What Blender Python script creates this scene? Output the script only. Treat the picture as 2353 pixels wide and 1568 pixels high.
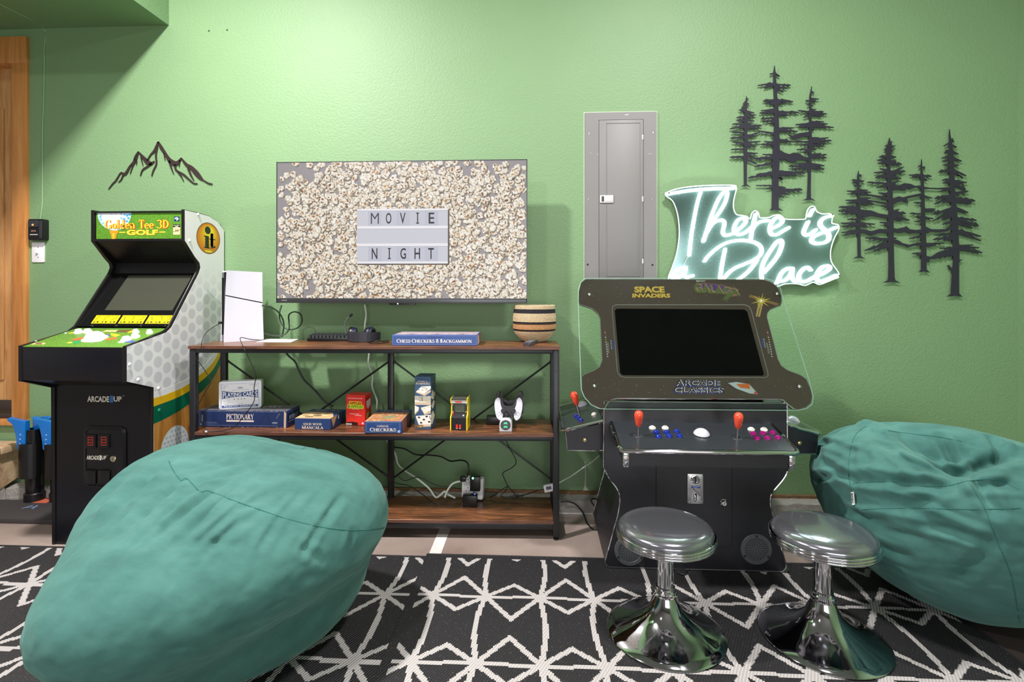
import bpy, bmesh, math, random
import numpy as np
from mathutils import Vector, Matrix, noise
from mathutils.bvhtree import BVHTree

for _o in list(bpy.data.objects):
    bpy.data.objects.remove(_o)
SC = bpy.context.scene
COL = SC.collection
rnd = random.Random(7)

# ------------------------------------------------------------------ camera, world, lights, exposure
PSI = math.radians(2.9)
CS, SN = math.cos(PSI), math.sin(PSI)
CAM = Vector((0.0, -2.955, 1.22))
FOC, PX0, PY0 = 1200.0, 1176.5, 667.0
cam_d = bpy.data.cameras.new('camera')
cam_d.sensor_width = 36.0
cam_d.lens = 36.0 * FOC / 2353.0
cam_d.shift_y = -(784.0 - PY0) / 2353.0
cam_d.clip_start = 0.02
cam = bpy.data.objects.new('camera', cam_d)
COL.objects.link(cam)
cam.location = CAM
cam.rotation_euler = (math.pi / 2, 0, PSI)
SC.camera = cam

world = bpy.data.worlds.new('world')
SC.world = world
world.use_nodes = True
world.node_tree.nodes['Background'].inputs[0].default_value = (1.0, 0.98, 0.97, 1)
world.node_tree.nodes['Background'].inputs[1].default_value = 0.3

def area_light(name, loc, size, size_y, power, rot=(0, 0, 0), col=(1, 1, 1)):
    d = bpy.data.lights.new(name, 'AREA')
    d.shape = 'RECTANGLE'
    d.size, d.size_y, d.energy, d.color = size, size_y, power, col
    o = bpy.data.objects.new(name, d)
    COL.objects.link(o)
    o.location = loc
    o.rotation_euler = rot
    return o

area_light('ceiling_light_near_wall', (-1.6, -1.5, 3.42), 0.16, 0.16, 152, col=(1.0, 0.95, 0.94))
area_light('right_fill_light', (0.9, -1.55, 3.42), 0.3, 0.2, 78, col=(1.0, 0.95, 0.95))  # added lamp that spreads brightness along the wall to the right
area_light('ceiling_light_garage', (-1.75, -3.45, 3.32), 0.24, 0.24, 72, col=(1.0, 0.95, 0.96))
area_light('front_fill_light', (0.8, -6.85, 1.25), 3.6, 2.0, 118, rot=(math.pi / 2, 0, 0), col=(0.98, 0.97, 1.0))  # added soft fill from behind the viewer, in front of the closed garage door

SC.view_settings.view_transform = 'Standard'
SC.view_settings.look = 'None'
SC.view_settings.gamma = 1.0
SC.view_settings.use_curve_mapping = False
SC.view_settings.exposure = 0.0

# ------------------------------------------------------------------ photograph <-> space
def cw(x, d, z=0.0):
    return Vector((x * CS - d * SN, x * SN + d * CS + CAM.y, z))
def ray(px, py):
    k = (px - PX0) / FOC
    return Vector((k * CS - SN, k * SN + CS, -(py - PY0) / FOC))
def onP(px, py, O, N):
    r = ray(px, py)
    N = Vector(N)
    return CAM + r * ((Vector(O) - CAM).dot(N) / r.dot(N))
def onY(px, py, Y): return onP(px, py, (0, Y, 0), (0, 1, 0))
def onX(px, py, X): return onP(px, py, (X, 0, 0), (1, 0, 0))
def onZ(px, py, Z): return onP(px, py, (0, 0, Z), (0, 0, 1))
def atD(px, py, d): return CAM + ray(px, py) * d

# ------------------------------------------------------------------ materials
def lin(c):
    return tuple(((v / 255.0) / 12.92) if v / 255.0 <= 0.04045 else ((v / 255.0 + 0.055) / 1.055) ** 2.4 for v in c)
MATS = {}
def newmat(name):
    m = bpy.data.materials.new(name)
    m.use_nodes = True
    nt = m.node_tree
    return m, nt, nt.nodes['Principled BSDF']
def node(nt, t, **kw):
    n = nt.nodes.new(t)
    for k, v in kw.items():
        setattr(n, k, v)
    return n
def mat(name, col, rough=0.5, metal=0.0, bump=0.0, bscale=60.0, var=0.06, spec=0.5, coat=0.0, stretch=None, vscale=None, emit=0.0, trans=0.0, alpha=1.0):
    """colour in sRGB 0-255; a noise gives slight variation and relief"""
    if name in MATS:
        return MATS[name]
    m, nt, b = newmat(name)
    c = lin(col)
    b.inputs['Roughness'].default_value = rough
    b.inputs['Metallic'].default_value = metal
    b.inputs['Specular IOR Level'].default_value = spec
    b.inputs['Coat Weight'].default_value = coat
    b.inputs['Coat Roughness'].default_value = 0.05
    b.inputs['Transmission Weight'].default_value = trans
    b.inputs['Alpha'].default_value = alpha
    b.inputs['Base Color'].default_value = (*c, 1)
    if var > 0 or bump > 0:
        tc = node(nt, 'ShaderNodeTexCoord')
        mp = node(nt, 'ShaderNodeMapping')
        if stretch:
            mp.inputs['Scale'].default_value = stretch
        nt.links.new(tc.outputs['Object'], mp.inputs[0])
        nz = node(nt, 'ShaderNodeTexNoise')
        nz.inputs['Scale'].default_value = vscale or bscale
        nz.inputs['Detail'].default_value = 4
        nt.links.new(mp.outputs[0], nz.inputs['Vector'])
        if var > 0:
            mx = node(nt, 'ShaderNodeMix', data_type='RGBA')
            mx.inputs['A'].default_value = (*[v * (1 - var) for v in c], 1)
            mx.inputs['B'].default_value = (*[min(1, v * (1 + var)) for v in c], 1)
            nt.links.new(nz.outputs['Fac'], mx.inputs['Factor'])
            nt.links.new(mx.outputs['Result'], b.inputs['Base Color'])
        if bump > 0:
            n2 = node(nt, 'ShaderNodeTexNoise')
            n2.inputs['Scale'].default_value = bscale
            n2.inputs['Detail'].default_value = 3
            nt.links.new(mp.outputs[0], n2.inputs['Vector'])
            bp = node(nt, 'ShaderNodeBump')
            bp.inputs['Strength'].default_value = bump
            bp.inputs['Distance'].default_value = 0.01
            nt.links.new(n2.outputs['Fac'], bp.inputs['Height'])
            nt.links.new(bp.outputs[0], b.inputs['Normal'])
    if emit > 0:
        b.inputs['Emission Color'].default_value = (*c, 1)
        b.inputs['Emission Strength'].default_value = emit
    MATS[name] = m
    return m
def lamp(name, col, strength):
    if name in MATS:
        return MATS[name]
    m, nt, b = newmat(name)
    b.inputs['Base Color'].default_value = (0.02, 0.02, 0.02, 1)
    b.inputs['Emission Color'].default_value = (*lin(col), 1)
    b.inputs['Emission Strength'].default_value = strength
    MATS[name] = m
    return m
def wood(name, dark, mid, light, scale=(1.2, 14, 14), rough=0.45, contrast=(0.3, 0.5, 0.72), wave=0.0, bump=0.1):
    m, nt, b = newmat(name)
    tc = node(nt, 'ShaderNodeTexCoord')
    mp = node(nt, 'ShaderNodeMapping')
    mp.inputs['Scale'].default_value = scale
    nt.links.new(tc.outputs['Object'], mp.inputs[0])
    nz = node(nt, 'ShaderNodeTexNoise')
    nz.inputs['Scale'].default_value = 1.6
    nz.inputs['Detail'].default_value = 8
    nz.inputs['Roughness'].default_value = 0.65
    nz.inputs['Distortion'].default_value = wave
    nt.links.new(mp.outputs[0], nz.inputs['Vector'])
    rp = node(nt, 'ShaderNodeValToRGB')
    rp.color_ramp.elements[0].position = contrast[0]
    rp.color_ramp.elements[0].color = (*lin(dark), 1)
    rp.color_ramp.elements[1].position = contrast[2]
    rp.color_ramp.elements[1].color = (*lin(light), 1)
    e = rp.color_ramp.elements.new(contrast[1])
    e.color = (*lin(mid), 1)
    nt.links.new(nz.outputs['Fac'], rp.inputs[0])
    nt.links.new(rp.outputs[0], b.inputs['Base Color'])
    b.inputs['Roughness'].default_value = rough
    bp = node(nt, 'ShaderNodeBump')
    bp.inputs['Strength'].default_value = bump
    bp.inputs['Distance'].default_value = 0.004
    nt.links.new(nz.outputs['Fac'], bp.inputs['Height'])
    nt.links.new(bp.outputs[0], b.inputs['Normal'])
    return m
def colmat(name, rough=0.5, emit=0.0):
    """colour read from the mesh's own colour attribute (flat print)"""
    m, nt, b = newmat(name)
    a = node(nt, 'ShaderNodeAttribute', attribute_name='print')
    if emit > 0:
        b.inputs['Base Color'].default_value = (0.01, 0.01, 0.01, 1)
        nt.links.new(a.outputs['Color'], b.inputs['Emission Color'])
        b.inputs['Emission Strength'].default_value = emit
        b.inputs['Roughness'].default_value = 0.35
    else:
        nt.links.new(a.outputs['Color'], b.inputs['Base Color'])
        b.inputs['Roughness'].default_value = rough
    return m

# ------------------------------------------------------------------ mesh building
def rrect(x0, x1, y0, y1, r, n=5):
    p = []
    for cx, cy, a in ((x1 - r, y1 - r, 0), (x0 + r, y1 - r, 90), (x0 + r, y0 + r, 180), (x1 - r, y0 + r, 270)):
        for i in range(n + 1):
            t = math.radians(a + 90.0 * i / n)
            p.append((cx + r * math.cos(t), cy + r * math.sin(t)))
    return p
def circ(cx, cy, rx, ry=None, n=24, a0=0, a1=360):
    ry = rx if ry is None else ry
    full = abs(a1 - a0) >= 360
    m = n if full else n + 1
    return [(cx + rx * math.cos(math.radians(a0 + (a1 - a0) * i / n)), cy + ry * math.sin(math.radians(a0 + (a1 - a0) * i / n))) for i in range(m)]
def catmull(pts, sub=6):
    pts = [Vector(p) for p in pts]
    if len(pts) < 3:
        return pts
    out = []
    P = [pts[0] * 2 - pts[1]] + pts + [pts[-1] * 2 - pts[-2]]
    for i in range(1, len(P) - 2):
        a, b, c, d = P[i - 1], P[i], P[i + 1], P[i + 2]
        for s in range(sub):
            t = s / sub
            out.append(0.5 * ((2 * b) + (c - a) * t + (2 * a - 5 * b + 4 * c - d) * t * t + (3 * b - a - 3 * c + d) * t ** 3))
    out.append(pts[-1])
    return out
class G:
    def __init__(self, M=None):
        self.v, self.f, self.c = [], [], []
        self.M = M.copy() if M is not None else Matrix.Identity(4)
    def add(self, vs, fs, col=None):
        o = len(self.v)
        M = self.M
        self.v += [M @ Vector(p) for p in vs]
        self.f += [tuple(o + i for i in f) for f in fs]
        self.c += [col] * len(fs)
        return self
    def box(self, x0, x1, y0, y1, z0, z1, bev=0.0, seg=2, col=None):
        vs = [(x0, y0, z0), (x1, y0, z0), (x1, y1, z0), (x0, y1, z0), (x0, y0, z1), (x1, y0, z1), (x1, y1, z1), (x0, y1, z1)]
        fs = [(0, 3, 2, 1), (4, 5, 6, 7), (0, 1, 5, 4), (1, 2, 6, 5), (2, 3, 7, 6), (3, 0, 4, 7)]
        return self.hull(vs, fs, bev, seg, col)
    def hull(self, vs, fs, bev=0.0, seg=2, col=None):
        if bev <= 0:
            return self.add(vs, fs, col)
        bm = bmesh.new()
        bv = [bm.verts.new(p) for p in vs]
        for f in fs:
            bm.faces.new([bv[i] for i in f])
        bmesh.ops.recalc_face_normals(bm, faces=bm.faces)
        bmesh.ops.bevel(bm, geom=list(bm.edges), offset=bev, segments=seg, profile=0.5, affect='EDGES', clamp_overlap=True)
        bm.verts.index_update()
        vv = [tuple(v.co) for v in bm.verts]
        ff = [tuple(v.index for v in f.verts) for f in bm.faces]
        bm.free()
        return self.add(vv, ff, col)
    def prism(self, poly, z0, z1, bev=0.0, seg=2, col=None):
        n = len(poly)
        a = sum(poly[i][0] * poly[(i + 1) % n][1] - poly[(i + 1) % n][0] * poly[i][1] for i in range(n))
        if a < 0:
            poly = list(reversed(poly))
        vs = [(p[0], p[1], z0) for p in poly] + [(p[0], p[1], z1) for p in poly]
        fs = [tuple(reversed(range(n))), tuple(range(n, 2 * n))]
        fs += [(i, (i + 1) % n, n + (i + 1) % n, n + i) for i in range(n)]
        if bev > 0:
            bm = bmesh.new()
            bv = [bm.verts.new(p) for p in vs]
            for f in fs:
                bm.faces.new([bv[i] for i in f])
            ed = [e for e in bm.edges if abs(e.verts[0].co.z - e.verts[1].co.z) < 1e-9]
            bmesh.ops.bevel(bm, geom=ed, offset=bev, segments=seg, profile=0.5, affect='EDGES', clamp_overlap=True)
            bm.verts.index_update()
            vv = [tuple(v.co) for v in bm.verts]
            ff = [tuple(v.index for v in f.verts) for f in bm.faces]
            bm.free()
            return self.add(vv, ff, col)
        return self.add(vs, fs, col)
    def flat(self, poly, z=0.0, col=None):
        n = len(poly)
        a = sum(poly[i][0] * poly[(i + 1) % n][1] - poly[(i + 1) % n][0] * poly[i][1] for i in range(n))
        if a < 0:
            poly = list(reversed(poly))
        return self.add([(p[0], p[1], z) for p in poly], [tuple(range(n))], col)
    def lathe(self, prof, n=40, c=(0, 0), col=None):
        vs, fs = [], []
        m = len(prof)
        for i in range(n):
            t = 2 * math.pi * i / n
            for r, z in prof:
                vs.append((c[0] + r * math.cos(t), c[1] + r * math.sin(t), z))
        for i in range(n):
            j = (i + 1) % n
            for k in range(m - 1):
                fs.append((i * m + k, j * m + k, j * m + k + 1, i * m + k + 1))
        if prof[0][0] > 1e-6:
            fs.append(tuple(i * m for i in reversed(range(n))))
        if prof[-1][0] > 1e-6:
            fs.append(tuple(i * m + m - 1 for i in range(n)))
        return self.add(vs, fs, col)
    def tube(self, pts, r, n=8, col=None, sm=0, taper=None):
        pts = [Vector(p) for p in pts]
        if sm:
            pts = catmull(pts, sm)
        q = [pts[0]]
        for p in pts[1:]:
            if (p - q[-1]).length > 1e-6:
                q.append(p)
        pts = q
        m = len(pts)
        if m < 2:
            return self
        T = [(pts[min(i + 1, m - 1)] - pts[max(i - 1, 0)]).normalized() for i in range(m)]
        u = T[0].orthogonal().normalized()
        vs, fs = [], []
        for i in range(m):
            u = (u - T[i] * u.dot(T[i]))
            u = u.normalized() if u.length > 1e-6 else T[i].orthogonal().normalized()
            w = T[i].cross(u)
            rr = r if taper is None else r * taper[min(i, len(taper) - 1)] if len(taper) == m else r * (taper[0] + (taper[-1] - taper[0]) * i / (m - 1))
            for k in range(n):
                a = 2 * math.pi * k / n
                vs.append(pts[i] + (u * math.cos(a) + w * math.sin(a)) * rr)
        for i in range(m - 1):
            for k in range(n):
                l = (k + 1) % n
                fs.append((i * n + k, i * n + l, (i + 1) * n + l, (i + 1) * n + k))
        fs.append(tuple(reversed(range(n))))
        fs.append(tuple((m - 1) * n + k for k in range(n)))
        return self.add(vs, fs, col)
    def ball(self, c, rx, ry=None, rz=None, nu=20, nv=12, half=False, col=None):
        ry = rx if ry is None else ry
        rz = rx if rz is None else rz
        vs, fs = [], []
        lo = 0.0 if half else -math.pi / 2
        for j in range(nv + 1):
            b = lo + (math.pi / 2 - lo) * j / nv
            for i in range(nu):
                a = 2 * math.pi * i / nu
                vs.append((c[0] + rx * math.cos(b) * math.cos(a), c[1] + ry * math.cos(b) * math.sin(a), c[2] + rz * math.sin(b)))
        for j in range(nv):
            for i in range(nu):
                k = (i + 1) % nu
                fs.append((j * nu + i, j * nu + k, (j + 1) * nu + k, (j + 1) * nu + i))
        return self.add(vs, fs, col)
    def ribbon(self, pts, ws, z=0.0, sub=4, th=0.0, col=None):
        """flat stroke in the xy plane with a width per point"""
        P = [Vector((p[0], p[1], 0)) for p in pts]
        if not hasattr(ws, '__len__'):
            ws = [ws] * len(P)
        if sub and len(P) > 2:
            W = catmull([Vector((w, 0, 0)) for w in ws], sub)
            P = catmull(P, sub)
            ws = [w.x for w in W]
        m = len(P)
        L, R = [], []
        for i in range(m):
            t = (P[min(i + 1, m - 1)] - P[max(i - 1, 0)])
            t = t.normalized() if t.length > 1e-9 else Vector((1, 0, 0))
            nn = Vector((-t.y, t.x, 0)) * ws[i] * 0.5
            L.append(P[i] + nn)
            R.append(P[i] - nn)
        if th > 0:
            for i in range(m - 1):
                q = [R[i], R[i + 1], L[i + 1], L[i]]
                self.add([(p.x, p.y, z) for p in q] + [(p.x, p.y, z + th) for p in q],
                         [(0, 3, 2, 1), (4, 5, 6, 7), (0, 1, 5, 4), (2, 3, 7, 6)] + ([(3, 0, 4, 7)] if i == 0 else []) + ([(1, 2, 6, 5)] if i == m - 2 else []), col)
            return self
        vs = [(p.x, p.y, z) for p in R] + [(p.x, p.y, z) for p in L]
        return self.add(vs, [(i, i + 1, m + i + 1, m + i) for i in range(m - 1)], col)

def obj(name, g, m, parent=None, ang=35, kind=None, label=None, fresh=False):
    me = bpy.data.meshes.new(name)
    root = parent
    while root is not None and root.parent is not None:
        root = root.parent
    off = Vector(root.location) if root is not None else Vector((0, 0, 0))
    if root is None and g.v:
        xs = [p.x for p in g.v]; ys = [p.y for p in g.v]; zs = [p.z for p in g.v]
        off = Vector(((min(xs) + max(xs)) / 2, (min(ys) + max(ys)) / 2, min(zs)))
    me.from_pydata([p - off for p in g.v], [], g.f)
    if any(c is not None for c in g.c):
        ca = me.color_attributes.new('print', 'FLOAT_COLOR', 'CORNER')
        buf = []
        for f, c in zip(g.f, g.c):
            cc = lin(c) if c is not None else (0.5, 0.5, 0.5)
            buf += [cc[0], cc[1], cc[2], 1.0] * len(f)
        ca.data.foreach_set('color', buf)
    if isinstance(m, (list, tuple)):
        for mm in m:
            me.materials.append(mm)
    else:
        me.materials.append(m)
    me.update()
    if ang is not None:
        me.shade_smooth()
        me.set_sharp_from_angle(angle=math.radians(ang))
    o = bpy.data.objects.new(name, me)
    COL.objects.link(o)
    if parent is None:
        o.location = off
    else:
        o.parent = parent
    if kind:
        o['kind'] = kind
    if label:
        o['label'] = label
    return o
def thing(name, label, cat, loc, group=None):
    e = bpy.data.objects.new(name, None)
    COL.objects.link(e)
    e.empty_display_size = 0.05
    e.location = loc
    return tag(e, label, cat, group)
def tag(o, label, cat, group=None):
    o['label'] = label
    o['category'] = cat
    if group:
        o['group'] = group
    return o
def struct(name, g, m, ang=30, parent=None, label=None):
    o = obj(name, g, m, parent, ang)
    if parent is None:
        o['kind'] = 'structure'
    if label:
        o['label'] = label
    return o
def frame(o, x, y=None, z=None):
    """matrix with origin o, axes x (right), y (up or back), z"""
    x = Vector(x).normalized()
    y = Vector(y).normalized()
    z = x.cross(y).normalized() if z is None else Vector(z).normalized()
    M = Matrix.Identity(4)
    for i in range(3):
        M[i][0], M[i][1], M[i][2], M[i][3] = x[i], y[i], z[i], o[i]
    return M
WALLF = lambda Y: frame((0, Y, 0), (1, 0, 0), (0, 0, 1))   # x right, y up, z towards the room (-Y)
def loc2(M, p):
    q = M.inverted() @ Vector(p)
    return (q.x, q.y)

# ------------------------------------------------------------------ lettering
def sans(g, s, x0, y0, w=None, h=None, z=0.0005, bold=0.0, shear=0.0, col=None, warp=None, center=False, space=1.0):
    cu = bpy.data.curves.new('t', 'FONT')
    cu.body = s
    cu.offset = bold
    cu.shear = shear
    cu.space_character = space
    cu.resolution_u = 3
    o = bpy.data.objects.new('t', cu)
    COL.objects.link(o)
    dg = bpy.context.evaluated_depsgraph_get()
    me = bpy.data.meshes.new_from_object(o.evaluated_get(dg))
    vs = [v.co.copy() for v in me.vertices]
    fs = [tuple(p.vertices) for p in me.polygons]
    bpy.data.objects.remove(o)
    bpy.data.curves.remove(cu)
    bpy.data.meshes.remove(me)
    if not vs:
        return g
    ax, bx = min(v.x for v in vs), max(v.x for v in vs)
    ay, by = min(v.y for v in vs), max(v.y for v in vs)
    if h is None:
        h = w * (by - ay) / (bx - ax)
    if w is None:
        w = h * (bx - ax) / (by - ay)
    if center:
        x0 -= w / 2
    out = []
    for v in vs:
        a, b = (v.x - ax) / (bx - ax), (v.y - ay) / (by - ay)
        if warp:
            a, b = warp(a, b)
        out.append((x0 + a * w, y0 + b * h, z))
    return g.add(out, fs, col)
def _glyphs():
    T, t = 0.21, 0.085
    def L(x0, y0, x1, y1, w): return ('l', x0, y0, x1, y1, w)
    def A(cx, cy, rx, ry, a0, a1, k=1.0): return ('a', cx, cy, rx, ry, a0, a1, k)
    def S(x, y, h=0.17): return ('l', x - h, y, x + h, y, 0.06)
    def st(x, y0=0.0, y1=1.0, w=T): return [L(x, y0, x, y1, w), S(x, y0 + 0.03), S(x, y1 - 0.03)]
    D = {}
    D['A'] = ([L(.1, 0, .46, 1, t), L(.42, 1, .8, 0, T), L(.2, .34, .66, .34, t), S(.1, .03), S(.8, .03)], .92)
    D['B'] = (st(.2) + [A(.22, .755, .34, .21, -90, 90), A(.22, .27, .42, .23, -90, 90)], .8)
    D['C'] = ([A(.5, .5, .4, .46, 48, 312), L(.8, .68, .8, .98, t)], .9)
    D['D'] = (st(.2) + [A(.22, .5, .6, .46, -90, 90)], .98)
    D['E'] = (st(.2) + [L(.2, .96, .72, .96, t), L(.2, .51, .58, .51, t), L(.2, .04, .76, .04, t), L(.7, .76, .7, 1, .06), L(.74, 0, .74, .26, .06), L(.58, .4, .58, .62, .06)], .84)
    D['F'] = (st(.2) + [L(.2, .96, .74, .96, t), L(.2, .5, .58, .5, t), L(.72, .74, .72, 1, .06), L(.58, .38, .58, .62, .06)], .8)
    D['G'] = ([A(.5, .5, .4, .46, 48, 312), L(.8, .68, .8, .98, t), L(.8, .04, .8, .42, T), S(.8, .42)], 1.0)
    D['H'] = (st(.2) + st(.82) + [L(.2, .51, .82, .51, t)], 1.04)
    D['I'] = (st(.2), .42)
    D['K'] = (st(.2) + [L(.25, .42, .76, .97, t), L(.42, .6, .86, 0, T), S(.76, .97, .13), S(.86, .03, .13)], .98)
    D['L'] = (st(.2) + [L(.2, .04, .74, .04, t), L(.72, 0, .72, .28, .06)], .8)
    D['M'] = ([L(.16, 0, .16, 1, t), S(.16, .03, .13), L(.14, 1, .56, .05, T), L(.56, .05, .96, 1, t), L(.97, 0, .97, 1, T), S(.97, .03), S(.12, .97, .1), S(1.0, .97, .13)], 1.2)
    D['N'] = ([L(.16, 0, .16, 1, t), S(.16, .03, .13), L(.14, 1, .84, 0, T), L(.84, 0, .84, 1, t), S(.84, .97, .13), S(.1, .97, .1)], 1.02)
    D['O'] = ([A(.5, .5, .41, .46, 0, 360)], 1.0)
    D['P'] = (st(.2) + [A(.22, .72, .42, .24, -90, 90)], .8)
    D['R'] = (st(.2) + [A(.22, .73, .4, .23, -90, 90), L(.42, .5, .82, 0, T), S(.84, .03, .1)], .94)
    D['S'] = ([A(.4, .74, .25, .22, 20, 270, 1.0), A(.4, .27, .29, .23, 90, -160, 1.0), L(.66, .72, .66, .98, t), L(.09, .02, .09, .3, t)], .78)
    D['T'] = ([L(.42, 0, .42, 1, T), S(.42, .03), L(.05, .96, .79, .96, t), L(.06, .72, .06, 1, .06), L(.78, .72, .78, 1, .06)], .84)
    D['U'] = ([L(.2, .35, .2, 1, T), S(.2, .97), A(.5, .36, .3, .32, 180, 360), L(.8, .35, .8, 1, t), S(.8, .97, .13)], .98)
    D['W'] = ([L(.1, 1, .4, 0, T), L(.4, 0, .62, .9, t), L(.6, 1, .9, 0, T), L(.9, 0, 1.15, 1, t), S(.1, .97), S(1.15, .97, .12), S(.6, .97, .1)], 1.24)
    D['Y'] = ([L(.1, 1, .45, .45, T), L(.45, .45, .8, 1, t), L(.45, 0, .45, .5, T), S(.45, .03), S(.1, .97, .14), S(.8, .97, .12)], .9)
    D['&'] = ([A(.36, .75, .18, .21, 0, 360), A(.36, .28, .28, .24, 0, 360), L(.3, .62, .8, .02, t)], .9)
    D['6'] = ([A(.38, .3, .28, .27, 0, 360), A(.5, .4, .4, .56, 95, 190)], .78)
    D['3'] = ([A(.32, .74, .28, .22, -90, 160), A(.32, .28, .33, .24, 90, -160)], .76)
    D['.'] = ([L(.1, .5, .24, .5, .14)], .36)
    D[' '] = ([], .42)
    D['o'] = ([A(.33, .31, .26, .28, 0, 360)], .68)
    D['l'] = (st(.2, 0, 1.0), .4)
    D['d'] = ([A(.33, .31, .25, .28, 0, 360)] + st(.58, 0, 1.0), .8)
    D['e'] = ([A(.33, .31, .26, .28, 0, 315), L(.1, .33, .55, .33, t)], .66)
    D['n'] = (st(.18, 0, .62) + [A(.38, .36, .21, .24, 0, 180), L(.59, 0, .59, .36, T), S(.59, .03)], .82)
    return D, T, t
GLY, GT, Gt = _glyphs()
def serif(g, s, x0, y0, w, h, z=0.0005, weight=1.0, col=None, big=None, warp=None, center=False, gap=0.02):
    """capitals with serifs, drawn stroke by stroke; big = first letters of words taller"""
    x = 0.0
    st = []
    first = True
    for ch in s:
        gl, adv = GLY[ch]
        k = big if (big and first and ch != ' ') else 1.0
        st.append((gl, x, k))
        x += (adv + gap) * k
        first = ch in ' .&'
    tot = x
    if center:
        x0 -= w / 2
    sx, sy = w / tot, h / (big or 1.0)
    def put(p):
        a, b = p[0] * sx / w, p[1] * sy / h
        if warp:
            a, b = warp(a, b)
        return (x0 + a * w, y0 + b * h)
    for gl, gx, k in st:
        for q in gl:
            if q[0] == 'l':
                _, ax, ay, bx, by, lw = q
                lw *= weight * k
                dx, dy = (bx - ax) * k, (by - ay) * k
                ln = math.hypot(dx, dy) or 1
                nx, ny = -dy / ln * lw / 2, dx / ln * lw / 2
                if abs(dy) > 0.3 * abs(dx) and abs(dx) > 1e-6:   # slanted strokes end level
                    nx, ny = lw / 2 * ln / abs(dy) * -1, 0
                P = [(gx + ax * k - nx, ay * k - ny), (gx + bx * k - nx, by * k - ny), (gx + bx * k + nx, by * k + ny), (gx + ax * k + nx, ay * k + ny)]
                g.flat([put(p) for p in P], z, col)
            else:
                _, cx, cy, rx, ry, a0, a1, kk = q
                n = max(6, int(abs(a1 - a0) / 18))
                I, O = [], []
                for i in range(n + 1):
                    a = math.radians(a0 + (a1 - a0) * i / n)
                    lw = (Gt + (GT - Gt) * abs(math.cos(a))) * weight * kk
                    O.append(put((gx + (cx + (rx + lw * .42) * math.cos(a)) * k, (cy + (ry + Gt * .45) * math.sin(a)) * k)))
                    I.append(put((gx + (cx + (rx - lw * .58) * math.cos(a)) * k, (cy + (ry - Gt * .55) * math.sin(a)) * k)))
                vs = [(p[0], p[1], z) for p in O + I]
                m = n + 1
                fs = [(i, i + 1, m + i + 1, m + i) if a1 < a0 else (i, m + i, m + i + 1, i + 1) for i in range(n)]
                g.add(vs, [tuple(reversed(f)) for f in fs], col)
    return g
PRINT = colmat('printed_ink', 0.55)
PRINT_GLOSS = colmat('printed_ink_glossy', 0.25)

# ------------------------------------------------------------------ materials of the place
WALL = mat('green_wall_paint', (118, 151, 108), 0.55, bump=0.23, bscale=95, var=0.05, vscale=3)
CEIL = mat('grey_ceiling_paint', (150, 150, 148), 0.8, bump=0.1, bscale=80)
BLACKM = mat('black_powder_coat', (26, 27, 31), 0.38, bump=0.03, bscale=300)
BLACKP = mat('black_plastic', (18, 18, 20), 0.35)
BLACKL = mat('black_laminate', (20, 20, 25), 0.3, bump=0.06, bscale=420)
DARKG = mat('dark_grey_plastic', (48, 48, 52), 0.4)
CHROME = mat('chrome', (205, 205, 208), 0.07, 1.0, var=0.02)
STEEL = mat('brushed_steel', (170, 170, 172), 0.28, 1.0, bump=0.03, bscale=120)
WHITEP = mat('white_plastic', (228, 228, 230), 0.35)
WHITEC = mat('white_cable', (214, 222, 210), 0.45)
BLACKC = mat('black_cable', (16, 17, 18), 0.45)
NAVY = mat('navy_card', (26, 45, 88), 0.42, var=0.12, vscale=9)
WORN = mat('worn_card_edge', (190, 165, 140), 0.8, var=0.2)

def concrete():
    m, nt, b = newmat('bare_concrete')
    tc = node(nt, 'ShaderNodeTexCoord')
    n1 = node(nt, 'ShaderNodeTexNoise'); n1.inputs['Scale'].default_value = 2.2; n1.inputs['Detail'].default_value = 9
    n2 = node(nt, 'ShaderNodeTexNoise'); n2.inputs['Scale'].default_value = 60; n2.inputs['Detail'].default_value = 4
    nt.links.new(tc.outputs['Object'], n1.inputs['Vector']); nt.links.new(tc.outputs['Object'], n2.inputs['Vector'])
    rp = node(nt, 'ShaderNodeValToRGB')
    rp.color_ramp.elements[0].position = .3; rp.color_ramp.elements[0].color = (*lin((132, 114, 105)), 1)
    rp.color_ramp.elements[1].position = .7; rp.color_ramp.elements[1].color = (*lin((168, 153, 144)), 1)
    nt.links.new(n1.outputs['Fac'], rp.inputs[0])
    nt.links.new(rp.outputs[0], b.inputs['Base Color'])
    b.inputs['Roughness'].default_value = 0.42
    bp = node(nt, 'ShaderNodeBump'); bp.inputs['Strength'].default_value = .12; bp.inputs['Distance'].default_value = .01
    nt.links.new(n2.outputs['Fac'], bp.inputs['Height']); nt.links.new(bp.outputs[0], b.inputs['Normal'])
    return m
CONC = concrete()
CURBM = mat('rough_concrete', (150, 146, 140), 0.9, bump=0.6, bscale=45, var=0.25, vscale=25)
RUST = wood('rustic_brown_board', (44, 30, 22), (104, 66, 42), (168, 108, 62), (2.2, 10, 14), 0.3, (.3, .52, .75), 1.2, .05)
RUSTE = wood('rustic_board_edge', (62, 38, 28), (96, 60, 44), (120, 80, 60), (4, 10, 30), 0.45, wave=.4, bump=.04)
OAK = wood('golden_oak_door', (150, 100, 55), (188, 138, 86), (206, 160, 106), (9, 9, 0.9), 0.42, (.3, .5, .7), 1.5, .06)
OAKT = wood('golden_oak_trim', (166, 104, 48), (192, 130, 70), (206, 148, 88), (16, 16, 1.0), 0.35, (.3, .5, .7), .5, .04)
PINE = wood('raw_pine_board', (140, 112, 84), (184, 154, 120), (206, 180, 146), (2, 9, 9), 0.7, (.3, .5, .7), .8, .1)

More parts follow.
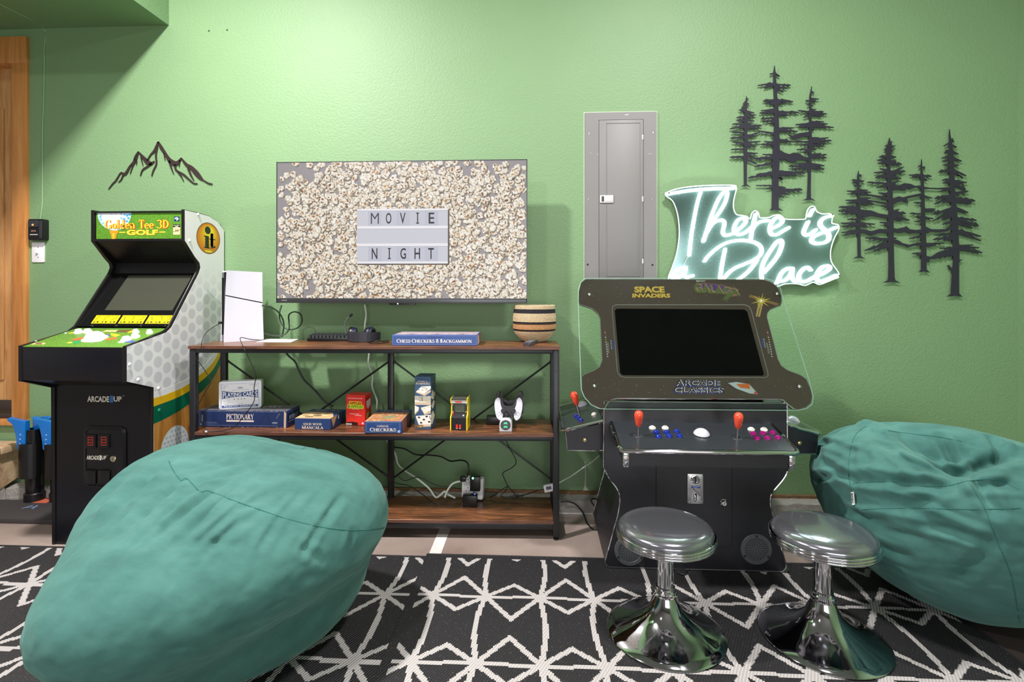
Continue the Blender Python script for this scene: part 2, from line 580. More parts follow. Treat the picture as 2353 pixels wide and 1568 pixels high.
# ------------------------------------------------------------------ room
XL, XR, YF, ZC = -4.6, 2.585, -7.0, 3.5
struct('floor', G().box(XL - .1, XR + .1, YF - .1, 0.12, -0.1, 0), CONC)
struct('ceiling', G().box(XL - .1, XR + .1, YF - .1, 0.12, ZC, ZC + .1), CEIL)
# back wall with a door opening
D_R = onY(36, 500, 0).x                     # right side of the door leaf
D_L = D_R - 0.86
D_T, D_B = onY(20, 146, 0).z, onY(20, 962, 0).z
wb = G()
wb.box(D_R, XR, 0, .12, 0, ZC)
wb.box(XL, D_L, 0, .12, 0, ZC)
wb.box(D_L, D_R, 0, .12, D_T, ZC)
wb.box(D_L, D_R, 0, .12, 0, D_B)
wall_back = struct('wall_back', wb, WALL)
struct('wall_right', G().box(XR, XR + .1, YF, .12, 0, ZC), WALL)
struct('wall_left', G().box(XL - .1, XL, YF, .12, 0, ZC), mat('plain_grey_wall', (140, 138, 136), .7))
# front side of the garage, behind the viewer: wall with a sectional door
GD = mat('garage_door_panel', (150, 142, 134), 0.5, bump=.05, bscale=40)
wf = G()
wf.box(XL, -1.9, YF - .1, YF, 0, ZC); wf.box(2.4, XR, YF - .1, YF, 0, ZC); wf.box(-1.9, 2.4, YF - .1, YF, 2.35, ZC)
struct('wall_front', wf, CEIL)
gd = struct('door_2', G().box(-1.9, 2.4, YF - .1, YF - .05, 0, 2.35), GD)
for r in range(4):
    for c in range(4):
        g = G().box(-1.85 + c * 1.07, -1.85 + c * 1.07 + 1.0, YF - .05, YF - .03, .08 + r * .58, .08 + r * .58 + .46, .01)
        struct('panel', g, GD, parent=gd)
# soffit
SX, SZ = -2.163, 2.773
struct('trim_2', G().box(XL, SX, -1.15, 0, SZ, ZC), WALL, label='green boxed soffit hanging from the ceiling at the left')
# footing curb along the wall
cz = 0.075
cur = G()
xs = np.linspace(XL, XR, 150)
rr = random.Random(3)
top = []
for x in xs:
    top.append((x, -0.09 + rr.uniform(-.004, .004), cz + rr.uniform(-.006, .004)))
vs, fs = [], []
for x, y, z in top:
    vs += [(x, y - .006, 0), (x, y, z), (x, 0.0, cz + .004)]
for i in range(len(top) - 1):
    a, b = i * 3, i * 3 + 3
    fs += [(a, b, b + 1, a + 1), (a + 1, b + 1, b + 2, a + 2)]
cur.add(vs, fs)
xa = onY(640, 1150, 0).x
struct('baseboard_back', cur, CURBM, ang=20)
struct('trim_3', G().box(xa, XR, -.094 - .004, -.09, 0, .006), mat('white_sealant', (214, 212, 206), .7), label='thin white sealant line along the foot of the curb')
dk = mat('rotten_sill_plate', (120, 92, 62), .95, bump=.8, bscale=60, var=.5, vscale=40)
struct('trim_4', G().box(xa - .3, XR, -.02, -.001, cz, cz + .018), dk, label='crumbling brown sill strip under the green wall')
pz0, pz1 = onY(1345, 1060, 0).z, onY(1345, 1141, 0).z
pxx = onY(1345, 1100, 0).x
g = G(WALLF(0))
g.ribbon([(pxx - .002, pz0), (pxx + .001, pz0 * .6 + pz1 * .4), (pxx - .001, pz0 * .3 + pz1 * .7), (pxx + .002, pz1 + .03), (pxx + .004, pz1 + .004)], [.003, .005, .01, .03, .022], 0, 3, .002)
struct('trim_7', g, mat('pale_filler', (196, 204, 186), .8, bump=.4, bscale=80), label='pale dried filler drip low on the wall beside the arcade')
# door: casing, leaf, threshold
dr = struct('door_1', G().box(D_L, D_R, .05, .09, D_B, D_T), OAK)
cxr = onY(60, 500, -.02).x
cas = G()
for (a, b, c, d) in ((D_R - .005, cxr, D_B - .02, onY(20, 89, 0).z), ):
    cas.box(a, b, -.022, 0.02, c, d, .004)
struct('casing', cas, OAKT, parent=dr)
struct('casing', G().box(D_L - .08, D_L + .005, -.022, .02, D_B - .02, onY(20, 89, 0).z, .004), OAKT, parent=dr)
struct('casing', G().box(D_L - .081, cxr + .0012, -.026, .018, D_T - .01, onY(20, 89, 0).z + .002, .004), OAKT, parent=dr)
struct('jamb', G().box(D_R - .012, D_R, -.005, .12, D_B, D_T), OAKT, parent=dr)
struct('jamb', G().box(D_L, D_R, -.005, .12, D_T - .012, D_T), OAKT, parent=dr)
struct('sill', G().box(D_L - .081, cxr + .0012, -.026, .03, onY(20, 976, 0).z, D_B, .004), OAKT, parent=dr)
struct('threshold', G().box(D_L, D_R, .0, .06, D_B, D_B + .028, .004), mat('weathered_metal', (70, 62, 56), .6, .5, var=.2), parent=dr)
struct('door_sweep', G().box(D_L, D_R, .035, .05, D_B + .035, D_B + .1, .003), mat('dark_brown_sweep', (52, 42, 36), .7), parent=dr)
struct('panel', G().box(D_L + .12, D_R - .12, .038, .052, D_B + .22, D_T - .25, .012), OAK, parent=dr)
# white joint strip on the floor
a, b, c, d = onZ(1010, 1216, 0), onZ(1035, 1216, 0), onZ(1010, 1290, 0), onZ(980, 1290, 0)
jx = [(a.x, -.1), (b.x, -.1), (b.x + .0, c.y - .5), (a.x + .0, c.y - .5)]
struct('trim_5', G().prism([(a.x, -.1), (b.x, -.1), (b.x, -1.2), (a.x, -1.2)], 0.0003, .0025), mat('white_joint_strip', (222, 218, 214), .55), label='white joint strip running across the concrete')

# little holes left in the wall
for px, py in ((480, 71), (522, 69)):
    p = onY(px, py, 0)
    g = G(WALLF(0)).lathe([(0.0, .0006), (.0045, .0006), (.006, .0)], 10, (p.x, p.z))
    struct('trim_6', g, mat('dark_hole', (60, 70, 58), .9), label='one of two small old screw holes high on the wall')

# thin wire down the wall and its opener control
pts = [onZ(-60, -22, SZ - .002), onZ(0, 10, SZ - .002), onZ(60, 40, SZ - .002), onY(102, 66, -.004)]
for px, py in ((102, 110), (101, 220), (98, 300), (98, 400), (97, 470), (92, 506)):
    pts.append(onY(px, py, -.004))
tag(obj('bell_wire', G().tube(pts, .0022, 6, sm=3), mat('painted_wire', (150, 186, 140), .5)), 'thin painted wire running down the wall to the black door control', 'wire')
p0, p1 = onY(67, 504, -.03), onY(101.5, 552, -.03)
oc = thing('door_opener_control', 'black wall control with one orange lit button beside the oak door', 'control', ((p0.x + p1.x) / 2, 0, p1.z))
obj('body', G(WALLF(0)).prism(rrect(p0.x, p1.x, p1.z, p0.z, .006), 0, .036, .004), BLACKP, oc)
Wd = p1.x - p0.x; Hh = p0.z - p1.z
obj('push_plate', G(WALLF(-.036)).prism(rrect(p0.x + .004, p1.x - Wd * .28, p1.z + Hh * .62, p0.z - .008, .003), 0, .005, .0015), DARKG, oc)
obj('lit_button', G(WALLF(-.041)).lathe([(.006, 0), (.0055, .002), (0, .0025)], 12, (p0.x + Wd * .36, p1.z + Hh * .72)), lamp('orange_led', (255, 190, 110), 1.2), oc)
g = G(WALLF(-.0362))
sans(g, '00:00', p0.x + Wd * .2, p1.z + Hh * .4, Wd * .32, Hh * .07, col=(210, 150, 140))
g.flat([(p0.x + Wd * .12, p1.z + Hh * .24), (p0.x + Wd * .64, p1.z + Hh * .24), (p0.x + Wd * .64, p1.z + Hh * .28), (p0.x + Wd * .12, p1.z + Hh * .28)], .0005, (200, 190, 190))
g.v = g.v
obj('display', g, PRINT, oc)
obj('side_cover', G(WALLF(-.0361)).prism(rrect(p1.x - Wd * .24, p1.x - .004, p1.z + .01, p0.z - .01, .003), 0, .004, .001), DARKG, oc)
p0, p1 = onY(75.5, 557, 0), onY(103.5, 603, 0)
sp = thing('switch_plate', 'white wall plate just under the black door control', 'plate', ((p0.x + p1.x) / 2, 0, p1.z))
obj('plate', G(WALLF(0)).prism(rrect(p0.x, p1.x, p1.z, p0.z, .003), 0, .006, .002), WHITEP, sp)
mx, mz = (p0.x + p1.x) / 2, (p0.z + p1.z) / 2
obj('toggle', G(WALLF(-.006)).box(mx - .005, mx + .005, mz - .012, mz + .012, 0, .004, .001).box(mx - .004, mx + .004, mz - .006, mz + .008, .002, .014, .001), WHITEP, sp)
for s in (-1, 1):
    obj('screw', G(WALLF(-.006)).lathe([(.0035, 0), (.003, .001), (0, .0012)], 10, (mx, mz + s * .03)), STEEL, sp)

# wooden step beside the door, on its block
SXR = -3.035
st = thing('wooden_step', 'raw pine step with a chipped end below the oak door', 'step', (SXR - .4, -.25, 0))
for i in range(3):
    obj('tread', G().box(SXR - .9, SXR, -.012 - .142 * (i + 1) + .004, -.012 - .142 * i, .288, .327, .003), PINE, st)
obj('stringer', G(frame((0, 0, 0), (0, 1, 0), (0, 0, 1))).prism([(-.012, .288), (-.012, .12), (-.2, .06), (-.42, 0.0), (-.46, 0.0), (-.46, .288)], SXR - .07, SXR - .03), PINE, st)
obj('stringer', G(frame((0, 0, 0), (0, 1, 0), (0, 0, 1))).prism([(-.012, .288), (-.012, .12), (-.2, .06), (-.42, 0.0), (-.46, 0.0), (-.46, .288)], SXR - .9, SXR - .86), PINE, st)
obj('riser', G().box(SXR - .86, SXR - .07, -.46, -.43, 0, .288), PINE, st)
obj('block', G().hull([(SXR - .5, -.42, 0.0), (SXR - .032, -.36, 0.0), (SXR - .026, -.1, 0.0), (SXR - .5, -.1, 0.0), (SXR - .5, -.2, .06), (SXR - .036, -.2, .06), (SXR - .036, -.1, .1), (SXR - .5, -.1, .1)],
    [(0, 3, 2, 1), (0, 1, 5, 4), (4, 5, 6, 7), (1, 2, 6, 5), (2, 3, 7, 6), (3, 0, 4, 7)]), CURBM, st, label='rough grey concrete block')

# black floor stand with blue cradles
MATB = mat('dark_rubber_mat', (58, 54, 54), .7, bump=.15, bscale=200)
BLUE = mat('glossy_blue_plastic', (14, 110, 190), .22, coat=.3)
fs_ = thing('floor_stand', 'low black stand of two tubes with blue cradle tops on a dark mat', 'stand', (-2.75, -.3, 0))
F0 = onZ(80, 1150, .02)
e1 = onZ(70, 1205, 0)
poly = []
gx0, gx1 = F0.x - .42, -2.352
gy0, gy1 = e1.y, -.125
obj('base_mat', G().prism(rrect(gx0, gx1, gy0, gy1, .11, 8), 0.0, .024, .006), MATB, fs_)
t2 = onZ(131, 1150, .02)
TX = [F0, Vector((F0.x + .142, F0.y + .01, 0))]
for k, q in enumerate(TX):
    x, y = q.x, q.y
    R = .043
    ztop = onP(80, 985, (x, y, 0), (0, 1, 0)).z
    obj('foot_collar', G().lathe([(R + .006, .024), (R + .006, .065), (R + .001, .07)], 28, (x, y)), BLACKP, fs_)
    obj('tube', G().lathe([(R, .03), (R, ztop), (R - .006, ztop), (R - .006, ztop - .05), (0, ztop - .05)], 28, (x, y)), mat('glossy_black_tube', (14, 14, 15), .15), fs_)
    g = G()
    n = 14
    vs, fcs = [], []
    za, zb = ztop - .075, ztop - .27
    for i in range(n + 1):
        a = math.radians(150 + 180 * i / n)
        for r in (R + .004, R + .018):
            for z in (zb, za):
                vs.append((x - .012 + r * math.cos(a), y + r * math.sin(a), z))
    for i in range(n):
        a, b = i * 4, i * 4 + 4
        fcs += [(a, b, b + 1, a + 1), (a + 2, a + 3, b + 3, b + 2), (a + 1, b + 1, b + 3, a + 3), (a, a + 2, b + 2, b)]
    fcs += [(0, 1, 3, 2), (n * 4, n * 4 + 2, n * 4 + 3, n * 4 + 1)]
    obj('sleeve', g.add(vs, fcs), BLACKP, fs_)
    # blue cradle: a strap up the front that flares into a curled rest, a second rest behind
    cr = G(frame((x - .03, y - .02, ztop - .045), (1, 0, 0), (0, 0, 1)))
    prof = [(-.088, .1), (-.086, .112), (-.076, .116), (-.045, .107), (-.005, .1), (.024, .098), (.022, .03), (.022, -.055), (.014, -.066), (-.022, -.066), (-.03, -.055), (-.03, .0), (-.031, .04), (-.038, .07), (-.052, .088), (-.076, .096)]
    cr.prism(prof, 0.0, .03, .007)
    c = obj('cradle', cr, BLUE, fs_, label='curved blue plastic cradle')
    cr = G(frame((x + .002, y + .05, ztop - .03), (1, 0, 0), (0, 0, 1)))
    cr.prism([(-.04, .09), (-.02, .085), (.02, .082), (.055, .09), (.062, .084), (.058, .06), (.05, .03), (.038, .008), (-.035, .008), (-.04, .03)], 0.0, .03, .007)
    obj('cradle', cr, BLUE, fs_, label='curved blue plastic cradle')
    for k_ in range(3):
        obj('rivet', G(frame((x - .03, y - .0505, ztop - .045), (1, 0, 0), (0, 0, 1))).lathe([(.005, -.0005), (.004, .0015), (0, .002)], 10, (-.008 + k_ * .002, -.03 + k_ * .026)), mat('pale_blue_dot', (120, 180, 225), .3), c)
p = onZ(70, 1166, .0245)
g = G(frame((p.x, p.y, .0245), (1, 0, 0), (0, 1, 0)))
g.ribbon([(-.03, -.02), (-.012, .03), (.0, .0), (.012, .03), (.03, -.02)], .008, 0, 0, col=(120, 150, 190))
g.ribbon([(-.03, -.01), (.03, .01)], .006, .0002, 0, col=(120, 150, 190))
obj('logo', g, PRINT, fs_)
p = onZ(105, 1148, .0245)
obj('sticker', G().box(p.x - .03, p.x + .05, p.y - .05, p.y + .03, .0242, .0248), mat('orange_sticker', (190, 96, 70), .6), fs_)

# ------------------------------------------------------------------ television
TY = -.2
c00, c10, c11, c01 = onY(639, 699, TY), onY(1213, 695, TY), onY(1210, 369, TY), onY(632.5, 370.5, TY)
tv_c = (c00 + c10 + c11 + c01) / 4
tw = ((c10 - c00).length + (c11 - c01).length) / 2
thh = ((c01 - c00).length + (c11 - c10).length) / 2
ux = ((c10 - c00) + (c11 - c01)).normalized()
uy = Vector((0, 0, 1)); uy = (uy - ux * uy.dot(ux)).normalized()
TVM = frame(tv_c - ux * tw / 2 - uy * thh / 2, ux, uy)
tvl = TVM.translation
tv = thing('television', 'wide flat television showing popcorn around a movie night sign', 'television', (tv_c.x, 0, tvl.z))
def T(*a): return G(TVM)
obj('housing', T().prism(rrect(0, tw, 0, thh, .004), -.02, -.001, .002), BLACKP, tv)
obj('back_bulge', T().prism(rrect(.12, tw - .12, .02, thh * .6, .01), -.075, -.019, .01), BLACKP, tv)
obj('wall_mount', T().box(tw * .36, tw * .64, thh * .2, thh * .7, -.196, -.07), BLACKM, tv)
bz = mat('tv_bezel_grey', (74, 76, 78), .3, .6)
g = T()
sb = .026
g.box(0, tw, 0, sb, -.001, .004, .001).box(0, tw, thh - .004, thh, -.001, .004).box(0, .004, 0, thh, -.001, .004).box(tw - .004, tw, 0, thh, -.001, .004)
obj('bezel', g, bz, tv)
obj('sensor_bump', T().prism(rrect(tw * .455, tw * .56, -.01, .003, .004), -.014, .002, .002), BLACKP, tv)
obj('standby_light', T().ball((tw * .49, -.003, .0025), .0035, nu=10, nv=6), lamp('white_led', (255, 255, 255), 3), tv)
# the picture
x0, x1, y0, y1 = .004, tw - .004, sb, thh - .004
pw, ph = x1 - x0, y1 - y0
g = T()
g.flat([(x0, y0), (x1, y0), (x1, y1), (x0, y1)], .0012, (156, 150, 152))
r = random.Random(11)
bx0, bx1, by0, by1 = .325, .69, .255, .655     # light box in the picture
KC = [(246, 240, 228), (240, 234, 224), (228, 216, 196), (250, 246, 238), (234, 222, 200)]
KS = [(206, 192, 170), (192, 176, 152), (214, 202, 182), (180, 160, 134)]
KB = [(176, 116, 52), (150, 92, 40), (196, 140, 72), (120, 76, 40)]
spots = []
tries = 0
while len(spots) < 2250 and tries < 40000:
    tries += 1
    a, b = r.random(), r.random()
    if bx0 + .012 < a < bx1 - .012 and by0 + .02 < b < by1 - .02:
        continue
    dens = 1.0
    if a < .06: dens *= .28 if b > .3 else .7
    if a > .955: dens *= .5
    if b > .93: dens *= .65 if .1 < a < .75 else .3
    if a < .16 and b > .86: dens *= .25
    if .6 < a < .75 and b < .06: dens *= .4
    if .1 < a < .17 and b < .2: dens *= .5
    if r.random() > dens: continue
    spots.append((a, b))
for i, (a, b) in enumerate(spots):
    cx, cy = x0 + a * pw, y0 + b * ph
    lay = .00125 + (i % 70) * 9e-6
    s = r.uniform(.0135, .0215)
    ph0 = r.random() * 6.28
    def blob(ox, oy, rx, ry, rot, z, c, n=9, j=.16):
        q = []
        for m_ in range(n):
            u = 2 * math.pi * m_ / n
            k = 1 + r.uniform(-j, j)
            dx, dy = rx * k * math.cos(u), ry * k * math.sin(u)
            q.append((min(max(ox + dx * math.cos(rot) - dy * math.sin(rot), x0), x1), min(max(oy + dx * math.sin(rot) + dy * math.cos(rot), y0), y1)))
        g.flat(q, z, c)
    blob(cx + .0028, cy - .0035, s * 1.02, s * .9, ph0, lay - 4e-6, (112, 100, 88), 12)
    blob(cx, cy, s * .95, s * .8, ph0, lay, r.choice(KS), 12)
    nl = r.randint(4, 6)
    for k in range(nl):
        t = ph0 + 2 * math.pi * k / nl + r.uniform(-.4, .4)
        dd = s * r.uniform(.3, .62)
        rad = s * r.uniform(.34, .56)
        ox, oy = cx + dd * math.cos(t), cy + dd * math.sin(t)
        zz_ = lay + 1.2e-6 * (k + 1)
        blob(ox + rad * .1, oy - rad * .14, rad * 1.03, rad * .92, t, zz_, r.choice(((214, 198, 170), (202, 184, 154), (222, 208, 186))))
        blob(ox, oy, rad * .95, rad * .8, t, zz_ + 4e-7, r.choice(KC))
        blob(ox - rad * .15, oy + rad * .2, rad * .5, rad * .4, t, zz_ + 7e-7, (250, 247, 240), 7)
    if r.random() < .7:
        u = r.random() * 6.28
        ox, oy = cx + s * .3 * math.cos(u), cy + s * .3 * math.sin(u)
        blob(ox, oy, s * r.uniform(.3, .58), s * r.uniform(.16, .32), r.random() * 3, lay + 8.2e-6, r.choice(KB), 8, .3)
        if r.random() < .4:
            blob(ox, oy + s * .06, s * .16, s * .08, r.random() * 3, lay + 8.6e-6, (214, 170, 110), 6)
# light box
BX0, BX1, BY0, BY1 = x0 + bx0 * pw, x0 + bx1 * pw, y0 + by0 * ph, y0 + by1 * ph
BW, BH = BX1 - BX0, BY1 - BY0
z = .0021
g.flat([(BX0 + .004, BY0 - .008), (BX1 + .008, BY0 - .008), (BX1 + .008, BY1 - .01), (BX0 + .004, BY1 - .01)], z - .0001, (84, 74, 66))
g.flat([(BX0, BY0), (BX1, BY0), (BX1, BY1), (BX0, BY1)], z, (206, 206, 216))
def bar(a, b, c, d, col, zz):
    g.flat([(BX0 + a * BW, BY0 + b * BH), (BX0 + c * BW, BY0 + b * BH), (BX0 + c * BW, BY0 + d * BH), (BX0 + a * BW, BY0 + d * BH)], zz, col)
for b, d in ((0, .035), (.315, .365), (.635, .685), (.965, 1.0)):
    bar(0, b, 1, d, (240, 238, 242), z + .0001)
    bar(0, b - .008, 1, b, (170, 170, 182), z + .0001)
for row, (b, d, word, wx) in enumerate(((.69, .955, 'MOVIE', (.155, .32, .475, .645, .79)), (.045, .31, 'NIGHT', (.165, .335, .48, .635, .785)))):
    for k, ch in enumerate(word):
        bar(.125 + .155 * k, b, .125 + .155 * (k + 1) - .004, d, (198, 200, 212) if k % 2 else (192, 194, 208), z + .00015)
        wd = {'M': .088, 'I': .012}.get(ch, .062)
        gx = BX0 + (wx[k] + (.018 if ch == 'I' else 0)) * BW
        sans(g, ch, gx, BY0 + (b + .035) * BH, wd * BW, .2 * BH, z + .0003, .012 if ch != 'M' else -.006, col=(30, 30, 36))
        if ch == 'I':
            for yy_ in (b + .035, b + .22):
                bar((gx - BX0) / BW - .012, yy_, (gx - BX0) / BW + .024, yy_ + .016, (30, 30, 36), z + .0003)
obj('screen', g, colmat('tv_picture', emit=.92), tv, ang=None, label='lit screen picture of popcorn and a letter sign')
g = T()
g.flat([(.03, .012), (.06, .012), (.06, .016), (.03, .016)], .0052, (130, 132, 134))
obj('maker_mark', g, PRINT, tv)

# ------------------------------------------------------------------ electrical panel
PY_ = -.012
b0, b1, b2 = onY(1343.5, 690, 0), onY(1508, 258, 0), onY(1345, 258, 0)
PG = mat('grey_panel_enamel', (124, 123, 122), .5, var=.05, vscale=6, bump=.03, bscale=200)
bp_ = thing('electrical_panel', 'tall grey metal breaker panel set in the green wall', 'electrical panel', ((b0.x + b1.x) / 2, 0, b0.z))
bx0_, bx1_ = b0.x, b1.x
bz0_, bz1_ = b0.z, b1.z
d0, d1 = onY(1376.5, 676, PY_), onY(1478, 275, PY_)
g = G(WALLF(0))
fr = .006
for (a, b, c, d) in ((bx0_, d0.x - .002, bz0_, bz1_), (d1.x + .002, bx1_, bz0_, bz1_), (d0.x - .002, d1.x + .002, d1.z + .002, bz1_), (d0.x - .002, d1.x + .002, bz0_, d0.z - .002)):
    g.box(a, b, c, d, 0, .012)
obj('frame', g, PG, bp_)
obj('backing', G(WALLF(0)).box(d0.x - .003, d1.x + .003, d0.z - .003, d1.z + .003, 0, .002), mat('dark_gap', (40, 40, 42), .8), bp_)
dz = d0.z
dd = obj('door', G(WALLF(0)).box(d0.x, d1.x, d0.z, d1.z, .002, .014, .0015), PG, bp_)
q0, q1 = onY(1393, 635, -.014), onY(1471, 282, -.014)
g = G(WALLF(-.014))
g.box(q0.x, q0.x + .002, dz + .01, q1.z, 0, .0022).box(q1.x - .002, q1.x, dz + .01, q1.z, 0, .0022).box(q0.x, q1.x, q1.z - .002, q1.z, 0, .0022).box(q0.x, q1.x, q0.z, q0.z + .002, 0, .0022)
obj('raised_rib', g, PG, dd)
l0, l1 = onY(1378.5, 466.5, -.014), onY(1409, 449, -.014)
la = obj('latch', G(WALLF(-.014)).prism(rrect(l0.x, l1.x, l0.z, l1.z, .002), 0, .006, .001), mat('pale_grey_plastic', (204, 204, 202), .4), dd)
w_ = l1.x - l0.x
obj('latch_slot', G(WALLF(-.0195)).box(l0.x + w_ * .12, l0.x + w_ * .3, l0.z + .006, l1.z - .006, 0, .001), mat('slot_dark', (60, 58, 54), .6), la)
obj('latch_slide', G(WALLF(-.0195)).box(l0.x + w_ * .4, l1.x - .003, l0.z + .006, l1.z - .008, 0, .002, .0006), mat('pale_grey_plastic', (204, 204, 202), .4), la)
for py in (316, 458, 601):
    h = onY(1476.5, py, -.014)
    obj('hinge', G(WALLF(-.008)).box(h.x - .004, h.x + .005, h.z - .014, h.z + .014, 0, .009, .002), mat('bright_hinge', (210, 208, 206), .3, .6), bp_)
for px, py, dark in ((1353, 308, 0), (1501, 306, 0), (1352, 458, 0), (1500, 458, 0), (1350.5, 608, 1), (1499, 609, 1)):
    h = onY(px, py, -.012)
    obj('screw', G(WALLF(-.012)).lathe([(.0055, 0), (.005, .0015), (0, .0025)], 12, (h.x, h.z)), BLACKP if dark else STEEL, bp_)
for px, py, w, h in ((1357, 352, .004, .003), (1372, 356, .006, .003), (1489, 354, .02, .002), (1391, 280, .008, .004), (1436, 265, .02, .006)):
    p = onY(px, py, -.0128)
    obj('paint_chip', G(WALLF(-.0128)).flat([(p.x, p.z), (p.x + w, p.z + h * .3), (p.x + w, p.z + h), (p.x, p.z + h * .7)], 0, (210, 208, 206)), PRINT, bp_)
# painted-over wall edge along the panel
PE = mat('pale_caulk', (188, 206, 178), .7, bump=.4, bscale=60)
g = G(WALLF(0))
g.box(bx0_ - .006, bx0_, bz0_, bz1_ + .004, 0, .004, .0015).box(bx1_, bx1_ + .005, bz0_, bz1_ + .004, 0, .004, .0015).box(bx0_ - .006, bx1_ + .005, bz1_, bz1_ + .006, 0, .004, .0015)
obj('caulk_line', g, PE, bp_)

# ------------------------------------------------------------------ metal wall art
ARTM = mat('dark_metal_art', (46, 43, 56), .4, .2, bump=.04, bscale=220)
ARTW = mat('dark_bronze_art', (56, 44, 42), .45, .2)
def wall_pts(pts, ox, oy, sc, Y):
    out = []
    for p in pts:
        q = onY(ox + p[0] / sc, oy + p[1] / sc, Y)
        out.append((q.x, q.z))
    return out
ppm = 1 / ((onY(1001, 500, 0) - onY(1000, 500, 0)).x)      # pixels per metre on the wall
g = G(WALLF(-.004))
def stroke(pts, sc=3.409):
    P = wall_pts(pts, 0, 0, sc, 0)
    g.ribbon(P, [p[2] / sc / ppm for p in pts], 0, 3, .003)
stroke([(856, 1484, 6), (890, 1440, 10), (915, 1415, 12), (950, 1357, 10), (968, 1362, 18), (990, 1362, 22), (1025, 1302, 14), (1050, 1272, 12), (1065, 1228, 12), (1090, 1190, 10)])
stroke([(1088, 1190, 8), (1130, 1238, 24), (1165, 1275, 38), (1190, 1282, 26), (1215, 1265, 6)])
stroke([(1158, 1262, 10), (1185, 1215, 12), (1215, 1182, 18), (1246, 1114, 16)])
stroke([(1244, 1112, 12), (1268, 1158, 26), (1300, 1205, 22), (1330, 1252, 30), (1370, 1282, 40), (1400, 1272, 24), (1425, 1240, 10)])
stroke([(1424, 1240, 10), (1465, 1292, 24), (1500, 1312, 28), (1540, 1355, 38), (1575, 1395, 28), (1600, 1415, 10), (1640, 1438, 11), (1668, 1443, 9)])
for s_ in ([(1088, 1200, 8), (1075, 1250, 8), (1045, 1305, 10), (1025, 1366, 4)], [(1108, 1232, 9), (1117, 1265, 8), (1126, 1300, 4)],
           [(970, 1375, 14), (955, 1410, 9), (933, 1430, 5)], [(1195, 1282, 16), (1160, 1307, 14), (1122, 1334, 12), (1105, 1380, 6)],
           [(1240, 1150, 10), (1226, 1215, 14), (1230, 1285, 12), (1206, 1340, 11), (1193, 1382, 7)], [(1288, 1200, 10), (1298, 1258, 4)],
           [(1330, 1262, 18), (1345, 1312, 12), (1366, 1367, 4)], [(1375, 1292, 20), (1385, 1335, 14), (1440, 1367, 15), (1480, 1402, 13), (1520, 1436, 10), (1551, 1440, 7)],
           [(1400, 1352, 12), (1425, 1385, 9), (1444, 1423, 4)], [(1415, 1256, 10), (1407, 1311, 4)], [(1478, 1315, 20), (1498, 1370, 14), (1524, 1417, 5)], [(1060, 1245, 10), (1076, 1262, 8), (1074, 1294, 4)]):
    stroke(s_)
tag(obj('mountain_wall_art', g, ARTW, ang=None), 'small dark metal mountain range outline above the golf machine', 'wall art')

def pine_group(name, label, trees, ox, oy, sc, Y, seed):
    rr_ = random.Random(seed)
    e = None
    first = None
    base = thing(name, label, 'wall art', onY(ox + trees[0][0][0][0] / sc, oy + trees[0][0][-1][1] / sc, 0), 'metal pine wall art')
    Mw = WALLF(Y)
    for trunk, foot, lefts, rights, extra in trees:
        g = G(Mw)
        lay_ = [0]
        def th_k():
            lay_[0] += 1
            return .0025 + lay_[0] * 8e-6
        L = [(x - h, y) for x, y, h in trunk]
        R = [(x + h, y) for x, y, h in trunk]
        fx0, fx1, fy = foot
        tx, ty, th_ = trunk[-1]
        outline = L + [(tx - th_ * 1.2, fy - 22), (fx0, fy), (tx - 4, fy - 8), (tx + 6, fy - 10), (fx1, fy + 2), (tx + th_ * 1.2, fy - 24)] + list(reversed(R))
        g.prism(wall_pts(outline, ox, oy, sc, 0), -th_k() * .2, th_k())
        def trunk_x(y, side):
            for (xa, ya, ha), (xb, yb, hb) in zip(trunk, trunk[1:]):
                if ya <= y <= yb:
                    t = (y - ya) / max(1, yb - ya)
                    return xa + (xb - xa) * t
            return trunk[-1][0]
        for side, tips in ((-1, lefts), (1, rights)):
            for tipx, tipy, ya, yb in tips:
                bx = trunk_x((ya + yb) / 2, side)
                ln = abs(tipx - bx)
                sgn = 1 if tipx > bx else -1
                h = yb - ya
                up = (ya + yb) / 2 - tipy
                top_, bot = [], []
                n = max(1, int(ln / 52))
                for i in range(1, n + 1):
                    t = i / (n + 1)
                    cxx = bx + sgn * ln * t
                    mid = (ya + yb) / 2 + (tipy - (ya + yb) / 2) * t ** 1.2
                    thick = h * .4 * (1 - t * .6) + 4
                    top_.append((cxx - sgn * 6, mid - thick * rr_.uniform(.55, .95)))
                    if rr_.random() < .4:
                        top_.append((cxx + sgn * rr_.uniform(6, 16), mid - thick * rr_.uniform(.9, 1.35)))
                    bot.append((cxx - sgn * 10, mid + thick * rr_.uniform(.4, .7)))
                    bot.append((cxx + sgn * rr_.uniform(10, 26), mid + thick * rr_.uniform(.9, 1.4) + 5))
                    bot.append((cxx + sgn * 4, mid + thick * .4))
                poly = [(bx, ya - 2)] + top_ + [(tipx - sgn * 2, tipy - 4), (tipx, tipy), (tipx - sgn * 8, tipy + 6)] + list(reversed(bot)) + [(bx, yb + 3)]
                g.prism(wall_pts(poly, ox, oy, sc, 0), -th_k() * .2, th_k())
        for poly in extra:
            g.prism(wall_pts(poly, ox, oy, sc, 0), -th_k() * .2, th_k())
        t_ = obj('pine', g, ARTM, base, ang=None)
    return base
